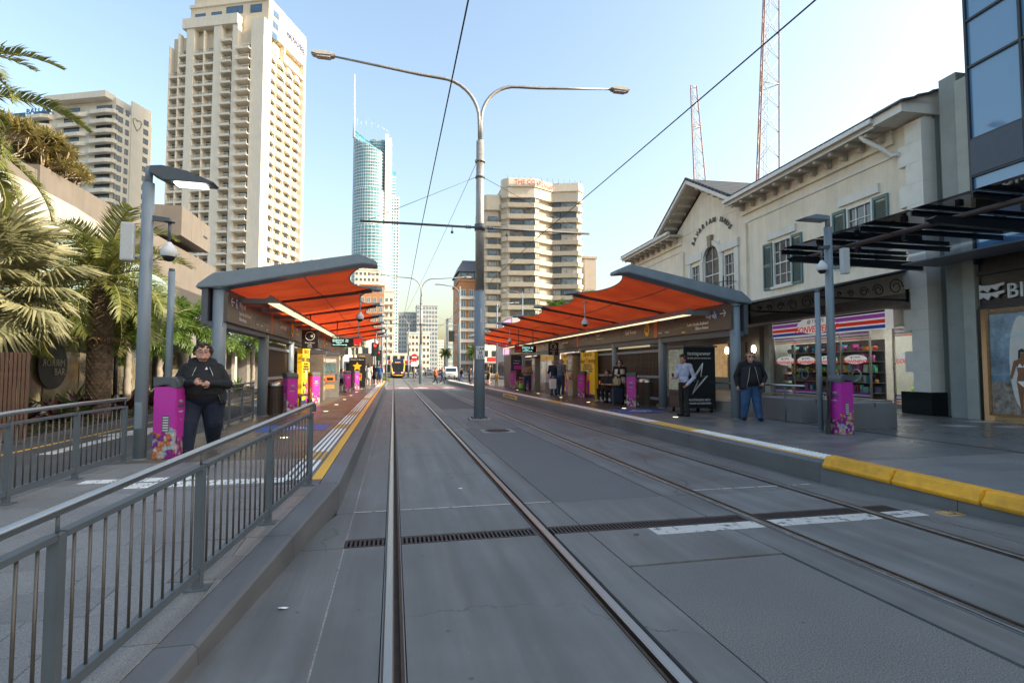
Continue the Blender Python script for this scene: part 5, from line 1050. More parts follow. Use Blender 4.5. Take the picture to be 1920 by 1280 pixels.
# eaves, gutter and brackets
def eave(y0, y1, nm=''):
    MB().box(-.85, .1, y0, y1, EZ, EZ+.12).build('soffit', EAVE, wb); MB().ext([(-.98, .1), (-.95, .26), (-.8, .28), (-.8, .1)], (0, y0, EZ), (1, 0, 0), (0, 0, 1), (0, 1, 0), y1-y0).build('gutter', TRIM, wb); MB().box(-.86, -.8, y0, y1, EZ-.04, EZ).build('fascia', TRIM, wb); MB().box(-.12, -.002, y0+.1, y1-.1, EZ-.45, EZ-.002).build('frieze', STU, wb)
    bk = MB(); bk.tube([(-.72, -.07, -.1), (-.72, .07, -.1)], .07, 10); bk.ext([(-.7, -.002), (-.7, -.12), (-.35, -.14), (-.13, -.3), (-.13, -.002)], (0, -.06, 0), (1, 0, 0), (0, 0, 1), (0, 1, 0), .12); bk.tube([(-.25, -.08, -.2), (-.25, .08, -.2)], .1, 12)
    bm3 = bk.mesh('bracket', EAVE); n = int((y1-y0)/.74)
    for k in range(n): put('bracket', bm3, wb, (0, y0+.4+k*(y1-y0-.8)/max(1, n-1), EZ))
eave(.9, 9.2); eave(14.9, YL+.5)
MB().box(-.85, .5, -.1, .9, EZ+.02, EZ+.4).build('eave_return', TRIM, wb); mb = MB(); mb.tube([(-.75, 1.5, EZ-.02), (-.7, 1.4, EZ-.2), (-.35, 1.1, EZ-.6), (-.18, .95, EZ-.85), (-.18, .7, EZ-.9)], .075, 10); mb.build('drain_elbow', TRIM, wb)
# main roof of tile courses, steep enough to show
nr = 12; RW = 6.2; RH = 2.1
for k in range(nr):
    x0, x1 = -.95+RW*k/nr, -.95+RW*(k+1)/nr+.1; z0, z1 = EZ+.27+RH*k/nr, EZ+.27+RH*(k+1)/nr
    for ya, yb in (((-.25, 8.9), (16.4, YL+.5)) if k < 9 else ((-.25, YL+.5),)): MB().ext([(x0, z0), (x1, z1), (x1, z1+.03), (x0, z0+.05)], (0, ya, 0), (1, 0, 0), (0, 0, 1), (0, 1, 0), yb-ya).build('tile_course', TILE, wb)
MB().add([(-.9, -.1, EZ+.3), (5.3, -.1, EZ+.3), (5.3, -.1, EZ+2.3), (-.9, YL, EZ+.3), (5.3, YL, EZ+.3), (5.3, YL, EZ+2.3)], [(0, 1, 2), (5, 4, 3)]).box(5.3, 13.5, -.1, YL, EZ, EZ+2.2).build('roof_end', TRIM, wb)
# gable over the centre: raking cornices with brackets, own cross roof of tile courses
gy0, gy1, gz1 = 8.7, 16.6, 11.35; gm_ = (gy0+gy1)/2
MB().ext([(gy0+.4, EZ), (gy1-.4, EZ), (gm_, gz1-.35)], (-.02, 0, 0), (0, 1, 0), (0, 0, 1), (1, 0, 0), .3).build('gable_wall', STU, wb)
for s, ye in ((-1, gy0), (1, gy1)):
    a = Vector((0, ye, EZ+.1)); b = Vector((0, gm_, gz1)); e = (b-a); n_ = Vector((0, -e.z, e.y)).normalized()*(1 if s < 0 else -1)
    mb = MB(); mb.add([a+Vector((-.85, 0, 0)), b+Vector((-.85, 0, 0)), b+Vector((.1, 0, 0)), a+Vector((.1, 0, 0)), a+Vector((-.85, 0, .16)), b+Vector((-.85, 0, .16)), b+Vector((.1, 0, .16)), a+Vector((.1, 0, .16))], [(0, 1, 2, 3), (4, 7, 6, 5), (0, 4, 5, 1), (1, 5, 6, 2), (2, 6, 7, 3), (3, 7, 4, 0)]); mb.build('raking_cornice', EAVE, wb)
    mb = MB(); p = Vector((-.9, 0, .1)); mb.bar(a+p, b+p, .14, .2); mb.build('raking_gutter', TRIM, wb)
    for k in range(1, 7): q = a.lerp(b, k/7.4); MB().box(-.72, -.02, q.y-.08, q.y+.08, q.z-.16, q.z+.02).tube([(-.7, q.y-.08, q.z-.1), (-.7, q.y+.08, q.z-.1)], .08, 8).build('bracket', EAVE, wb)
    for k in range(9):
        c0, c1 = a.lerp(b, k/9), a.lerp(b, (k+1)/9+.01); mb = MB(); mb.add([c0+Vector((-.95, 0, .18)), c1+Vector((-.95, 0, .18)), c1+Vector((6, 0, .18)), c0+Vector((6, 0, .18)), c0+Vector((-.95, 0, .24)), c1+Vector((-.95, 0, .21)), c1+Vector((6, 0, .21)), c0+Vector((6, 0, .24))], [(0, 1, 2, 3), (4, 7, 6, 5), (0, 4, 5, 1), (1, 5, 6, 2), (2, 6, 7, 3), (3, 7, 4, 0)]); mb.build('tile_course', TILE, wb)
    cap = MB().tube([(0, -.2, 0), (0, .22, .0)], .075, 8).mesh('verge_tile', TILE); d = (b-a).normalized()
    for k in range(13): o = put('verge_tile', cap, wb, a.lerp(b, (k+.5)/13)+Vector((-.93, 0, .25))); o.rotation_euler = (math.atan2(d.z, d.y), 0, 0)
for i, ch in enumerate('BAVARIAN HAUS'):
    a = pi*.86-i*pi*.72/12; p = (-.06, gm_-.4-1.75*cos(a)*1.0, 8.05+1.35*sin(a)); p = (-.06, yc-1.85*cos(a), 7.85+1.2*sin(a))
    tz_ = Vector((0, -sin(a), -cos(a)*-1)); text(ch, .36, p, (0, -sin(a), -cos(a)*.8), mat('letter_iron', (.12, .115, .11), .5), wb, ay=(0, -cos(a)*.8, sin(a)), ext=.03, align='CENTER')
# ground floor: recessed pub front, iron awning with brackets
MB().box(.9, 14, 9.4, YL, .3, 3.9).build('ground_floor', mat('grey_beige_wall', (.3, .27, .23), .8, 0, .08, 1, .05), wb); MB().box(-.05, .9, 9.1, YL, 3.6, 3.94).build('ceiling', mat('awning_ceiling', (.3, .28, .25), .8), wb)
for y in (10.4, 13.6, 17): MB().box(.83, .9, y, y+1.5, .62, 2.9).build('doorway', mat('door_dark', (.03, .026, .022), .3, 0, .2), wb)
MB().box(.84, .9, 12.1, 13.3, 1.2, 2.9).build('lit_window', mat('warm_window', (.4, .25, .1), .3, 0, .9, 3, 0, emit=((1, .6, .25), .12)), wb)
WL = mat('wall_light_glow', (1, .95, .85), .4, 0, 0, 1, 0, emit=((1, .9, .7), 4))
for i, y in enumerate((9.75, 12.0, 15.6)):
    t = thing('wall_light', 'round lit wall light under the pub awning, %s' % ('nearest the leaning man', 'between the doors', 'behind the vending machine')[i], 'wall light', (0, 0, 0), 0, 'round wall lights'); t.matrix_world = wb.matrix_basis
    mb = MB(); disc(mb, (.86, y, 2.55), (0, 1, 0), (0, 0, 1), .12, .17, 20, th=-.08); mb.build('glow_disc', WL, t); mb = MB(); disc(mb, (.9, y, 2.55), (0, 1, 0), (0, 0, 1), .15, .2, 20, th=-.035); mb.build('rim', TRIM, t)
# convenience shop in the near bay
ST0, ST1 = .95, 8.0; SX = 1.25
MB().box(SX+4.5, SX+4.6, 0.3, 9.3, .3, 3.9).box(SX, SX+4.6, .22, .3, .3, 3.9).box(SX-.2, SX+4.6, 8.9, 9.3, .3, 3.9).build('shop_back_wall', mat('shop_inner', (.55, .55, .5), .7, 0, .1), wb)
MB().box(SX-.1, SX+4.6, .3, 9, .27, .3).build('shop_floor', BROWN, wb); MB().box(-.02, SX+4.6, .3, 9.1, 3.62, 3.94).build('shop_ceiling', mat('awning_ceiling'), wb)
MB().box(SX-.06, SX+.1, ST0, 8.9, 3.05, 3.62).build('shop_header', mat('header_beige', (.45, .43, .39), .7), wb)
lp = MB().box(-.6, .6, -.15, .15, -.02, 0).mesh('ceiling_panel', mat('shop_light', (1, 1, 1), .4, 0, 0, 1, 0, emit=((1, .97, .9), 13)))
for x in (2.4, 4.3):
    for y in (2.2, 4.6, 7): put('ceiling_panel', lp, wb, (x, y, 3.6))
SG = thing('shop_sign', 'striped lightbox sign reading @ 7 DAYS CONVENIENCE above the shop window', 'shop sign'); SG.matrix_world = wb.matrix_basis
sy0, sy1, sx = 2.3, 8.2, .72
MB().box(sx, sx+.3, sy0, sy1, 2.98, 3.62).build('lightbox', mat('sign_box_white', (.75, .74, .74), .4, 0, 0, 1, 0, emit=((1, 1, 1), .12)), SG)
PUR = mat('stripe_purple', (.25, .05, .3), .4, 0, 0, 1, 0, emit=((.4, .08, .5), .12)); RDS = mat('stripe_red', (.62, .04, .03), .4, 0, 0, 1, 0, emit=((.8, .05, .03), .12)); BLS = mat('stripe_blue', (.02, .05, .3), .4, 0, 0, 1, 0, emit=((.03, .08, .4), .12)); NVS = mat('stripe_navy', (.03, .03, .16), .4, 0, 0, 1, 0)
for z0, z1, m in ((3.0, 3.12, BLS), (3.17, 3.3, RDS), (3.36, 3.5, PUR), (3.54, 3.61, NVS)): MB().box(sx-.006, sx, sy0+.02, sy1-.02, z0, z1).build('stripe', m, SG)
def logo(par, x, y, z, k, lit=True):
    mb = MB(); disc(mb, (x, y, z+.05*k), (0, -1, 0), (0, 0, 1), 1.05*k, .34*k, 26, th=-.006); mb.build('oval', MATS['sign_box_white'], par); text('@ 7 DAYS', .2*k, (x-.01, y, z+.14*k), (0, -1, 0), INKD, par, align='CENTER', shear=.2, ext=.003); text('CONVENIENCE', .34*k, (x-.012, y, z-.22*k), (0, -1, 0), RDS, par, align='CENTER', shear=.2, ext=.003, bold=.006*k, xs=1)
logo(SG, sx-.012, 5.55, 3.3, 1.0)
sw = thing('shop_window', 'glass front of the convenience shop with striped bands and CONVENIENCE decals', 'shop window'); sw.matrix_world = wb.matrix_basis
GL = glass('shop_glass', (.92, .95, .94), .01, .12)
panes = [(.97, 2.55), (3.55, 4.9), (4.9, 6.2), (6.2, 7.5), (7.5, 8.8)]
for a, b in panes: MB().box(SX, SX+.008, a+.02, b-.02, .48, 3.04).build('pane', GL, sw)
mb = MB()
for y in (.96, 2.56, 3.54, 4.9, 6.2, 7.5, 8.82): mb.box(SX-.03, SX+.04, y-.022, y+.022, .3, 3.05)
mb.box(SX-.04, SX+.04, .94, 2.56, .3, .46); mb.box(SX-.04, SX+.04, 3.54, 8.84, .3, .46); mb.build('frame', STAIN, sw)
for (a, b) in ((.99, 2.53), (3.57, 8.8)):
    for zb in (.5, 2.72):
        for k, m in enumerate((RDS, INK, NVS, INK, PUR, NVS)): MB().box(SX-.012, SX-.002, a, b, zb+k*.045, zb+k*.045+.03).build('band', m, sw)
for y, k in ((1.75, .62), (4.2, .5), (5.6, .5), (6.8, .5), (8.1, .55)): logo(sw, SX-.014, y, 1.95, k)
# goods on shelves inside, coloured boxes, balls, bags
goods = thing('shop_goods', 'bright toys, bags and beach goods on shelves inside the convenience shop', 'goods'); goods.matrix_world = wb.matrix_basis
rnd = random.Random(3); GC = [(.6, .08, .05), (.05, .3, .5), (.7, .5, .05), (.1, .45, .15), (.6, .6, .58), (.03, .05, .12), (.55, .12, .35), (.75, .3, .04), (.3, .55, .6)]
GM = [mat('goods_%s' % n_, c, .45, 0, .2, 9, 0) for n_, c in zip(('red', 'blue', 'yellow', 'green', 'white', 'navy', 'pink', 'orange', 'aqua'), GC)]
for y0, y1, x in ((3.7, 8.7, 1.75), (1.1, 2.4, 3.0)):
    for z in (.75, 1.12, 1.5, 1.9, 2.3): MB().box(x-.18, x+.25, y0, y1, z-.02, z).build('shelf', STAIN, goods)
    MB().box(x+.25, x+.28, y0, y1, .4, 2.7).build('rack_back', mat('rack_back', (.12, .13, .14), .7, 0, .2), goods)
    for z in (.75, 1.12, 1.5, 1.9, 2.3):
        y = y0+.05
        while y < y1-.15:
            w_ = rnd.uniform(.08, .22); h_ = rnd.uniform(.12, .3); m = rnd.choice(GM)
            if rnd.random() < .3: MB().ball((x, y+w_/2, z+w_*.5), w_*.5, 10).build('toy_ball', m, goods)
            elif rnd.random() < .3: MB().tube([(x-.1, y+w_/2, z), (x-.1, y+w_/2, z+h_)], w_*.35, 9).build('bottle', m, goods)
            else: MB().box(x-.14, x+.12, y, y+w_, z, z+h_).build('box', m, goods)
            y += w_+rnd.uniform(.01, .04)
for k in range(12): y = 1.15+rnd.random()*1.2; MB().tube([(1.6, y, .55), (1.65, y+rnd.uniform(-.2, .2), .75), (1.75, y+rnd.uniform(-.3, .3), .75+rnd.random()*.35)], [.03, .09, .06], 8, flat=.5).build('inflatable', mat('lime', (.35, .65, .06), .35), goods)
for k in range(7): y = 4.4+k*.55; MB().tube([(1.45, y+.2*cos(a), 1.4+.2*sin(a)) for a in [j*pi/8 for j in range(17)]], .025, 6).build('hoop', rnd.choice(GM), goods)
# street awning with scrolled iron brackets
ia = thing('iron_awning', 'dark canvas awning on scrolled iron brackets above the convenience shop', 'awning'); ia.matrix_world = wb.matrix_basis
MB().add([(-.02, .6, 4.62), (-.02, YL, 4.62), (-3.1, YL, 3.95), (-3.1, .6, 3.95), (-.02, .6, 4.66), (-.02, YL, 4.66), (-3.1, YL, 3.99), (-3.1, .6, 3.99)], [(0, 1, 2, 3), (7, 6, 5, 4), (0, 4, 5, 1), (1, 5, 6, 2), (2, 6, 7, 3), (3, 7, 4, 0)]).build('canopy', mat('awning_canvas', (.14, .135, .13), .7, 0, .2, 3, .2), ia)
MB().box(-3.14, -3.1, 4.2, YL, 3.62, 3.99).build('valance', mat('crumpled_canvas', (.2, .19, .18), .6, 0, .3, 4, 1, 5), ia)
for y in (.7, 4.5, 8.7, 12.8):
    mb = MB(); mb.bar((-.04, y, 3.7), (-3.05, y, 3.72), .05, .06); mb.bar((-.06, y, 3.65), (-.06, y, 4.6), .05, .06); mb.bar((-.1, y, 4.58), (-3.05, y, 3.92), .05, .05)
    for cx, cz_, r_, sg in ((-.45, 4.1, .26, 1), (-1.05, 3.98, .2, -1), (-1.55, 3.93, .15, 1), (-2.0, 3.87, .11, -1), (-2.4, 3.83, .08, 1)): mb.tube([(cx+sg*r_*(1-.09*k/2)*cos(k*pi/5), y, cz_+r_*(1-.09*k/2)*sin(k*pi/5)) for k in range(16)], .016, 5)
    mb.build('iron_bracket', IRON, ia)
# --- radio masts behind the roof
def mast_tower(label, u0, u1, vb, vt, ut0, ut1, Y):
    a, b = gy(u0, vb, Y), gy(u1, vb, Y); c, d = gy(ut0, vt, Y), gy(ut1, vt, Y); t = thing('radio_mast', label, 'radio mast', ((a.x+b.x)/2, Y, 0), 0, 'lattice radio masts')
    wb2, wt2 = (b.x-a.x)/2, (d.x-c.x)/2; cxb, cxt = 0, (c.x+d.x)/2-(a.x+b.x)/2; H = c.z; zb = a.z
    P = lambda s, f: Vector((cxb+(cxt-cxb)*f+(wb2+(wt2-wb2)*f)*s[0], (wb2+(wt2-wb2)*f)*s[1]*1.2, zb+(H-zb)*f)); legs = ((-1, -.5), (1, -.5), (0, .9))
    f0 = -zb/(H-zb)
    RP = mat('mast_red', (.3, .16, .14), .6, 0, .1); WPt = mat('mast_white', (.6, .6, .58), .6)
    for s in legs: MB().tube([P(s, f0), P(s, 1)], .075, 6).build('leg', RP, t)
    mb = MB(); st_ = max(.02, wb2*2.2/(H-zb)); f = 0; k = 0
    while f < 1:
        g_ = min(1, f+st_)
        for i in range(3):
            p, q = legs[i], legs[(i+1) % 3]; mb.tube([P(p, f), P(q, g_)], .03, 4); mb.tube([P(q, f), P(p, g_)], .03, 4)
            if k % 4 == 0: mb.tube([P(p, f), P(q, f)], .05, 4)
        f = g_; k += 1
    tag(mb.build('bracing', WPt, t), kind='stuff')
    ld = MB()
    for dx in (-.15, .15): ld.tube([P((0, 0), 0)+Vector((dx, 0, 0)), P((0, 0), 1)+Vector((dx, 0, 0))], .02, 4)
    n = int((H-zb)/.6)
    for k in range(n): q = P((0, 0), k/n); ld.bar(q-Vector((.15, 0, 0)), q+Vector((.15, 0, 0)), .02, .02)
    tag(ld.build('ladder', WPt, t), kind='stuff')
mast_tower('broad red and white lattice mast rising out of the picture behind the roof', 1414, 1452, 345, -60, 1431, 1455, 45)
mast_tower('slim red and white lattice mast behind the gable', 1298, 1319, 340, 162, 1293, 1304, 60)
# ================================================================= glass-fronted building at the right edge
gb = thing('glass_building', 'dark glass-fronted building with a black surf shop at the right edge', 'building', (BX0+BK*11.3, 11.3, 0), -math.atan(BK))
# local y runs away from the camera; the shop occupies negative y
GTINT = mat('blue_tinted_glazing', (.12, .25, .42), .04, 0, 0, 1, 0, spec=1); MUL = mat('dark_mullion', (.035, .04, .05), .4, .3, .1); SHOPB = mat('shop_black', (.016, .016, .018), .3, 0, .3, 6, .15, 30)
MB().box(.12, 14, -22, 0, 4.2, 15).build('core', mat('core_dark', (.05, .055, .06), .6), gb)
for i, (z0, z1, dk) in enumerate(((4.7, 6.75, 0), (6.8, 7.75, 1), (7.8, 9.75, 0), (9.8, 11.05, 0), (11.1, 12.8, 0), (12.85, 14.8, 0))):
    for j in range(10):
        y1 = -.06-j*1.33; sp2 = i == 1 and j == 0
        MB().box(.02 if not sp2 else -.06, .1, y1-1.28, y1, z0, z1).build('glass_pane' if not sp2 else 'spandrel', GTINT if not sp2 else mat('spandrel_blue', (.04, .055, .09), .4), gb)
mb = MB()
for z in (4.67, 6.775, 7.775, 9.775, 11.075, 12.825): mb.box(-.04, .1, -13.4, 0, z-.03, z+.03)
mb.build('transom', MUL, gb)
for j in range(11): MB().box(-.05, .1, -.06-j*1.33, .0-j*1.33, 4.4, 15).build('mullion', MUL, gb)
MB().box(.5, 6, .02, .3, 9, 12.4).build('stair_core', mat('pale_grey_wall', (.42, .42, .4), .8, 0, .06, 1, .05), gb); MB().box(.05, .6, .35, .85, .28, 9.9).build('pier', mat('grey_green_pier', (.26, .28, .27), .8, 0, .08, 2, .05), gb)
MB().box(-.02, .45, 0.02, .34, .28, 9.6).build('downpipe_pier', mat('pale_pier', (.34, .36, .33), .8, 0, .08, 2, .05), gb); MB().box(.5, .9, .86, 1.28, .28, 9.4).build('recess_wall', mat('grey_green_pier'), gb)
MB().box(.1, .3, -14, -.02, 3.2, 4.66).box(-.02, .3, -.1, -.02, .28, 3.2).box(.06, .3, -14, -2.1, .28, 3.2).build('shop_front', SHOPB, gb); MB().box(.02, .1, -14, -.02, 4.1, 4.2).box(.02, .1, -14, -.02, 3.2, 3.28).build('sign_trim', MUL, gb)
LOGO = mat('sign_silver', (.62, .63, .63), .4, .1, .05)
text('BILLABONG', .52, (.06, -.72, 3.42), (0, -1, 0), LOGO, gb, ext=.03, bold=.006, xs=1.0)
wl = MB()
for o in (0, -.2):
    pts = [(0, .45)]+[(.62*k/8, .43-.03*sin(k*pi/8)) for k in range(1, 9)]+[(.62, .36), (.5, .34), (.44, .25), (.3, .33), (.22, .22), (.1, .3), (0, .26)]
    wl.ext([(p, q+o) for p, q in pts], (.06, -.06, 3.4), (0, -1, 0), (0, 0, 1), (-1, 0, 0), .04)
wl.build('wave_logo', LOGO, gb)
# surf poster in a timber frame
po = thing('surf_poster', 'timber-framed poster of a woman in a white bikini holding a surfboard', 'poster'); po.matrix_world = gb.matrix_basis
PW = 1.5; fr = mat('frame_timber', (.28, .15, .07), .5, 0, .2)
for a, b, c, d in ((-.3, -.24, .45, 3.05), (-.3-PW, -.24-PW, .45, 3.05)): MB().box(-.04, .06, a, b, c, d).build('frame', fr, po)
for z in (.42, 3.05): MB().box(-.04, .06, -.3-PW, -.24, z, z+.07).build('frame', fr, po)
pm2 = mat('poster_sky', (.25, .36, .45), .3, 0, .5, 1.5, 0); MB().box(.0, .03, -.3-PW+.06, -.3, 1.45, 3.05).build('printed_sky', pm2, po); MB().box(.0, .03, -.3-PW+.06, -.3, .49, 1.3).build('printed_sand', mat('poster_sand', (.3, .27, .23), .4, 0, .5, 6, 0), po); MB().box(.0, .03, -.3-PW+.06, -.3, 1.3, 1.45).build('printed_sea', mat('poster_sea', (.16, .26, .33), .3, 0, .3, 6, 0), po)
def flat(name, pts, m, x): MB().ext(pts, (x, -1.05, 0), (0, -1, 0), (0, 0, 1), (-1, 0, 0), .004).build(name, m, po)
flat('printed_surfboard', [(.3*sin(pi*k/12)*(1 if k <= 12 else 1)*(1), .6+2.35*(1-cos(pi*k/12))/2) for k in range(13)]+[(-.3*sin(pi*k/12), .6+2.35*(1-cos(pi*k/12))/2) for k in range(11, 0, -1)], mat('board_cream', (.62, .62, .58), .4, 0, .05), -.001)
SKN = mat('printed_tan', (.24, .11, .06), .4); HAIRP = mat('printed_hair', (.03, .02, .015), .5)
flat('printed_figure', [(-.07, .55), (-.02, .55), (.0, 1.05), (.03, .55), (.1, .55), (.13, 1.15), (.15, 1.3), (.1, 1.5), (.13, 1.72), (.24, 1.35), (.29, 1.37), (.19, 1.82), (.06, 1.87), (.055, 2.02), (-.055, 2.02), (-.06, 1.87), (-.2, 1.82), (-.3, 1.4), (-.25, 1.36), (-.14, 1.7), (-.11, 1.5), (-.15, 1.3), (-.13, 1.15)], SKN, -.006)
flat('printed_hair', [(-.09, 1.85), (-.08, 2.08), (0, 2.13), (.08, 2.08), (.09, 1.85), (.05, 1.9), (.05, 2.03), (-.04, 2.03), (-.05, 1.9)], HAIRP, -.011); flat('printed_bikini', [(-.12, 1.66), (-.06, 1.76), (0, 1.67), (.06, 1.76), (.12, 1.66)], WHITE, -.011); flat('printed_bikini', [(-.14, 1.32), (.14, 1.32), (0, 1.18)], WHITE, -.011)
text('BILLABONG', .14, (-.004, -1.05, 2.42), (0, -1, 0), mat('faded_print', (.45, .6, .66), .5, 0, 0, 1, 0), po, align='CENTER', ext=.003)
# glass street awning with black steel purlins
ga = thing('glass_awning', 'tinted glass awning on black steel beams over the right footpath', 'awning'); BM = mat('beam_black', (.014, .016, .02), .35, .2, .1)
for i, y in enumerate((13.2, 11.9, 10.55, 9.25, 8.0, 6.7)):
    mb = MB(); mb.box(10.75, 15.1, y-.012, y+.012, 4.88, 4.98); mb.box(10.75, 15.1, y-.06, y+.06, 4.98, 5.0); mb.box(12.0, 12.12, y-.05, y+.05, 4.72, 4.86); mb.build('purlin', BM, ga)
    if i < 5: y2 = (13.2, 11.9, 10.55, 9.25, 8.0, 6.7)[i+1]; MB().quad((10.7, y2+.02, 5.02), (15.0, y2+.02, 5.02), (15.0, y-.02, 5.02), (10.7, y-.02, 5.02)).build('glass_sheet', glass('awning_glass', (.66, .7, .74), .02, .06), ga)
for y in (12.75, 8.75): MB().ext([(10.6, 4.66), (10.75, 4.58), (15.2, 4.5), (15.2, 4.74), (10.75, 4.74)], (0, y-.07, 0), (1, 0, 0), (0, 0, 1), (0, 1, 0), .14).build('main_beam', BM, ga)
MB().tube([(11.45, 13.1, 4.78), (11.45, 4, 4.78)], .06, 14).build('tie_tube', mat('rusty_tube', (.07, .045, .04), .5, .2, .2), ga)
for y in (10.1, 9.9): MB().bar((14.0, y, 5.03), (15.2, y, 6.3), .05, .08).build('stay', BM, ga)
MB().box(14.0, 15.25, 4, 12.4, 4.55, 4.58).build('soffit', mat('soffit_panel', (.22, .23, .25), .5, 0, .05), ga)
# ================================================================= left-hand street
lb = thing('retail_building', 'curved low building with white canopy, glass bar front and concrete top on the left', 'building')
GSH = mat('bar_glass', (.2, .17, .11), .04, 0, .5, .8, 0, spec=.9); GCN = mat('grey_concrete_panel', (.15, .135, .12), .85, 0, .08, 1, .1, 20, stain=.1, streak=.12); PANW = mat('white_panel', (.66, .66, .64), .5, 0, .05, 1, .02); GRG = mat('green_glass', (.3, .42, .38), .06, 0, .3, .6, 0, spec=.9)
cv = [(-13.3, 12), (-12.6, 16), (-12.1, 20), (-11.9, 24), (-12.0, 28), (-12.5, 32)]
def along(cv, x_off, z0, z1, nm, m, th=.2, gap=.02, per=1):
    for (a, b) in zip(cv, cv[1:]):
        for k in range(per):
            p = Vector(a).lerp(Vector(b), k/per); q = Vector(a).lerp(Vector(b), (k+1)/per); d = (q-p).normalized()*gap
            mb = MB(); mb.ext([(p.x+x_off+d.x, p.y+d.y), (q.x+x_off-d.x, q.y-d.y), (q.x+x_off-th-d.x, q.y-d.y), (p.x+x_off-th+d.x, p.y+d.y)], (0, 0, z0), (1, 0, 0), (0, 1, 0), (0, 0, 1), z1-z0); mb.build(nm, m, lb)
along(cv, 0, .5, 2.9, 'shop_glass', GSH, .05, .03, 2); along(cv, .04, .15, .5, 'plinth', mat('plinth_dark', (.06, .06, .06), .5), .2); along(cv, 1.5, 3.05, 3.62, 'canopy_panel', PANW, .08, .015, 2)
mb = MB()
for (a, b) in zip(cv, cv[1:]): mb.ext([(a[0]+1.45, a[1]), (b[0]+1.45, b[1]), (b[0]-.3, b[1]), (a[0]-.3, a[1])], (0, 0, 3.02), (1, 0, 0), (0, 1, 0), (0, 0, 1), .1)
mb.build('canopy_soffit', mat('soffit_grey', (.2, .19, .18), .7), lb); along(cv, .9, 3.7, 6.2, 'upper_glass', GRG, .06, .03, 2); along(cv, -2.2, 6.2, 8.95, 'upper_wall', mat('white_upper', (.36, .345, .32), .7, 0, .06, 1, .1, 10, streak=.15), .3, 0)
mb = MB()
for (a, b) in zip(cv, cv[1:]): mb.ext([(a[0]-.15, a[1]), (b[0]-.15, b[1]), (b[0]-14, b[1]), (a[0]-14, a[1])], (0, 0, .15), (1, 0, 0), (0, 1, 0), (0, 0, 1), 6.1); mb.ext([(a[0]-2.4, a[1]), (b[0]-2.4, b[1]), (b[0]-14, b[1]), (a[0]-14, a[1])], (0, 0, 6.2), (1, 0, 0), (0, 1, 0), (0, 0, 1), 2.6)
mb.build('core', mat('core_grey', (.2, .19, .18), .8), lb)
for k in range(8): y = 20.2+k*1.9; MB().box(-15.3, -14.7, y, y+1.88, 8.2, 9.95).build('concrete_panel', GCN, lb)
for k in range(3): MB().box(-14.6, -12.5, 35.4+k*1.7, 35.4+k*1.7+1.67, 9.6, 11.4).build('concrete_panel', GCN, lb)
MB().box(-24, -14.6, 26, 41, .2, 10.2).box(-14.6, -13.2, 33, 44, 5.2, 9.2).build('rear_block', GCN, lb); MB().box(-12.52, -12.48, 39.2, 39.9, 10.4, 10.52).build('vent_slot', BLACK, lb)
ms_ = MB(); disc(ms_, (-11.93, 22.4, 1.75), (0, 1, 0), (0, 0, 1), .85, .85, 30, th=.03); ro = ms_.build('round_sign', mat('round_sign_black', (.015, .015, .016), .4), lb)
GLD = mat('sign_grey_gold', (.4, .38, .32), .5, 0, 0, 1, 0); 
for q, z in (('MIRROR', 1.72), ('BAR', 1.4)):
    o = text(q, .36, (-11.88, 22.4 if q == 'MIRROR' else 22.75, z), (0, 1, 0), GLD, ro, align='CENTER', ext=.004)
    if q == 'MIRROR': o.data.transform(Matrix.Diagonal((-1, 1, 1, 1)))
# narrow shops further along, dark piers, small green awning, parking sign
ls_ = thing('dark_shopfronts', 'row of dark shopfronts with grey piers behind the palms', 'building'); MB().box(-22, -12.6, 32.2, 64, .15, 6.5).build('wall', mat('dark_shop_wall', (.05, .048, .045), .6, 0, .2), ls_)
for i, y in enumerate((32.3, 36, 40, 44.5, 49, 53.5, 58)): MB().box(-12.6, -12.0, y, y+.9, .15, 5.2).build('pier', mat('grey_tile_pier', (.2, .19, .18), .6, 0, .12, 3, .1) if i else mat('black_pier', (.03, .03, .032), .4), ls_)
for i, y in enumerate((33.4, 37.1, 41.2, 45.8, 50.2, 54.8)): put('shop_window', win_mesh(2.4, 2.3, 2, .1, gm=[GSH, mat('lit_goods', (.5, .45, .35), .4, 0, .9, 4, 0, emit=((1, .8, .5), .35))][i % 2]), ls_, (-12.55, y+1.2, .4), (0, 0, R(90)))
MB().box(-12.6, -12.3, 37.0, 40, 3.4, 5.4).build('purple_wall', mat('purple_panel', (.07, .05, .2), .5, 0, .1), ls_)
MB().box(-12.05, -11.98, 30.9, 33.9, 2.95, 3.5).build('parking_sign', BLACK, ls_); text('Hilton', .3, (-11.97, 31.0, 3.13), (0, 1, 0), INK, ls_); 
for q, z in (('PUBLIC', 3.25), ('PARKING', 3.0)): text(q, .22, (-11.97, 32.3, z), (0, 1, 0), INK, ls_)
text('31', .5, (-11.98, 36.1, 2.3), (0, 1, 0), GLD, ls_)
def awning(label, x, y0, y1, c1, c2, n, z0=2.9, z1=4.7, out=2.2):
    t = thing('striped_awning', label, 'awning', (x, y0, 0), 0, 'striped shop awnings'); L = (y1-y0)/n
    for k in range(n):
        m = c1 if k % 2 == 0 else c2; MB().add([(0, k*L, z1), (out, k*L, z0+.3), (out, (k+1)*L, z0+.3), (0, (k+1)*L, z1), (0, k*L, z1-.05), (out, k*L, z0+.25), (out, (k+1)*L, z0+.25), (0, (k+1)*L, z1-.05)], [(0, 1, 2, 3), (7, 6, 5, 4), (0, 4, 5, 1), (2, 6, 7, 3), (1, 5, 6, 2)]).build('stripe', m, t)
    MB().box(out-.04, out, 0, y1-y0, z0, z0+.25).build('valance', mat('valance_dark', (.03, .03, .035), .6), t)
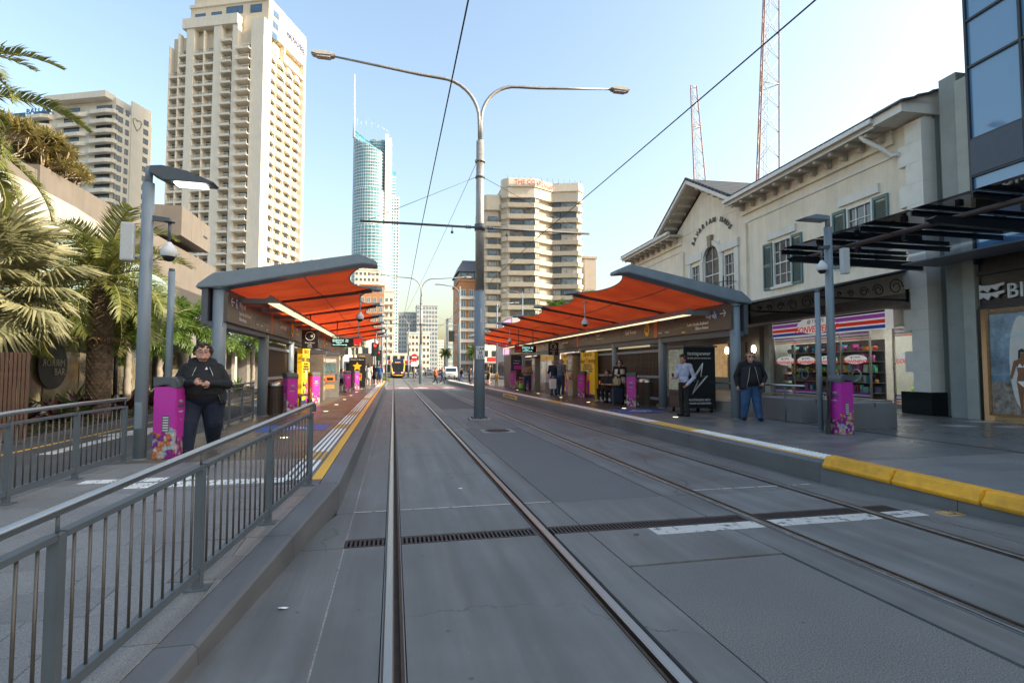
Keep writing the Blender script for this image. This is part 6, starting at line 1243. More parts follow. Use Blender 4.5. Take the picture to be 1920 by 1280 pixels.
AW1 = mat('awning_pale_blue', (.42, .52, .62), .7, 0, .05); AW2 = mat('awning_navy', (.03, .035, .1), .7, 0, .1); AR = mat('awning_red', (.6, .03, .04), .7, 0, .08); AWW = mat('awning_white', (.7, .62, .6), .7, 0, .05)
awning('pale blue and navy striped awning behind the lamp post', -12.5, 37.2, 47, AW1, AW2, 7); awning('red and white striped awning seen through the left shelter', -12.5, 47.5, 60, AR, AWW, 9); awning('small green awning behind the date palm', -12.5, 32.4, 35.8, mat('awning_green', (.1, .2, .1), .7), mat('awning_green'), 1, 2.5, 3.2, 1.6)
bpst = thing('black_post', 'slim black street light post between the date palm and the lamp post', 'pole', (-9.0, 20.3, .1)); MB().tube([(0, 0, 0), (0, 0, 3.9)], .06, 10).build('post', BLACK, bpst); MB().tube([(0, 0, 0), (0, 0, .5)], .085, 10).build('base', BLACK, bpst)
ss = thing('slat_screen', 'tall screen of brown timber slats at the left picture edge', 'screen'); 
SLB = mat('brown_screen_slat', (.13, .065, .04), .55, 0, .2, 8, .1); slm = MB().box(-.025, .025, -.035, .035, .1, 1.98).mesh('slat', SLB)
for k in range(26): f = k/25; put('slat', slm, ss, (-7.75-1.6*f, 13.7-.6*f, 0), (0, 0, R(20)))
for z in (.5, 1.6): MB().bar((-7.75, 13.75, z), (-9.35, 13.15, z), .03, .06).build('crossbar', SLATM, ss)
# ================================================================= palms and planting
def leafmat(name, a, b, tr=.35, rough=.45):
    m = bpy.data.materials.new(name); m.use_nodes = True; n = m.node_tree; L = n.links; p = n.nodes['Principled BSDF']; p.inputs['Roughness'].default_value = rough
    ge = n.nodes.new('ShaderNodeNewGeometry'); nz = n.nodes.new('ShaderNodeTexNoise'); nz.inputs['Scale'].default_value = 3; nz.inputs['Detail'].default_value = 5; L.new(ge.outputs['Position'], nz.inputs[0])
    rp = n.nodes.new('ShaderNodeValToRGB'); e = rp.color_ramp.elements; e[0].position = .3; e[0].color = (*a, 1); e[1].position = .7; e[1].color = (*b, 1); L.new(nz.outputs[0], rp.inputs[0]); L.new(rp.outputs[0], p.inputs['Base Color'])
    t = n.nodes.new('ShaderNodeBsdfTranslucent'); L.new(rp.outputs[0], t.inputs[0]); ms = n.nodes.new('ShaderNodeMixShader'); ms.inputs[0].default_value = tr; L.new(p.outputs[0], ms.inputs[1]); L.new(t.outputs[0], ms.inputs[2]); L.new(ms.outputs[0], n.nodes['Material Output'].inputs[0]); MATS[name] = m; return m
LDATE = leafmat('date_palm_leaf', (.09, .12, .025), (.24, .25, .07)); LFOX = leafmat('foxtail_leaf', (.06, .12, .015), (.15, .24, .04)); LBIS = leafmat('silver_palm_leaf', (.17, .18, .09), (.38, .36, .2), .35); LDEAD = leafmat('dead_leaf', (.16, .1, .05), (.3, .2, .1), .2); LGRN = leafmat('broad_green_leaf', (.04, .09, .02), (.1, .17, .04), .25, .3); LMAR = leafmat('maroon_leaf', (.03, .012, .012), (.09, .035, .03), .2, .28); LDRA = leafmat('dracaena_leaf', (.13, .12, .035), (.32, .26, .09), .4)
RACH = mat('frond_stalk', (.22, .2, .07), .6, 0, .15); TRK = mat('palm_trunk', (.13, .09, .06), .9, 0, .35, 6, .8, 22, dark=(.04, .028, .02)); TRK2 = mat('ringed_trunk', (.27, .24, .2), .8, 0, .2, 4, .3)
def frond(L, droop, n, ll, lw, lm, seed, up=.9, plume=0):
    """pinnate frond along +X from the origin"""
    rn = random.Random(seed); mb = MB(); pts = []; a = up; p = Vector((0, 0, 0)); st = L/14; P = [p.copy()]; D = []
    for k in range(14): d = Vector((cos(a), rn.uniform(-.03, .03), sin(a))).normalized(); D.append(d); p = p+d*st; P.append(p.copy()); a -= droop/14*(.5+k/9)
    mb.tube(P, [.028*(1-.85*k/14)+.004 for k in range(15)], 5, 1)
    for k in range(n):
        f = .1+.9*k/n; q = f*14; i = min(13, int(q)); b = P[i].lerp(P[i+1], q-i); d = D[i]; side = Vector((0, 1, 0)); upv = side.cross(d)*-1
        l = ll*(sin(pi*min(1, .12+f*.86))**.6)*rn.uniform(.85, 1.1)
        for s in (-1, 1):
            for r_ in range(3 if plume else 1):
                an = (R(rn.uniform(-75, 75)) if plume else R(rn.uniform(12, 42))); v = (d*rn.uniform(.5, .75)+side*s*cos(an)+upv*sin(an)).normalized(); e = b+v*l*.55; tip = b+v*l+Vector((0, 0, -l*rn.uniform(.12, .4)))
                w_ = v.cross(upv).normalized()*lw if abs(v.dot(upv)) < .95 else d*lw
                mb.add([b-w_*.4, b+w_*.4, e+w_*.5, e-w_*.5, tip], [(0, 1, 2, 3), (3, 2, 4)], 0)
    return mb.mesh('frond', [lm, RACH])
def fan(rad, n, lm, seed, pet=1.1, arc=300):
    """costapalmate leaf: stalk along +X, then a folded fan"""
    rn = random.Random(seed); mb = MB(); P = [Vector((pet*k/6, 0, .12*sin(k/6*pi))) for k in range(7)]; mb.tube(P, [.035-.003*k for k in range(7)], 5, 1); c = P[-1]
    for k in range(n):
        a = R(-arc/2+arc*(k+.5)/n); v = Vector((cos(a), sin(a), 0)); r_ = rad*(.75+.3*cos(a/2))*rn.uniform(.9, 1.06); w_ = Vector((-v.y, v.x, 0))*(rad*R(arc)/n*.3); up = Vector((0, 0, .03*(1 if k % 2 else -1)))
        m1 = c+v*r_*.6; tip = c+v*r_+Vector((0, 0, -rad*rn.uniform(.1, .38))); mb.add([c, m1-w_+up, m1+Vector((0, 0, .05)), m1+w_+up, tip-w_*.15, tip+w_*.15], [(0, 1, 2), (0, 2, 3), (1, 4, 2), (2, 5, 3), (2, 4, 5)], 0)
    return mb.mesh('fan_leaf', [lm, RACH])
def trunk(h, r0, r1, m, name='trunk', scales=False, rings=0, seed=1):
    rn = random.Random(seed); mb = MB(); n = 16
    mb.tube([(rn.uniform(-.02, .02), rn.uniform(-.02, .02), h*k/n) for k in range(n+1)], [r0+(r1-r0)*k/n+(.012 if rings and k % 2 else 0) for k in range(n+1)], 16)
    if scales:
        nr = int(h/.11)
        for i in range(nr):
            for j in range(13):
                a = 2*pi*(j+(i % 2)*.5)/13; r_ = r0+(r1-r0)*i/nr; c = Vector((r_*cos(a), r_*sin(a), .05+i*.11)); o = Vector((cos(a), sin(a), 0)); t_ = Vector((-sin(a), cos(a), 0))
                mb.add([c-t_*.075, c+t_*.075, c+o*.035+Vector((0, 0, .1)), c+o*.0+Vector((0, 0, .13))], [(0, 1, 2), (0, 2, 3), (1, 3, 2)])
    return mb, m
def palm(name, label, loc, h, r, meshes, nf, tilt, kind, seed, tm=TRK, scales=False, dead=0, group=None, sc=1, rings=0, r1=None):
    t = thing(name, label, 'palm', loc, 0, group); rn = random.Random(seed); mb, m = trunk(h, r, r1 or r*.8, tm, scales=scales, rings=rings, seed=seed); to = mb.build('trunk', m, t)
    for k in range(nf):
        f = k/nf; az = k*2.39996+rn.uniform(-.2, .2); el = tilt[0]+(tilt[1]-tilt[0])*f+rn.uniform(-.12, .12)
        o = put('frond' if kind != 'fan' else 'fan_leaf', rn.choice(meshes), t, (0, 0, h+.1-.35*f)); o.rotation_euler = Euler((rn.uniform(-.3, .3), -el, az)); s = sc*rn.uniform(.85, 1.1); o.scale = (s, s, s)
    return t
DF = [frond(2.7, d, 62, .62, .035, LDATE, i, .0) for i, d in enumerate((1.1, 1.5, 1.9))]; DD = [frond(2.2, 2.0, 40, .4, .03, LDEAD, 9, 0)]
FX = [frond(1.7, d, 34, .42, .035, LFOX, 20+i, .0, 1) for i, d in enumerate((1.2, 1.7))]
BF = [fan(1.0, 46, LBIS, 30+i) for i in range(3)]; WF = [fan(.8, 22, LFOX, 40+i, .9) for i in range(2)]
p1_ = palm('date_palm', 'stout date palm with diamond-patterned trunk left of the lamp post', (-8.6, 18.4, .1), 4.2, .3, DF, 44, (1.35, -.45), 'pin', 5, scales=True, r1=.3); 
for k in range(5): o = put('dead_frond', DD[0], p1_, (0, 0, 4.0)); o.rotation_euler = (0, R(68), k*1.3+.4)
palm('date_palm', 'tall date palm whose hanging fronds enter at the upper left corner', (-9.15, 11.9, .1), 6.4, .3, [frond(3.1, d, 95, .42, .035, LDATE, 50+i, .0) for i, d in enumerate((1.2, 1.6, 1.9))], 40, (1.3, -.5), 'pin', 8, scales=True, r1=.3)
sp3 = palm('silver_fan_palm', 'silver-grey fan palm with big fan leaves at the left edge', (-9.5, 15.2, .1), 3.5, .22, BF, 34, (1.3, -.75), 'fan', 11, sc=1.05)
o = put('dead_fan', fan(.8, 22, LDEAD, 77, 1.6, 200), sp3, (.3, -.9, 3.2)); o.rotation_euler = (0, R(78), R(-20))
for i, (x, y, h, lb_) in enumerate(((-8.9, 20.9, 2.9, 'small foxtail palm beside the date palm'), (-8.5, 22.4, 3.1, 'slim foxtail palm just right of the lamp post'), (-8.6, 25.2, 3.5, 'foxtail palm behind the walking man'), (-8.6, 30.5, 3.2, 'foxtail palm seen through the left shelter, near its first column'), (-8.6, 36.5, 3.3, 'foxtail palm seen through the left shelter, before the red awning'), (-8.6, 42, 3.3, 'foxtail palm farthest along the left lane'))):
    palm('foxtail_palm', lb_, (x, y, .1), h, .13, FX, 15, (1.25, -.25), 'pin', 20+i, tm=TRK2, rings=1, group='foxtail palms along the left lane', r1=.085)
for i, (x, y, h, lb_) in enumerate(((20.5, 66, 8.6, 'fan palm showing above the middle of the right shelter roof'), (22.8, 62, 9.4, 'fan palm rising behind the right shelter, nearest the pub'), (18.8, 72, 7.4, 'fan palm behind the far part of the right shelter'))): palm('fan_palm', lb_, (x, y, 0), h, .18, WF, 26, (1.2, -.7), 'fan', 40+i, tm=TRK2, group='fan palms behind the right shelter', sc=1.3)
for i, (x, y, h, lb_) in enumerate(((-5.6, 58, 5.2, 'palm standing behind the waiting crowd, left of the traffic light'), (-4.4, 64, 5.6, 'second palm behind the waiting crowd'), (-7.2, 70, 5.5, 'palm behind the crowd at the shelter end'), (17.5, 120, 5.5, 'distant palm right of the van'), (14, 150, 6, 'far palm in the street centre'))): palm('street_palm', lb_, (x, y, 0), h, .16, FX, 20, (1.2, -.5), 'pin', 60+i, tm=TRK2, rings=1, group='street palms at the crossing', sc=1.25)
# dragon trees on the roof of the low building
DR = MB(); rn = random.Random(4)
for k in range(22):
    a = k*2.4; e = rn.uniform(-.25, 1.3); v = Vector((cos(a)*cos(e), sin(a)*cos(e), sin(e))); w_ = Vector((-sin(a), cos(a), 0))*.022; DR.add([w_, -w_, v*.22-w_, v*.22+w_, v*.4-Vector((0, 0, .07))], [(0, 1, 2, 3), (3, 2, 4)])
drm = DR.mesh('leaf_rosette', LDRA)
for i, (x, y, z, s, lb_) in enumerate(((-15.4, 27.0, 8.9, 1.12, 'spiky dragon tree on the roof at left, in front of the apartment tower'), (-16.2, 25.0, 8.9, 1.2, 'spiky dragon tree on the roof nearest the left edge'), (-15.5, 29.4, 9.0, 1.0, 'smaller spiky dragon tree on the roof above the grey panels'))):
    t = thing('dragon_tree', lb_, 'tree', (x, y, z), 0, 'dragon trees on the low roof'); mb = MB(); rn = random.Random(70+i); tips = []
    def grow(p, d, r_, n):
        q = p+d*rn.uniform(.35, .6)*s; mb.tube([p, q], [r_, r_*.75], 5)
        if n == 0: tips.append(q); return
        for k in range(rn.choice((2, 2, 3))): grow(q, (d+Vector((rn.uniform(-.75, .75), rn.uniform(-.75, .75), rn.uniform(-.1, .4)))).normalized(), r_*.72, n-1)
    for k in range(3): grow(Vector((rn.uniform(-.5, .5), rn.uniform(-.8, .8), 0)), Vector((rn.uniform(-.4, .5), rn.uniform(-.6, .6), 1)).normalized(), .07, 4)
    mb.build('branches', mat('pale_branch', (.3, .24, .16), .8, 0, .2), t)
    for q in tips[:150]: o = put('leaf_rosette', drm, t, q); o.rotation_euler = (rn.uniform(-.5, .5), rn.uniform(-.5, .5), rn.random()*6); k = s*rn.uniform(.9, 1.35); o.scale = (k, k, k)
# broad-leaved bed plants
def leaf(L, w_, lm, curl):
    mb = MB(); n = 6; vs = []
    for k in range(n+1): f = k/n; x = L*f*cos(curl*f); z = L*f*sin(1.15-curl*f*.9); q = w_*sin(pi*min(.98, .12+f*.86))**.8; vs += [(x, -q, z+.02), (x, 0, z-.01), (x, q, z+.02)]
    mb.add(vs, [(k*3+j, k*3+j+1, k*3+j+4, k*3+j+3) for k in range(n) for j in (0, 1)], 0, True); return mb.mesh('leaf', lm)
LV = {'m': [leaf(.62, .075, LMAR, c) for c in (.3, .7)], 'g': [leaf(.7, .07, LGRN, c) for c in (.3, .8)]}
rn = random.Random(12); spots_ = []
for k in range(26): spots_.append((-8.75-rn.random()*1.0, 14.3+k*.42+rn.uniform(-.12, .12)))
for k in range(12): spots_.append((-8.7-rn.random()*1.2, 25.5+k*1.0))
for i, (x, y) in enumerate(spots_):
    kd = 'm' if (i*7) % 10 < 6 else 'g'; col_ = 'maroon' if kd == 'm' else 'green'
    t = thing('bed_plant', 'broad-leaved %s plant in the garden bed behind the left railing' % col_, 'plant', (x, y, .08), rn.random()*6, '%s plants in the left bed' % col_); s = rn.uniform(.85, 1.25)
    MB().tube([(0, 0, 0), (0, 0, .12)], .03, 6).build('stem', TRK, t)
    for k in range(11): o = put('leaf', rn.choice(LV[kd]), t, (0, 0, .06+.015*k)); o.rotation_euler = (rn.uniform(-.2, .2), rn.uniform(-.45, .5), k*2.4); o.scale = (s, s, s)
gc = MB(); rn = random.Random(2)
for k in range(5200):
    x = -8.25-rn.random()**1.6*1.7; y = 13.8+rn.random()*28; z = .1+rn.random()*.16; a = rn.random()*6; u = Vector((cos(a), sin(a), rn.uniform(-.3, .5)))*rn.uniform(.04, .08); v = Vector((-sin(a), cos(a), rn.uniform(-.2, .3)))*.025; p = Vector((x, y, z)); gc.add([p-u, p+v, p+u, p-v], [(0, 1, 2, 3)], 0 if rn.random() < .6 else 1)
tag(gc.build('ground_cover', [LGRN, LDEAD]), 'low green ground cover and fallen leaves in the left bed', 'ground cover', kind='stuff')
# ================================================================= tram, vehicles, signals
TBL = mat('tram_blue', (.025, .035, .11), .3, 0, .05, 2, 0, coat=.4); TYL = mat('tram_yellow', (.85, .5, .01), .35, 0, .03, 2, 0, coat=.4)
tr = thing('tram', 'blue and yellow tram coming head-on along the near track', 'tram', (.75, 98, 0))
mb = MB(); pf = [(-1.32, .25), (-1.34, 1.6), (-1.3, 3.0), (-1.1, 3.35), (1.1, 3.35), (1.3, 3.0), (1.34, 1.6), (1.32, .25)]; sm_ = [(x*.78, z*.97+.1) for x, z in pf]; md = [(x*.93, z) for x, z in pf]
vs = [(x, -.9+abs(0), z) for x, z in sm_]+[(x, -.25, z) for x, z in md]+[(x, .6, z) for x, z in pf]+[(x, 30, z) for x, z in pf]; n = 8
mb.add(vs, [tuple(range(n))[::-1]]+[(r*n+i, r*n+(i+1) % n, r*n+n+(i+1) % n, r*n+n+i) for r in range(3) for i in range(n)], 0); mb.build('body', TBL, tr)
MB().ext([(-.82, 1.15), (-.9, 2.5), (.9, 2.5), (.82, 1.15)], (0, -.93, 0), (1, 0, 0), (0, 0, 1), (0, -1, 0), .03).build('windscreen', DGLASS, tr)
for s in (-1, 1):
    mb = MB(); mb.tube([(s*1.0, -.92, 3.2), (s*1.12, -.72, 2.4), (s*1.0, -.9, 1.2), (s*.88, -1.0, .55)], [.1, .14, .13, .1], 8); mb.build('yellow_pillar', TYL, tr)
    MB().box(s*.72-.13, s*.72+.13, -.98, -.9, .85, 1.02).build('headlight', mat('tram_lamp', (.9, .5, .5), .3, 0, 0, 1, 0, emit=((1, .25, .3), 1.5)), tr); MB().tube([(s*1.3, .3, 2.6), (s*1.55, .1, 2.5), (s*1.55, .1, 2.1)], .05, 6).build('mirror', BLACK, tr)
    for k in range(6): MB().box(s*1.34-.01, s*1.34+.01, 1.6+k*4.5, 5+k*4.5, 1.3, 2.7).build('side_window', DGLASS, tr)
MB().tube([(-.9, -.98, .5), (0, -1.08, .42), (.9, -.98, .5)], .11, 8).build('yellow_bumper', TYL, tr); MB().box(-.55, .55, -.95, -.92, 2.62, 2.88).build('destination_sign', BLACK, tr); text('Broadbeach', .2, (0, -.96, 2.68), (1, 0, 0), mat('amber_led', (1, .4, .05), .5, 0, 0, 1, 0, emit=((1, .4, .05), 2)), tr, align='CENTER')
MB().tube([(-.2, -1.0, 1.2), (.25, -1.0, 1.9)], .02, 5).build('wiper', BLACK, tr)
for y in (3, 14, 26):
    for s in (-1, 1): MB().tube([(s*.65, y, .3), (s*.85, y, .3)], .3, 14).build('wheel', BLACK, tr)
def car(label, loc, rz, c, kind='car'):
    t = thing('parked_car' if kind == 'car' else 'van', label, kind, loc, rz, 'cars near the crossing'); cm = mat('car_paint_'+c[0], c[1], .3, 0, .03, 2, 0, coat=.6); H = 1.5 if kind == 'car' else 1.95
    pf = [(-2.2, .35), (-2.25, .8), (-1.25, 1.0), (-.6, H-.05), (1.4, H), (2.1, 1.05), (2.2, .8), (2.2, .35)] if kind == 'car' else [(-2.4, .4), (-2.45, .95), (-1.7, 1.15), (-1.0, H-.05), (2.2, H), (2.35, 1.1), (2.35, .4)]
    MB().ext(pf, (-.88, 0, 0), (0, 1, 0), (0, 0, 1), (1, 0, 0), 1.76).build('body', cm, t, .06); z0 = 1.02 if kind == 'car' else 1.2
    MB().ext([(pf[2][0]-.02, z0+.03), (pf[3][0]-.02, H-.12), (pf[3][0]-.04, H-.12), (pf[2][0]-.05, z0+.03)], (-.75, 0, 0), (0, 1, 0), (0, 0, 1), (1, 0, 0), 1.5).build('windscreen', DGLASS, t)
    for s in (-1, 1):
        MB().box(s*.885-.006, s*.885+.006, -.8, 1.3, z0, H-.14).build('side_window', DGLASS, t); MB().box(s*.62-.16, s*.62+.16, pf[1][0]-.02, pf[1][0]+.08, .68, .86).build('headlight', mat('car_lamp', (.8, .8, .75), .15, 0, 0, 1, 0), t); MB().box(s*1.0-.1, s*1.0+.1, -.95, -.8, 1.0, 1.16).build('mirror', BLACK, t)
        for y in (-1.4, 1.35):
            w_ = MB().tube([(s*.72, y, .33), (s*.9, y, .33)], .33, 18).build('tyre', BLACK, t); MB().tube([(s*.895, y, .33), (s*.91, y, .33)], .2, 14).build('rim', STAIN, w_)
    MB().box(-.5, .5, pf[1][0]-.03, pf[1][0]+.05, .45, .62).build('grille', BLACK, t); MB().box(-.26, .26, pf[1][0]-.045, pf[1][0]-.03, .48, .58).build('number_plate', WHITE, t)
car('white four-wheel drive waiting at the crossing behind the pedestrians', (8.2, 80, 0), 0, ('white', (.7, .7, .68)), 'van')
for lb_, x, y, rz, c in (('white car left of the tram, nearest the crossing', -4.4, 104, 8, ('white', 0)), ('second white car left of the tram', -7, 108, 5, ('white', 0)), ('dark blue car far along the street behind the second mast', 5.6, 135, 0, ('navy', (.02, .03, .08))), ('silver car far along the right lane', 9.4, 150, 0, ('silver', (.35, .36, .37))), ('red car far along the street', 12.4, 140, 0, ('red', (.4, .03, .03))), ('white car at the far right of the crossing', 21.5, 76, 80, ('white', 0))): car(lb_, (x, y, 0), R(rz), c)
def signal(label, x, y, z, h, state, pole=True, pz=0, arm=0, back=False):
    t = thing('traffic_light', label, 'traffic light', (x, y, pz), 0, 'traffic lights at the crossing')
    if pole: MB().tube([(-arm, .25, 0), (-arm, .25, h)], .075, 12).build('post', GREY, t)
    if arm: MB().tube([(-arm, .25, z), (0, .25, z)], .05, 8).build('arm', GREY, t)
    MB().box(-.34, .34, -.02, .03, z-.62, z+.62).build('backboard', BLACK, t, .02); MB().box(-.16, .16, .03, .2, z-.5, z+.5).build('housing', BLACK, t)
    MB().box(-.04, .04, .2, .3, z-.3, z-.2).box(-.04, .04, .2, .3, z+.2, z+.3).build('bracket', GREYD, t)
    if back: return
    for k, c in enumerate(((.9, .02, .02), (.9, .5, .02), (.05, .8, .4))):
        lit = k == state; mb = MB(); disc(mb, (0, -.021, z+.36-k*.36), (1, 0, 0), (0, 0, 1), .13, .13, 16, th=-.01)
        mb.build('lamp', mat('signal_%d%d' % (k, lit), c if lit else tuple(q*.06 for q in c), .3, 0, 0, 1, 0, emit=(c, 3) if lit else None), t); mb = MB(); mb.tube([(.14*cos(a), -.12, z+.36-k*.36+.14*sin(a)) for a in [j*pi/8 for j in range(9)]], .025, 4); mb.build('visor', BLACK, t)
signal('big traffic light showing a red arrow beside the waiting crowd', -1.62, 49.5, 3.05, 4.2, 0, pz=PZ); signal('traffic light showing red behind the crowd, above the kerb', -1.75, 66, 3.2, 4.4, 0); signal('traffic light showing green low behind the crowd', -2.2, 84, 2.2, 3.6, 2)
signal('traffic light seen from behind on the right crossing pole', 6.4, 61, 5.3, 6.6, 0, arm=-.8, back=True); signal('black traffic light beside the big mast on the right', 9.3, 58, 3.9, 5.2, 0, back=True)
def tallpole(label, x, y, h, r, lamp=0, pz=0):
    t = thing('street_pole', label, 'pole', (x, y, pz), 0, 'street poles near the crossing'); MB().tube([(0, 0, 0), (0, 0, h)], [r, r*.7], 12).build('post', GREY, t)
    if lamp:
        pts = [(0, 0, h-1.2)]+[(lamp*(1-cos(k*pi/12)), 0, h-1.2+1.2*sin(k*pi/12)) for k in range(1, 7)]+[(lamp*2.3, 0, h+.15)]; MB().tube(pts, .05, 8).build('arm', GREY, t); MB().box(min(lamp*2.3, lamp*2.8), max(lamp*2.3, lamp*2.8), -.12, .12, h+.08, h+.22).build('lamp_head', GALV, t)
tallpole('tall grey pole behind the big traffic light', -1.05, 52, 6.6, .1, 0, PZ); tallpole('grey pole at the end of the left platform', -.75, 60, 6.6, .09, 0, PZ); tallpole('tall slim pole right of the crossing, with street lamp', 7.3, 61, 11, .12, -1); tallpole('street lamp behind the right shelter', 12.6, 66, 9.8, .1, 1); tallpole('street lamp rising before the zigzag apartments', 17.8, 74, 12.5, .1, -1); tallpole('far street lamp beyond the tram on the right', 15, 124, 9.5, .1, -1); tallpole('far street lamp left of the tram', -4, 130, 9.5, .1, 1)
ne = thing('no_entry_sign', 'red no-entry sign on a thin post in the middle of the street', 'sign', (2.45, 66, 0)); MB().tube([(0, 0, 0), (0, 0, 3.4)], .045, 8).build('post', GALV, ne)
mb = MB(); disc(mb, (0, -.06, 3.0), (1, 0, 0), (0, 0, 1), .42, .42, 24, th=-.02); mb.build('disc', REDS, ne); MB().box(-.28, .28, -.09, -.081, 2.93, 3.07).build('bar', WHITE, ne); MB().box(-.4, .4, -.08, -.05, 1.9, 2.45).build('notice', WHITE, ne)
ws = thing('direction_sign', 'dark brown direction sign standing behind the waiting crowd', 'sign', (-2.6, 52, PZ)); MB().box(-.75, .75, -.04, .04, 1.5, 2.75).build('panel', SIGN, ws)
for s in (-1, 1): MB().tube([(s*.6, 0, 0), (s*.6, 0, 1.5)], .04, 8).build('post', GREYD, ws)
for k, q in enumerate(('+ Ferry', 'Taxi', 'Bus', 'Beach')): text(q, .2, (-.6, -.045, 2.45-k*.27), (1, 0, 0), INK if k else YSIGN, ws)
bu = thing('shrub', 'rounded yellow-green shrub at the end of the left platform', 'shrub', (-1.35, 72, 0)); mb = MB(); rn = random.Random(5)
for k in range(900): a = rn.random()*6.3; e = math.asin(rn.random()); r_ = rn.uniform(.75, 1.0); p = Vector((cos(a)*cos(e)*r_*.95, sin(a)*cos(e)*r_, sin(e)*r_*.8)); u = Vector((rn.uniform(-1, 1), rn.uniform(-1, 1), rn.uniform(-1, 1)))*.09; v = u.cross(p).normalized()*.05; mb.add([p-u, p+v, p+u, p-v], [(0, 1, 2, 3)])
mb.build('foliage', leafmat('yellow_shrub_leaf', (.09, .11, .02), (.25, .25, .06)), bu); MB().tube([(0, 0, 0), (0, 0, .5)], .05, 6).build('stem', TRK, bu)
# ================================================================= people
import numpy as np
tmp = bpy.data.scenes.new('tmp')
def cloth(name, c, rough=.85):
    m = mat('cloth_'+name, c, rough, 0, .3, 6, 1.0, 9); return m
SKINS = {'fair': mat('skin_fair', (.56, .3, .22), .5, 0, .08, 9, .05, 60), 'tan': mat('skin_tan', (.4, .2, .13), .5, 0, .08, 9, .05, 60), 'dark': mat('skin_dark', (.14, .065, .04), .5, 0, .08, 9, .05, 60)}
HAIRS = {'brown': mat('hair_brown', (.045, .025, .015), .6, 0, .4, 30, .6, 60), 'black': mat('hair_black', (.01, .009, .009), .5, 0, .3, 30, .6, 60), 'blond': mat('hair_blond', (.28, .18, .08), .6, 0, .3, 30, .6, 60), 'grey': mat('hair_grey', (.4, .39, .37), .7, 0, .3, 30, .5, 60)}
EYW = mat('eye_white', (.7, .68, .65), .2, 0, 0, 1, 0); EYD = mat('eye_dark', (.02, .014, .01), .1, 0, 0, 1, 0); LIP = mat('lips', (.36, .12, .1), .5, 0, 0, 1, 0)
def capsule(mb, a, b, ra, rb, n=14):
    a, b = Vector(a), Vector(b); d = b-a; L = d.length; d = d/L if L > 1e-6 else Vector((0, 0, 1)); P = []; Q = []
    for k in range(1, 5): t = -cos(k*pi/8); P.append(a+d*ra*t); Q.append(ra*sin(k*pi/8))
    P = [a-d*ra*.995]+P; Q = [ra*.06]+Q
    for k in range(0, 4): t = sin(k*pi/8); P.append(b+d*rb*t); Q.append(rb*cos(k*pi/8))
    P.append(b+d*rb*.995); Q.append(rb*.06); mb.tube(P, Q, n)
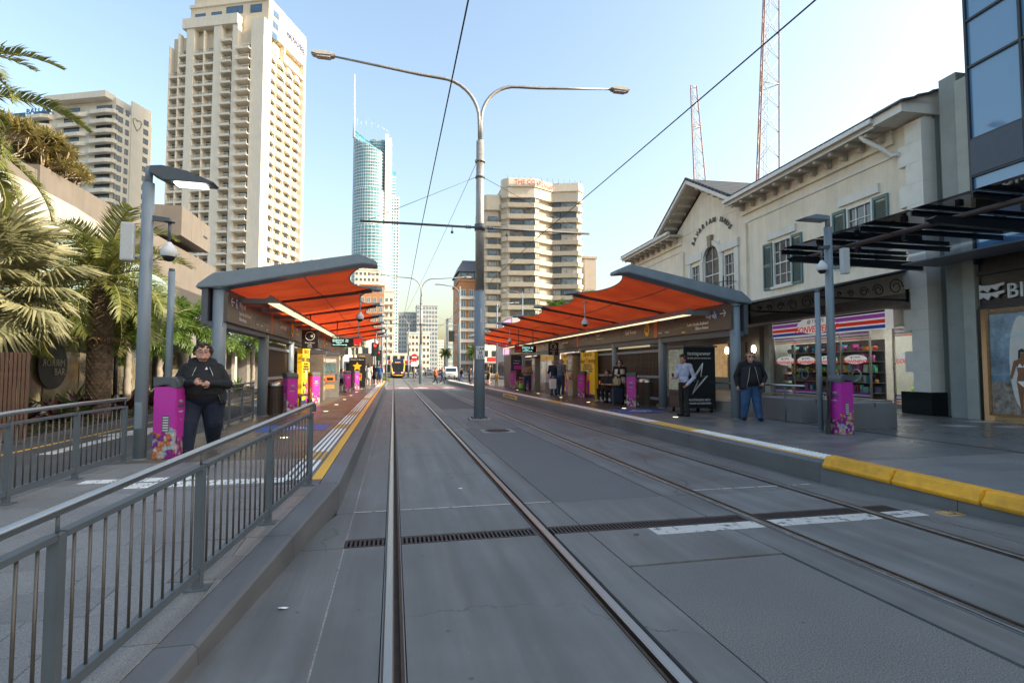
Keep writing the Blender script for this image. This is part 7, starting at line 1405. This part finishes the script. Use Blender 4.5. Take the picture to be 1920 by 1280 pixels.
def person(label, loc, rz=0, h=1.72, g=1., legs='stand', arms='down', top='black', bot='navy', shoe='black', skin='fair', hair='brown', style='short', vox=.014, short=False, shorts=False, belly=0, look=0, over=None, fingers=False, jacket=0, skirt=0, group='people on the platforms', face=True, tilt=0, name='person', bag=0):
    """faces -Y; the figure's left hand is on +X"""
    t = thing(name, label, 'person', loc, rz, group); J = {}
    for s, k in ((1, 'l'), (-1, 'r')):
        J['hip'+k] = (s*.05*g, 0, .515); J['sho'+k] = (s*(.1+.015*g), .005, .812)
        if legs == 'stand': J['kne'+k] = (s*.06*g, -.012, .285); J['ank'+k] = (s*.065*g, .015, .048)
        elif legs == 'walk': J['kne'+k] = (s*.05*g, -.085 if s > 0 else .0, .29); J['ank'+k] = (s*.05*g, -.15 if s > 0 else .15, .05 if s > 0 else .085)
        elif legs == 'sit': J['hip'+k] = (s*.055*g, 0, .285); J['kne'+k] = (s*.075, -.25, .29); J['ank'+k] = (s*.075, -.235, .05)
        if arms == 'down': J['elb'+k] = (s*(.13+.025*g), .02, .64); J['wri'+k] = (s*(.135+.025*g), -.03, .495)
        elif arms == 'front': J['elb'+k] = (s*(.12+.03*g), -.02, .645); J['wri'+k] = (s*.045, -.13-.04*g, .655)
        elif arms == 'swing': J['elb'+k] = (s*(.13+.02*g), s*.05+.01, .64); J['wri'+k] = (s*.14, s*.09-.04, .51)
    dz = -.235 if legs == 'sit' else 0
    if dz:
        for k in ('shol', 'shor', 'elbl', 'elbr', 'wril', 'wrir'): x, y, z = J[k]; J[k] = (x, y, z+dz)
    if over: J.update(over)
    J = {k: Vector(v)*h for k, v in J.items() if k[:3] in ('hip', 'kne', 'ank', 'sho', 'elb', 'wri')}
    B = []; mb = MB(); fl = Vector((0, -1, 0))
    def cap(a, b, ra, rb, tg): capsule(mb, a, b, ra*h, rb*h); B.append((np.array(a), np.array(b), ra*h, rb*h, tg, np.ones(3)))
    def ell(c, r, sq, tg): c = Vector(c)*h; mb.ball(c, r*h, 20, sq=sq); B.append((np.array(c), np.array(c), r*h, r*h, tg, np.array(sq)))
    T = Vector((0, 0, dz)); lean = tilt
    # trunk
    ell((0, .0, .515+dz), .098*g, (1.0, .8, .75), 'bot'); ell((0, -.004, .6+dz), .092*g, (1, .78, 1), 'top'); ell((0, 0, .695+dz), .098*(g*.7+.3), (1.08, .76, 1), 'top'); ell((0, .006, .765+dz), .088*(g*.5+.5), (1.25, .75, .75), 'top')
    if belly: ell((0, -.05*belly, .6+dz), .11*g, (1.0, .95, .9), 'top')
    cap(J['shol'], J['shor'], .046*(g*.4+.6), .046*(g*.4+.6), 'top'); nb = Vector((0, .004, .81+dz))*h; nk = Vector((0, -.008, .88+dz))*h; cap(nb, nk, .035*(g*.5+.5), .03*(g*.4+.6), 'skin')
    for s in (1, -1): cap(Vector((s*.03, .004, .835+dz))*h, Vector((s*.1, .006, .805+dz))*h, .028*(g*.4+.6), .036, 'top')
    for k in 'lr':
        s = 1 if k == 'l' else -1; gg = g*.6+.4
        cap(J['hip'+k], J['kne'+k], .05*g+.012*g*g, .024+.02*g+bag*.022, 'bot'); cap(J['kne'+k], J['ank'+k], .021+.02*g+bag*.026 if not skirt else .032, .021+.011*g+bag*.014 if bot != 'bare' else .023, 'leg' if shorts else 'bot')
        if shorts: mid = J['hip'+k].lerp(J['kne'+k], .8); cap(J['hip'+k], mid, .066*g, .056*gg, 'bot')
        a = J['ank'+k]; f = Vector((0, -1, 0)); toe = a+Vector((s*.012*h, -.085*h, -.02*h)); 
        if legs == 'walk' and k == 'r': toe = a+Vector((0, -.075*h, -.055*h))
        cap(a+Vector((0, .012*h, -.026*h)), toe, .024, .021, 'shoe'); cap(a+Vector((0, .0, -.02*h)), a+Vector((0, -.045*h, -.022*h)), .026, .025, 'shoe')
        cap(J['sho'+k], J['elb'+k], .042*(g*.55+.45), .034*(g*.5+.5), 'top'); cap(J['elb'+k], J['wri'+k], .033*(g*.5+.5) if not short else .027, .024 if not short else .017, 'skin' if short else 'top')
        # hand: palm, four fingers, thumb from the side of the palm
        w_ = J['wri'+k]; d = (w_-J['elb'+k]).normalized()
        if arms == 'front' or (over and 'hand'+k in over): d = (d*.6+Vector((-s*.5, -.25, .0))).normalized()
        inn_ = Vector((-s, -.25, 0)); inn_ = (inn_-d*inn_.dot(d)).normalized(); pn = d.cross(inn_).normalized(); hl = .1*h/1.0
        pc = w_+d*hl*.38; cap(w_, pc, .014, .019, 'skin'); cap(pc-pn*.014*h, pc+pn*.014*h, .0125, .0125, 'skin')
        if fingers:
            for i in range(4):
                b0 = pc+d*.008*h+pn*(.0165-.011*i)*h; ln = (.036, .042, .04, .031)[i]*h; b1 = b0+(d*.85+inn_*.45).normalized()*ln*.55; b2 = b1+(d*.35+inn_*.9).normalized()*ln*.5; capsule(mb, b0, b1, .0058*h, .0053*h, 8); capsule(mb, b1, b2, .0053*h, .0045*h, 8); B.append((np.array(b0), np.array(b2), .006*h, .005*h, 'skin', np.ones(3)))
            th0 = w_+d*.012*h+pn*.016*h; th1 = th0+(pn*.8+d*.5+inn_*.4).normalized()*.026*h; th2 = th1+(d*.8+inn_*.5).normalized()*.022*h; capsule(mb, th0, th1, .0075*h, .0065*h, 8); capsule(mb, th1, th2, .0062*h, .005*h, 8); B.append((np.array(th0), np.array(th2), .007*h, .006*h, 'skin', np.ones(3)))
        else:
            cap(pc, pc+d*hl*.33+inn_*.012*h, .015, .011, 'skin'); th0 = w_+d*.012*h; cap(th0, th0+(d*.6+inn_*.5+pn*.6).normalized()*.036*h, .008, .006, 'skin')
    # head
    hc = Vector((0, -.018, .931+dz)); fg = (g*.35+.65); ell(hc, .063, (.8*fg, .97, 1.05), 'skin'); ell(hc+Vector((0, -.014, -.03)), .045, (.86*fg*fg, .95, .88), 'skin')
    ell(hc+Vector((0, -.064, -.006)), .0105, (.8, 1.1, 1.5), 'skin'); ell(hc+Vector((0, -.058, -.034)), .014, (1.5, .6, .55), 'skin'); ell(hc+Vector((0, -.05, -.055)), .02*fg, (1.0, .8, .7), 'skin')
    for s in (1, -1): ell(hc+Vector((s*.052*fg, .004, -.006)), .014, (.35, .8, 1.2), 'skin')
    if g > 1.4: ell(hc+Vector((0, -.02, -.055)), .05, (1.0, .8, .5), 'skin')
    if jacket:
        for s in (1, -1):
            ell((s*(.05+.045*g), .005, .585), (.035+.045*g)*jacket, (.6, 1.0, 1.75), 'jacket'); ell((s*(.05+.035*g), .01, .72), .045+.03*g, (.75, .85, 1.2), 'jacket')
        ell((0, .03+.025*g, .6), (.05+.05*g)*jacket, (1.05, .5, 1.45), 'jacket'); cap(Vector((.05, .025, .835))*h, Vector((-.05, .025, .835))*h, .028, .028, 'jacket'); cap(Vector((.055, .0, .835))*h, Vector((.05, -.05, .8))*h, .018, .014, 'jacket'); cap(Vector((-.055, .0, .835))*h, Vector((-.05, -.05, .8))*h, .018, .014, 'jacket')
    if skirt: cap(Vector((0, 0, .52+dz))*h, Vector((0, -.005, .52-skirt+dz))*h, .09*g, .105*g, 'bot')
    me = mb.mesh('body', []); ob = bpy.data.objects.new('body', me); tmp.collection.objects.link(ob)
    m1 = ob.modifiers.new('r', 'REMESH'); m1.mode = 'VOXEL'; m1.voxel_size = vox; m2 = ob.modifiers.new('s', 'SMOOTH'); m2.factor = .5; m2.iterations = 2 if fingers else 3
    vl = tmp.view_layers[0]; vl.update(); nm = bpy.data.meshes.new_from_object(ob.evaluated_get(vl.depsgraph)); bpy.data.objects.remove(ob); bpy.data.meshes.remove(me); nm.name = 'body'
    N = len(nm.polygons); C = np.empty(N*3); nm.polygons.foreach_get('center', C); C = C.reshape(-1, 3); best = np.full(N, 1e9); lab = np.zeros(N, int); tags = ['top', 'bot', 'shoe', 'skin', 'leg', 'jacket']
    for a, b, ra, rb, tg, sq in B:
        ab = b-a; L2 = ab@ab
        if L2 < 1e-9: d = (np.linalg.norm((C-a)/sq, axis=1)-ra)*sq.min()
        else: u = np.clip(((C-a)@ab)/L2, 0, 1); d = np.linalg.norm(C-a-u[:, None]*ab, axis=1)-(ra+(rb-ra)*u)
        if tg == 'skin': d = d+.002
        k = d < best; best[k] = d[k]; lab[k] = tags.index(tg)
    if belly: lab[(lab == 0) & (C[:, 2] < .5*h+.012*h*np.sin(C[:, 0]*14)) & (np.abs(C[:, 0]) < .14*g*h)] = 1      # shirt hem
    nm.materials.clear(); cm = lambda q: cloth(*q) if isinstance(q, tuple) else MATS['cloth_'+q]
    for m in (cm(top), cm(bot) if bot != 'bare' else SKINS[skin], cm(shoe), SKINS[skin], SKINS[skin], cm(over['jacketmat']) if over and 'jacketmat' in over else MATS['cloth_black']): nm.materials.append(m)
    nm.polygons.foreach_set('material_index', lab.astype(np.int32)); nm.polygons.foreach_set('use_smooth', np.ones(N, bool)); body = put('body', nm, t)
    # hair
    hb = MB(); rn = random.Random(hash(label) % 99 if False else len(label)); HC = hc*h; R_ = .064*h
    def scalp(az, el): return HC+Vector((R_*.84*fg*cos(az)*cos(el), R_*1.0*sin(az)*cos(el)+.006*h, R_*1.06*sin(el)))
    if style != 'bald':
        nn = 150 if style == 'curly' else 90
        for k in range(nn):
            az = rn.random()*2*pi; el = math.asin(rn.uniform(-.35, 1)); p = scalp(az, el)
            if p.y < HC.y-.03*h and p.z < HC.z+.034*h: continue
            if p.y < HC.y+.005*h and p.z < HC.z+.0*h: continue
            r_ = h*(rn.uniform(.01, .0165) if style == 'curly' else rn.uniform(.012, .017)); hb.ball(p+(p-HC)*(.1 if style == 'curly' else -.02), r_, 7, sq=(1, 1, 1))
        if style == 'long':
            for k in range(16): x = (-1+2*k/15)*.05*h; hb.tube([HC+Vector((x*.8, .03*h, .04*h)), HC+Vector((x, .055*h, -.03*h)), HC+Vector((x*1.1, .06*h, -.12*h)), HC+Vector((x*.8, .055*h, -.19*h))], [.014*h, .017*h, .016*h, .006*h], 6)
        if style == 'bun': hb.ball(HC+Vector((0, .06*h, .03*h)), .03*h, 10)
        if style == 'bob':
            for k in range(18): a = -.2+k*(pi+.4)/17; p = Vector((cos(a)*.056*h*fg, sin(a)*.055*h, 0)); hb.tube([HC+p+Vector((0, 0, .02*h)), HC+p*1.15+Vector((0, 0, -.045*h))], [.017*h, .012*h], 6)
        if hb.v: hb.build('hair', HAIRS[hair], t)
    if face:
        for s in (1, -1):
            e = HC+Vector((s*.0215*h, -.0555*h, .004*h)); eo = MB().ball(e, .0066*h, 10, sq=(1.25, .8, .75)).build('eye', EYW, t); MB().ball(e+Vector((0, -.0045*h, 0)), .0032*h, 8).build('iris', EYD, eo); MB().tube([e+Vector((-.011*h, -.004*h, .011*h)), e+Vector((0, -.006*h, .014*h)), e+Vector((.011*h, -.003*h, .0105*h))], .0022*h, 5).build('eyebrow', HAIRS[hair], t)
        MB().tube([HC+Vector((-.013*h, -.0625*h, -.034*h)), HC+Vector((0, -.0655*h, -.0335*h)), HC+Vector((.013*h, -.0625*h, -.034*h))], .0028*h, 6).build('mouth', LIP, t)
    t['_hc'] = 0; del t['_hc']; return t, HC, J
def open_jacket(t, h, g, m, hem, gap, flare=1.0, seed=1):
    """unzipped jacket hanging round the trunk: a shell with folds, open at the front, with a hood"""
    rn = random.Random(seed); lv = [(.79, .118, .085), (.74, .124, .1), (.68, .128, .112), (.61, .131, .12), (.55, .134, .122), (.5, .137, .122), (hem, .14, .12)]; n = 40; mb = MB(); rows = []
    for i, (z, rx, ry) in enumerate(lv):
        f = i/6; row = []
        for k in range(n+1):
            a = -pi/2+R(gap)*(.35+.65*f)+(2*pi-2*R(gap)*(.35+.65*f))*k/n; w_ = 1+(.012+.022*f)*sin(6*a+z*17+seed)+.012*f*sin(13*a-z*31)
            row.append(Vector((rx*g*h*cos(a)*w_*flare, ry*g*h*sin(a)*w_*flare-.02*h, z*h+.006*h*sin(3*a)*f)))
        rows.append(row)
    c = Vector((0, -.02*h, 0)); vs = [p for r_ in rows for p in r_]; vi = [Vector((p.x*.965, (p.y-c.y)*.965+c.y, p.z)) for p in vs]; N = n+1; T = len(vs)
    fs = [(i*N+k, i*N+k+1, (i+1)*N+k+1, (i+1)*N+k) for i in range(6) for k in range(n)]; fi = [tuple(T+q for q in f[::-1]) for f in fs]
    ed_ = [(i*N, (i+1)*N, T+(i+1)*N, T+i*N) for i in range(6)]+[((i+1)*N-1, T+(i+1)*N-1, T+(i+2)*N-1, (i+2)*N-1) for i in range(6)]+[(6*N+k, 6*N+k+1, T+6*N+k+1, T+6*N+k) for k in range(n)]
    mb.add(vs+vi, fs+fi+ed_, 0, True); j = mb.build('jacket', m, t)
    for q in (0, n): MB().tube([r_[q]+Vector((0, -.004, 0)) for r_ in rows], .005, 5).build('zip', STAIN, j)
    hd = MB(); hd.tube([Vector((.085*cos(a)*(g*.3+.7), .02+.05*sin(a), .835+.012*sin(a)))*h for a in [-.5+k*(pi+1.0)/14 for k in range(15)]], [.018*h+.022*h*sin(pi*k/14) for k in range(15)], 10); hd.build('hood', m, j)
def glasses(t, HC, h, m, filled):
    mb = MB()
    for s in (1, -1):
        c = HC+Vector((s*.0225*h, -.0655*h, .003*h)); mb.tube([c+Vector((.0155*h*cos(a), 0, .0115*h*sin(a))) for a in [k*pi/8 for k in range(17)]], .0016*h, 5)
        mb.tube([c+Vector((s*.015*h, 0, .002*h)), c+Vector((s*.034*h, .03*h, .002*h)), c+Vector((s*.034*h, .07*h, .0))], .0014*h, 4)
        if filled: disc(mb, c, (1, 0, 0), (0, 0, 1), .015*h, .011*h, 14, th=.002)
    mb.tube([HC+Vector((-.007*h, -.067*h, .005*h)), HC+Vector((.007*h, -.067*h, .005*h))], .0016*h, 4); mb.build('glasses', m, t)
def backpack(label, loc, rz, c, s=1):
    t = thing('backpack', label, 'backpack', loc, rz, 'backpacks'); m = cloth(*c); MB().box(-.16*s, .16*s, -.02, .14*s, -.24*s, .24*s).build('bag', m, t, .05); MB().box(-.12*s, .12*s, .12*s, .19*s, -.2*s, .06*s).build('front_pocket', m, t, .03); MB().tube([(-.05, .03, .24*s), (0, .03, .29*s), (.05, .03, .24*s)], .012, 6).build('handle', m, t); return t
for n_, c in (('black', (.012, .012, .014)), ('navy', (.012, .02, .045)), ('jeans', (.035, .085, .19)), ('white', (.62, .6, .57)), ('lilac', (.46, .48, .62)), ('tan', (.3, .21, .12)), ('greyblue', (.11, .13, .17)), ('blue', (.03, .09, .25)), ('khaki', (.16, .14, .09)), ('orange', (.75, .15, .02)), ('yellow', (.6, .45, .12)), ('grey', (.2, .2, .2)), ('red', (.4, .03, .03)), ('darkjeans', (.02, .04, .09))): cloth(n_, c)
PP = person
# man walking on the left ramp
t, HC, J = PP('heavy-set man with curly hair and glasses in black hoodie walking beside the left reader', (-3.0, 9.55, PZ), R(18), 1.72, 1.75, 'stand', 'front', 'black', 'navy', 'black', 'fair', 'brown', 'curly', .0085, belly=.9, fingers=True, bag=1.15,
    over={'wril': (.06, -.255, .64), 'wrir': (-.07, -.26, .65), 'elbl': (.205, -.07, .625), 'elbr': (-.205, -.08, .62), 'shol': (.125, .012, .768), 'shor': (-.125, .012, .768), 'knel': (.1, .0, .28), 'ankl': (.105, .13, .08), 'kner': (-.105, -.1, .29), 'ankr': (-.11, -.13, .05)})
glasses(t, HC, 1.72, BLACK, False); open_jacket(t, 1.72, 1.42, cloth('hoodie', (.019, .02, .023)), .455, 52, 1.0, 3); MB().box(-.045, .03, -.375*1.36, -.36*1.36, .655*1.72, .655*1.72+.025).build('shirt_badge', BLACK, t)
MB().ext([(-.02, 0), (.02, 0), (0, .045)], (.05, -.3, .765*1.72), (1, 0, 0), (0, .25, 1), (0, -1, .2), .01).build('shirt_logo', INK, t)
ph = thing('phone', 'black phone held by the man in the black hoodie', 'phone', (-3.0-.15, 9.55-.5, PZ+1.14), R(18)); MB().box(-.035, .035, -.012, .0, -.07, .07).build('case', BLACK, ph, .004); MB().box(-.031, .031, -.0135, -.012, -.064, .064).build('screen', DGLASS, ph)
# man leaning at the right column
t, HC, J = PP('big man in black jacket and jeans with headphones leaning by the right column', (9.05, 12.35, PZ), R(-22), 1.76, 1.28, 'stand', 'down', 'black', 'jeans', 'black', 'fair', 'blond', 'short', .0095, belly=.45, fingers=True, bag=.8, over={'wril': (.12, -.2, .545), 'elbl': (.21, .03, .635), 'wrir': (-.19, -.02, .5), 'elbr': (-.195, .04, .64), 'ankl': (.1, -.06, .048), 'ankr': (-.1, .02, .048)})
glasses(t, HC, 1.76, DGLASS, True); open_jacket(t, 1.76, 1.12, cloth('parka', (.016, .018, .026)), .47, 38, 1.0, 5); MB().tube([HC+Vector((.062*1.74*cos(a), .005, .072*1.74*sin(a))) for a in [k*pi/10 for k in range(11)]], .012, 6).build('headphone_band', BLACK, t)
for s in (1, -1): MB().ball(HC+Vector((s*.062*1.74, 0, -.01)), .035, 10, sq=(.6, 1, 1.1)).build('headphone', BLACK, t)
backpack('black backpack worn by the man leaning at the right column', (9.28, 12.6, 1.35+PZ-.15), R(-22), ('black', 0))
# young man with shirt and phone
t, HC, J = PP('young man in pale lilac shirt looking at a phone before the vending machine', (7.96, 13.75, PZ), R(-72), 1.73, .92, 'stand', 'down', 'lilac', 'black', 'black', 'tan', 'black', 'short', .0095, fingers=True, over={'wrir': (-.06, -.19, .62), 'elbr': (-.135, -.03, .63), 'wril': (.125, -.07, .515), 'elbl': (.165, .05, .63), 'handr': 1})
backpack('dark backpack worn by the young man in the lilac shirt', (7.96+.12, 13.75+.04, 1.28+PZ-.1), R(-72), ('navy', 0), .9)
ph = thing('phone', 'phone in the hand of the young man in the lilac shirt', 'phone', (7.58, 13.68, PZ+1.13), R(-72)); MB().box(-.035, .035, -.006, .006, -.06, .07).build('case', BLACK, ph, .003); MB().box(-.03, .03, .006, .0075, -.055, .065).build('screen', DGLASS, ph)
PP('person in grey carrying a bag behind the right column', (10.35, 17.2, .63), R(170), 1.7, .95, 'stand', 'down', 'grey', 'khaki', 'black', 'tan', 'brown', 'short', .014, face=False)
bg = thing('shopping_bag', 'white and red patterned bag behind the right column', 'bag', (10.12, 17.05, 1.0)); MB().box(-.17, .17, -.06, .06, 0, .42).build('bag', mat('bag_print', (.7, .6, .58), .6, 0, .9, 9, 0, dark=(.6, .05, .05)), bg, .02); MB().tube([(-.08, 0, .42), (0, 0, .55), (.08, 0, .42)], .008, 5).build('handle', WHITE, bg)
# bench sitters and the woman in white
sit = dict(legs='sit', arms='front', vox=.013)
t, HC, J = PP('seated woman in black looking at an orange phone on the right bench', (8.5, 20.55, PZ), R(-70), 1.68, 1.0, top='black', bot='black', shoe='white', skin='fair', hair='brown', style='bun', short=True, **sit)
ph = thing('phone', 'orange-cased phone of the seated woman', 'phone', (8.06, 20.35, PZ+.78), R(-70)); MB().box(-.04, .04, -.006, .006, -.06, .08).build('case', mat('orange_case', (.8, .2, .02), .5), ph, .003); MB().box(-.033, .033, .006, .007, -.05, .07).build('screen', DGLASS, ph)
t, HC, J = PP('seated blond woman in black with sunglasses on the right bench', (8.5, 19.75, PZ), R(-62), 1.7, 1.1, top='black', bot='black', shoe='black', skin='fair', hair='blond', style='bob', short=True, **sit); glasses(t, HC, 1.7, DGLASS, True)
t, HC, J = PP('woman in white blazer with sunglasses standing behind the suitcase', (8.3, 18.9, PZ), R(-35), 1.66, .95, 'stand', 'front', 'black', 'black', 'black', 'fair', 'black', 'bob', .012); glasses(t, HC, 1.66, DGLASS, True); open_jacket(t, 1.66, .92, MATS['cloth_white'], .47, 34, 1.0, 7)
hbag = thing('handbag', 'pale yellow handbag of the woman in the white blazer', 'bag', (8.05, 18.62, PZ+.72), R(-35)); MB().box(-.14, .14, -.06, .06, 0, .26).build('bag', mat('bag_cream', (.45, .4, .22), .6), hbag, .03); MB().tube([(-.1, 0, .26), (0, 0, .45), (.1, 0, .26)], .01, 6).build('strap', MATS['bag_cream'], hbag)
# couple at the ticket machine
PP('grey-haired man in grey shirt and jeans using the ticket machine', (8.0, 25.25, PZ), R(118), 1.8, 1.12, 'stand', 'down', 'greyblue', 'darkjeans', 'white', 'fair', 'grey', 'short', .013, short=True, face=False, over={'wril': (.1, -.27, .68), 'elbl': (.17, -.12, .67)})
PP('older man in dark blue top standing left of the ticket machine', (7.85, 25.95, PZ), R(140), 1.76, 1.05, 'stand', 'down', 'navy', 'jeans', 'navy', 'fair', 'grey', 'short', .013, short=True, face=False)
bg = thing('carrier_bag', 'white carrier bag held by the couple at the machine', 'bag', (7.62, 25.35, PZ+.35)); MB().box(-.16, .16, -.07, .07, 0, .48).build('bag', WHITE, bg, .02); MB().tube([(-.06, 0, .48), (0, 0, .6), (.06, 0, .48)], .008, 5).build('handle', WHITE, bg)
PP('woman in tan top and blue jeans looking down at her phone', (7.75, 31.0, PZ), R(-20), 1.68, 1.25, 'stand', 'front', 'tan', 'darkjeans', 'black', 'dark', 'black', 'bun', .014, short=True)
PP('seated man in black bending forward on the far right bench', (8.4, 34.6, PZ), R(-65), 1.74, 1.05, top='black', bot='khaki', skin='fair', hair='black', style='short', short=True, shorts=True, **sit); PP('seated person in white on the far right bench', (8.4, 33.8, PZ), R(-65), 1.66, 1.0, top='white', bot='grey', skin='tan', hair='brown', style='bun', short=True, shorts=True, **sit)
gb2 = thing('grocery_bag', 'green grocery bag on the floor by the far right bench', 'bag', (7.9, 33.2, PZ)); MB().ball((0, 0, .2), .2, 12, sq=(1, 1.2, 1)).build('bag', mat('bag_green', (.2, .5, .06), .6, 0, .4, 8, .3), gb2)
# family with the stroller
PP('man in cap and khaki clothes pushing the red stroller', (7.4, 42.5, PZ), R(-75), 1.75, 1.0, 'stand', 'front', 'khaki', 'black', 'black', 'fair', 'brown', 'short', .016, short=True, shorts=True, over={'wril': (.06, -.22, .6), 'wrir': (-.06, -.22, .6)}); backpack('black backpack worn by the man with the stroller', (7.6, 42.55, PZ+1.22), R(-75), ('black', 0))
PP('small child in yellow clothes beside the man with the stroller', (7.7, 40.5, PZ), R(-20), 1.05, 1.05, 'stand', 'front', 'yellow', 'yellow', 'red', 'fair', 'blond', 'bob', .013, short=True, shorts=True, name='child')
sr = thing('stroller', 'red stroller at the far end of the right platform', 'stroller', (6.85, 42.3, PZ), R(15)); MB().ext([(-.3, .35), (.2, .3), (.28, .95), (.0, 1.05), (-.12, .75), (-.3, .55)], (-.2, 0, 0), (1, 0, 0), (0, 0, 1), (0, 1, 0), .4).build('seat', mat('stroller_red', (.55, .02, .03), .7, 0, .1), sr, .03)
for x in (-.3, .3):
    for y in (-.22, .22): MB().tube([(x, y-.02, .1), (x, y+.02, .1)], .1, 14).build('wheel', BLACK, sr)
mb = MB()
for y in (-.22, .22): mb.tube([(-.3, y, .1), (.1, y, .5), (.5, y, 1.05)], .014, 6); mb.tube([(.3, y, .1), (-.05, y, .4)], .014, 6)
mb.tube([(.5, -.22, 1.05), (.5, .22, 1.05)], .014, 6); mb.build('frame', BLACK, sr)
PP('child in blue walking on the road edge past the big mast', (6.4, 45.6, 0), R(60), 1.1, 1, 'walk', 'swing', 'navy', 'black', 'black', 'fair', 'brown', 'short', .015, face=False, name='child', shorts=True)
# crossing pedestrians
far = dict(vox=.018, face=False, group='pedestrians at the crossing')
t, HC, J = PP('person in orange jacket and cap walking across the tracks', (4.3, 57.2, 0), R(95), 1.72, 1.05, 'walk', 'swing', 'orange', 'black', 'white', 'tan', 'black', 'short', **far); MB().ball(HC+Vector((0, 0, .03)), .115, 12, sq=(.9, 1, .7)).tube([HC+Vector((0, -.05, .04)), HC+Vector((0, -.18, .03))], .06, 8, flat=.15).build('cap', mat('orange_cap', (.7, .12, .02), .7), t)
PP('man in grey and jeans crossing beside the orange jacket', (5.05, 57.4, 0), R(88), 1.78, 1.0, 'walk', 'swing', 'greyblue', 'darkjeans', 'white', 'fair', 'brown', 'short', **far)
PP('man in black tee and jeans striding towards the crossing', (6.75, 54.6, 0), R(-80), 1.78, 1.0, 'walk', 'swing', 'black', 'jeans', 'black', 'fair', 'brown', 'short', short=True, **far)
for lb_, x, y, z, rz, tp, bt_, hr, stl, lg in (('woman in black stepping off the far kerb', 7.9, 56.5, .0, 70, 'black', 'black', 'brown', 'long', 'walk'), ('person in light top waiting at the far end of the right platform', 8.45, 53.4, PZ, 80, 'white', 'black', 'black', 'short', 'stand'), ('person in dark jacket and cream trousers waiting on the right platform end', 9.1, 51.6, PZ, 75, 'black', 'tan', 'black', 'long', 'stand'), ('person in blue standing beyond the crossing', 9.2, 66, .0, 0, 'blue', 'navy', 'brown', 'short', 'stand'), ('person in black standing beyond the crossing by the shop', 10.4, 69, .0, 20, 'black', 'black', 'black', 'short', 'stand')): PP(lb_, (x, y, z), R(rz), 1.72, 1.0, lg, 'down', tp, bt_, 'white', 'fair', hr, stl, **far)
# waiting crowd on the left
far['group'] = 'crowd waiting on the left platform'
for i, (lb_, x, y, rz, tp, bt_, hr, stl, sh) in enumerate((('person in dark coat at the left of the waiting crowd', -3.05, 46.3, 150, 'black', 'darkjeans', 'black', 'short', 0), ('person in long grey-blue coat in the waiting crowd', -2.55, 45.2, 170, 'greyblue', 'black', 'grey', 'short', 0), ('person in black at the back of the waiting crowd', -2.3, 47.5, 160, 'black', 'black', 'black', 'short', 0), ('woman with long brown hair in white dress in the crowd', -1.95, 44.8, 175, 'white', 'white', 'brown', 'long', 1), ('person in black shorts with dark bag in the crowd', -1.55, 46.4, 150, 'black', 'black', 'brown', 'long', 1), ('man in blue shirt and denim shorts at the right of the crowd', -1.1, 45.6, 165, 'blue', 'jeans', 'brown', 'short', 1), ('person in grey behind the long-haired woman', -1.8, 48.2, 180, 'grey', 'darkjeans', 'brown', 'short', 0), ('person in navy beside the direction sign', -3.3, 48.8, 150, 'navy', 'navy', 'black', 'short', 0))):
    PP(lb_, (x, y, PZ), R(rz), 1.66+.03*(i % 4), 1.0, 'stand', 'front' if i % 3 else 'down', tp, bt_, 'white' if sh else 'black', 'fair', hr, stl, shorts=bool(sh), short=bool(sh), skirt=.13 if 'dress' in lb_ or 'coat' in lb_ else 0, **far)
PP('person in dark clothes seated between two far left readers', (-3.0, 33.6, PZ), R(62), 1.72, 1.0, 'sit', 'front', 'navy', 'navy', 'tan', 'fair', 'brown', 'short', .016, face=False)
bench('timber bench with one seated person on the far left platform', -3.1, 32.6, 1)
for i, (lb_, x, y, tp) in enumerate((('distant pedestrian left of the second mast', 1.2, 118, 'navy'), ('distant pedestrian in white by the far kerb', 4.4, 112, 'white'), ('distant pedestrian in red beyond the tram', 3.2, 124, 'red'), ('distant pedestrian in grey right of the second mast', 6.2, 108, 'grey'), ('distant pedestrian in black right of the van', 11.4, 92, 'black'), ('distant pedestrian in yellow vest beside the tram', 3.6, 96, 'yellow'))): PP(lb_, (x, y, 0), i, 1.72, 1, 'walk', 'swing', tp, 'darkjeans', 'black', 'fair', 'brown', 'short', .03, face=False, group='distant pedestrians')
bpy.data.scenes.remove(tmp)
# ================================================================= small litter
for i, (x, y, z, c, lb_) in enumerate(((-.72, 4.0, .002, WHITE, 'white scrap of paper on the gutter slab beside the left kerb'), (2.35, 5.0, .002, SLATM, 'brown leaf lying beside the white stripe'), (.9, 7.4, .002, WHITE, 'tiny white wrapper between the near track rails'), (8.0, 24.6, PZ+.003, WHITE, 'crumpled paper on the right platform by the ticket machine'), (-2.2, 5.9, rampz(5.9)+.004, SLATM, 'dry leaf on the left ramp paving'))):
    mb = MB(); rn = random.Random(i); n = 7; ring = [Vector((.035*cos(2*pi*k/n)*rn.uniform(.6, 1.3), .02*sin(2*pi*k/n)*rn.uniform(.6, 1.3), rn.uniform(0, .012))) for k in range(n)]
    mb.add([Vector((0, 0, .012))]+ring, [(0, 1+k, 1+(k+1) % n) for k in range(n)]); o = tag(mb.build('litter_scrap', c), lb_, 'litter', 'bits of litter'); o.location = (x, y, z)
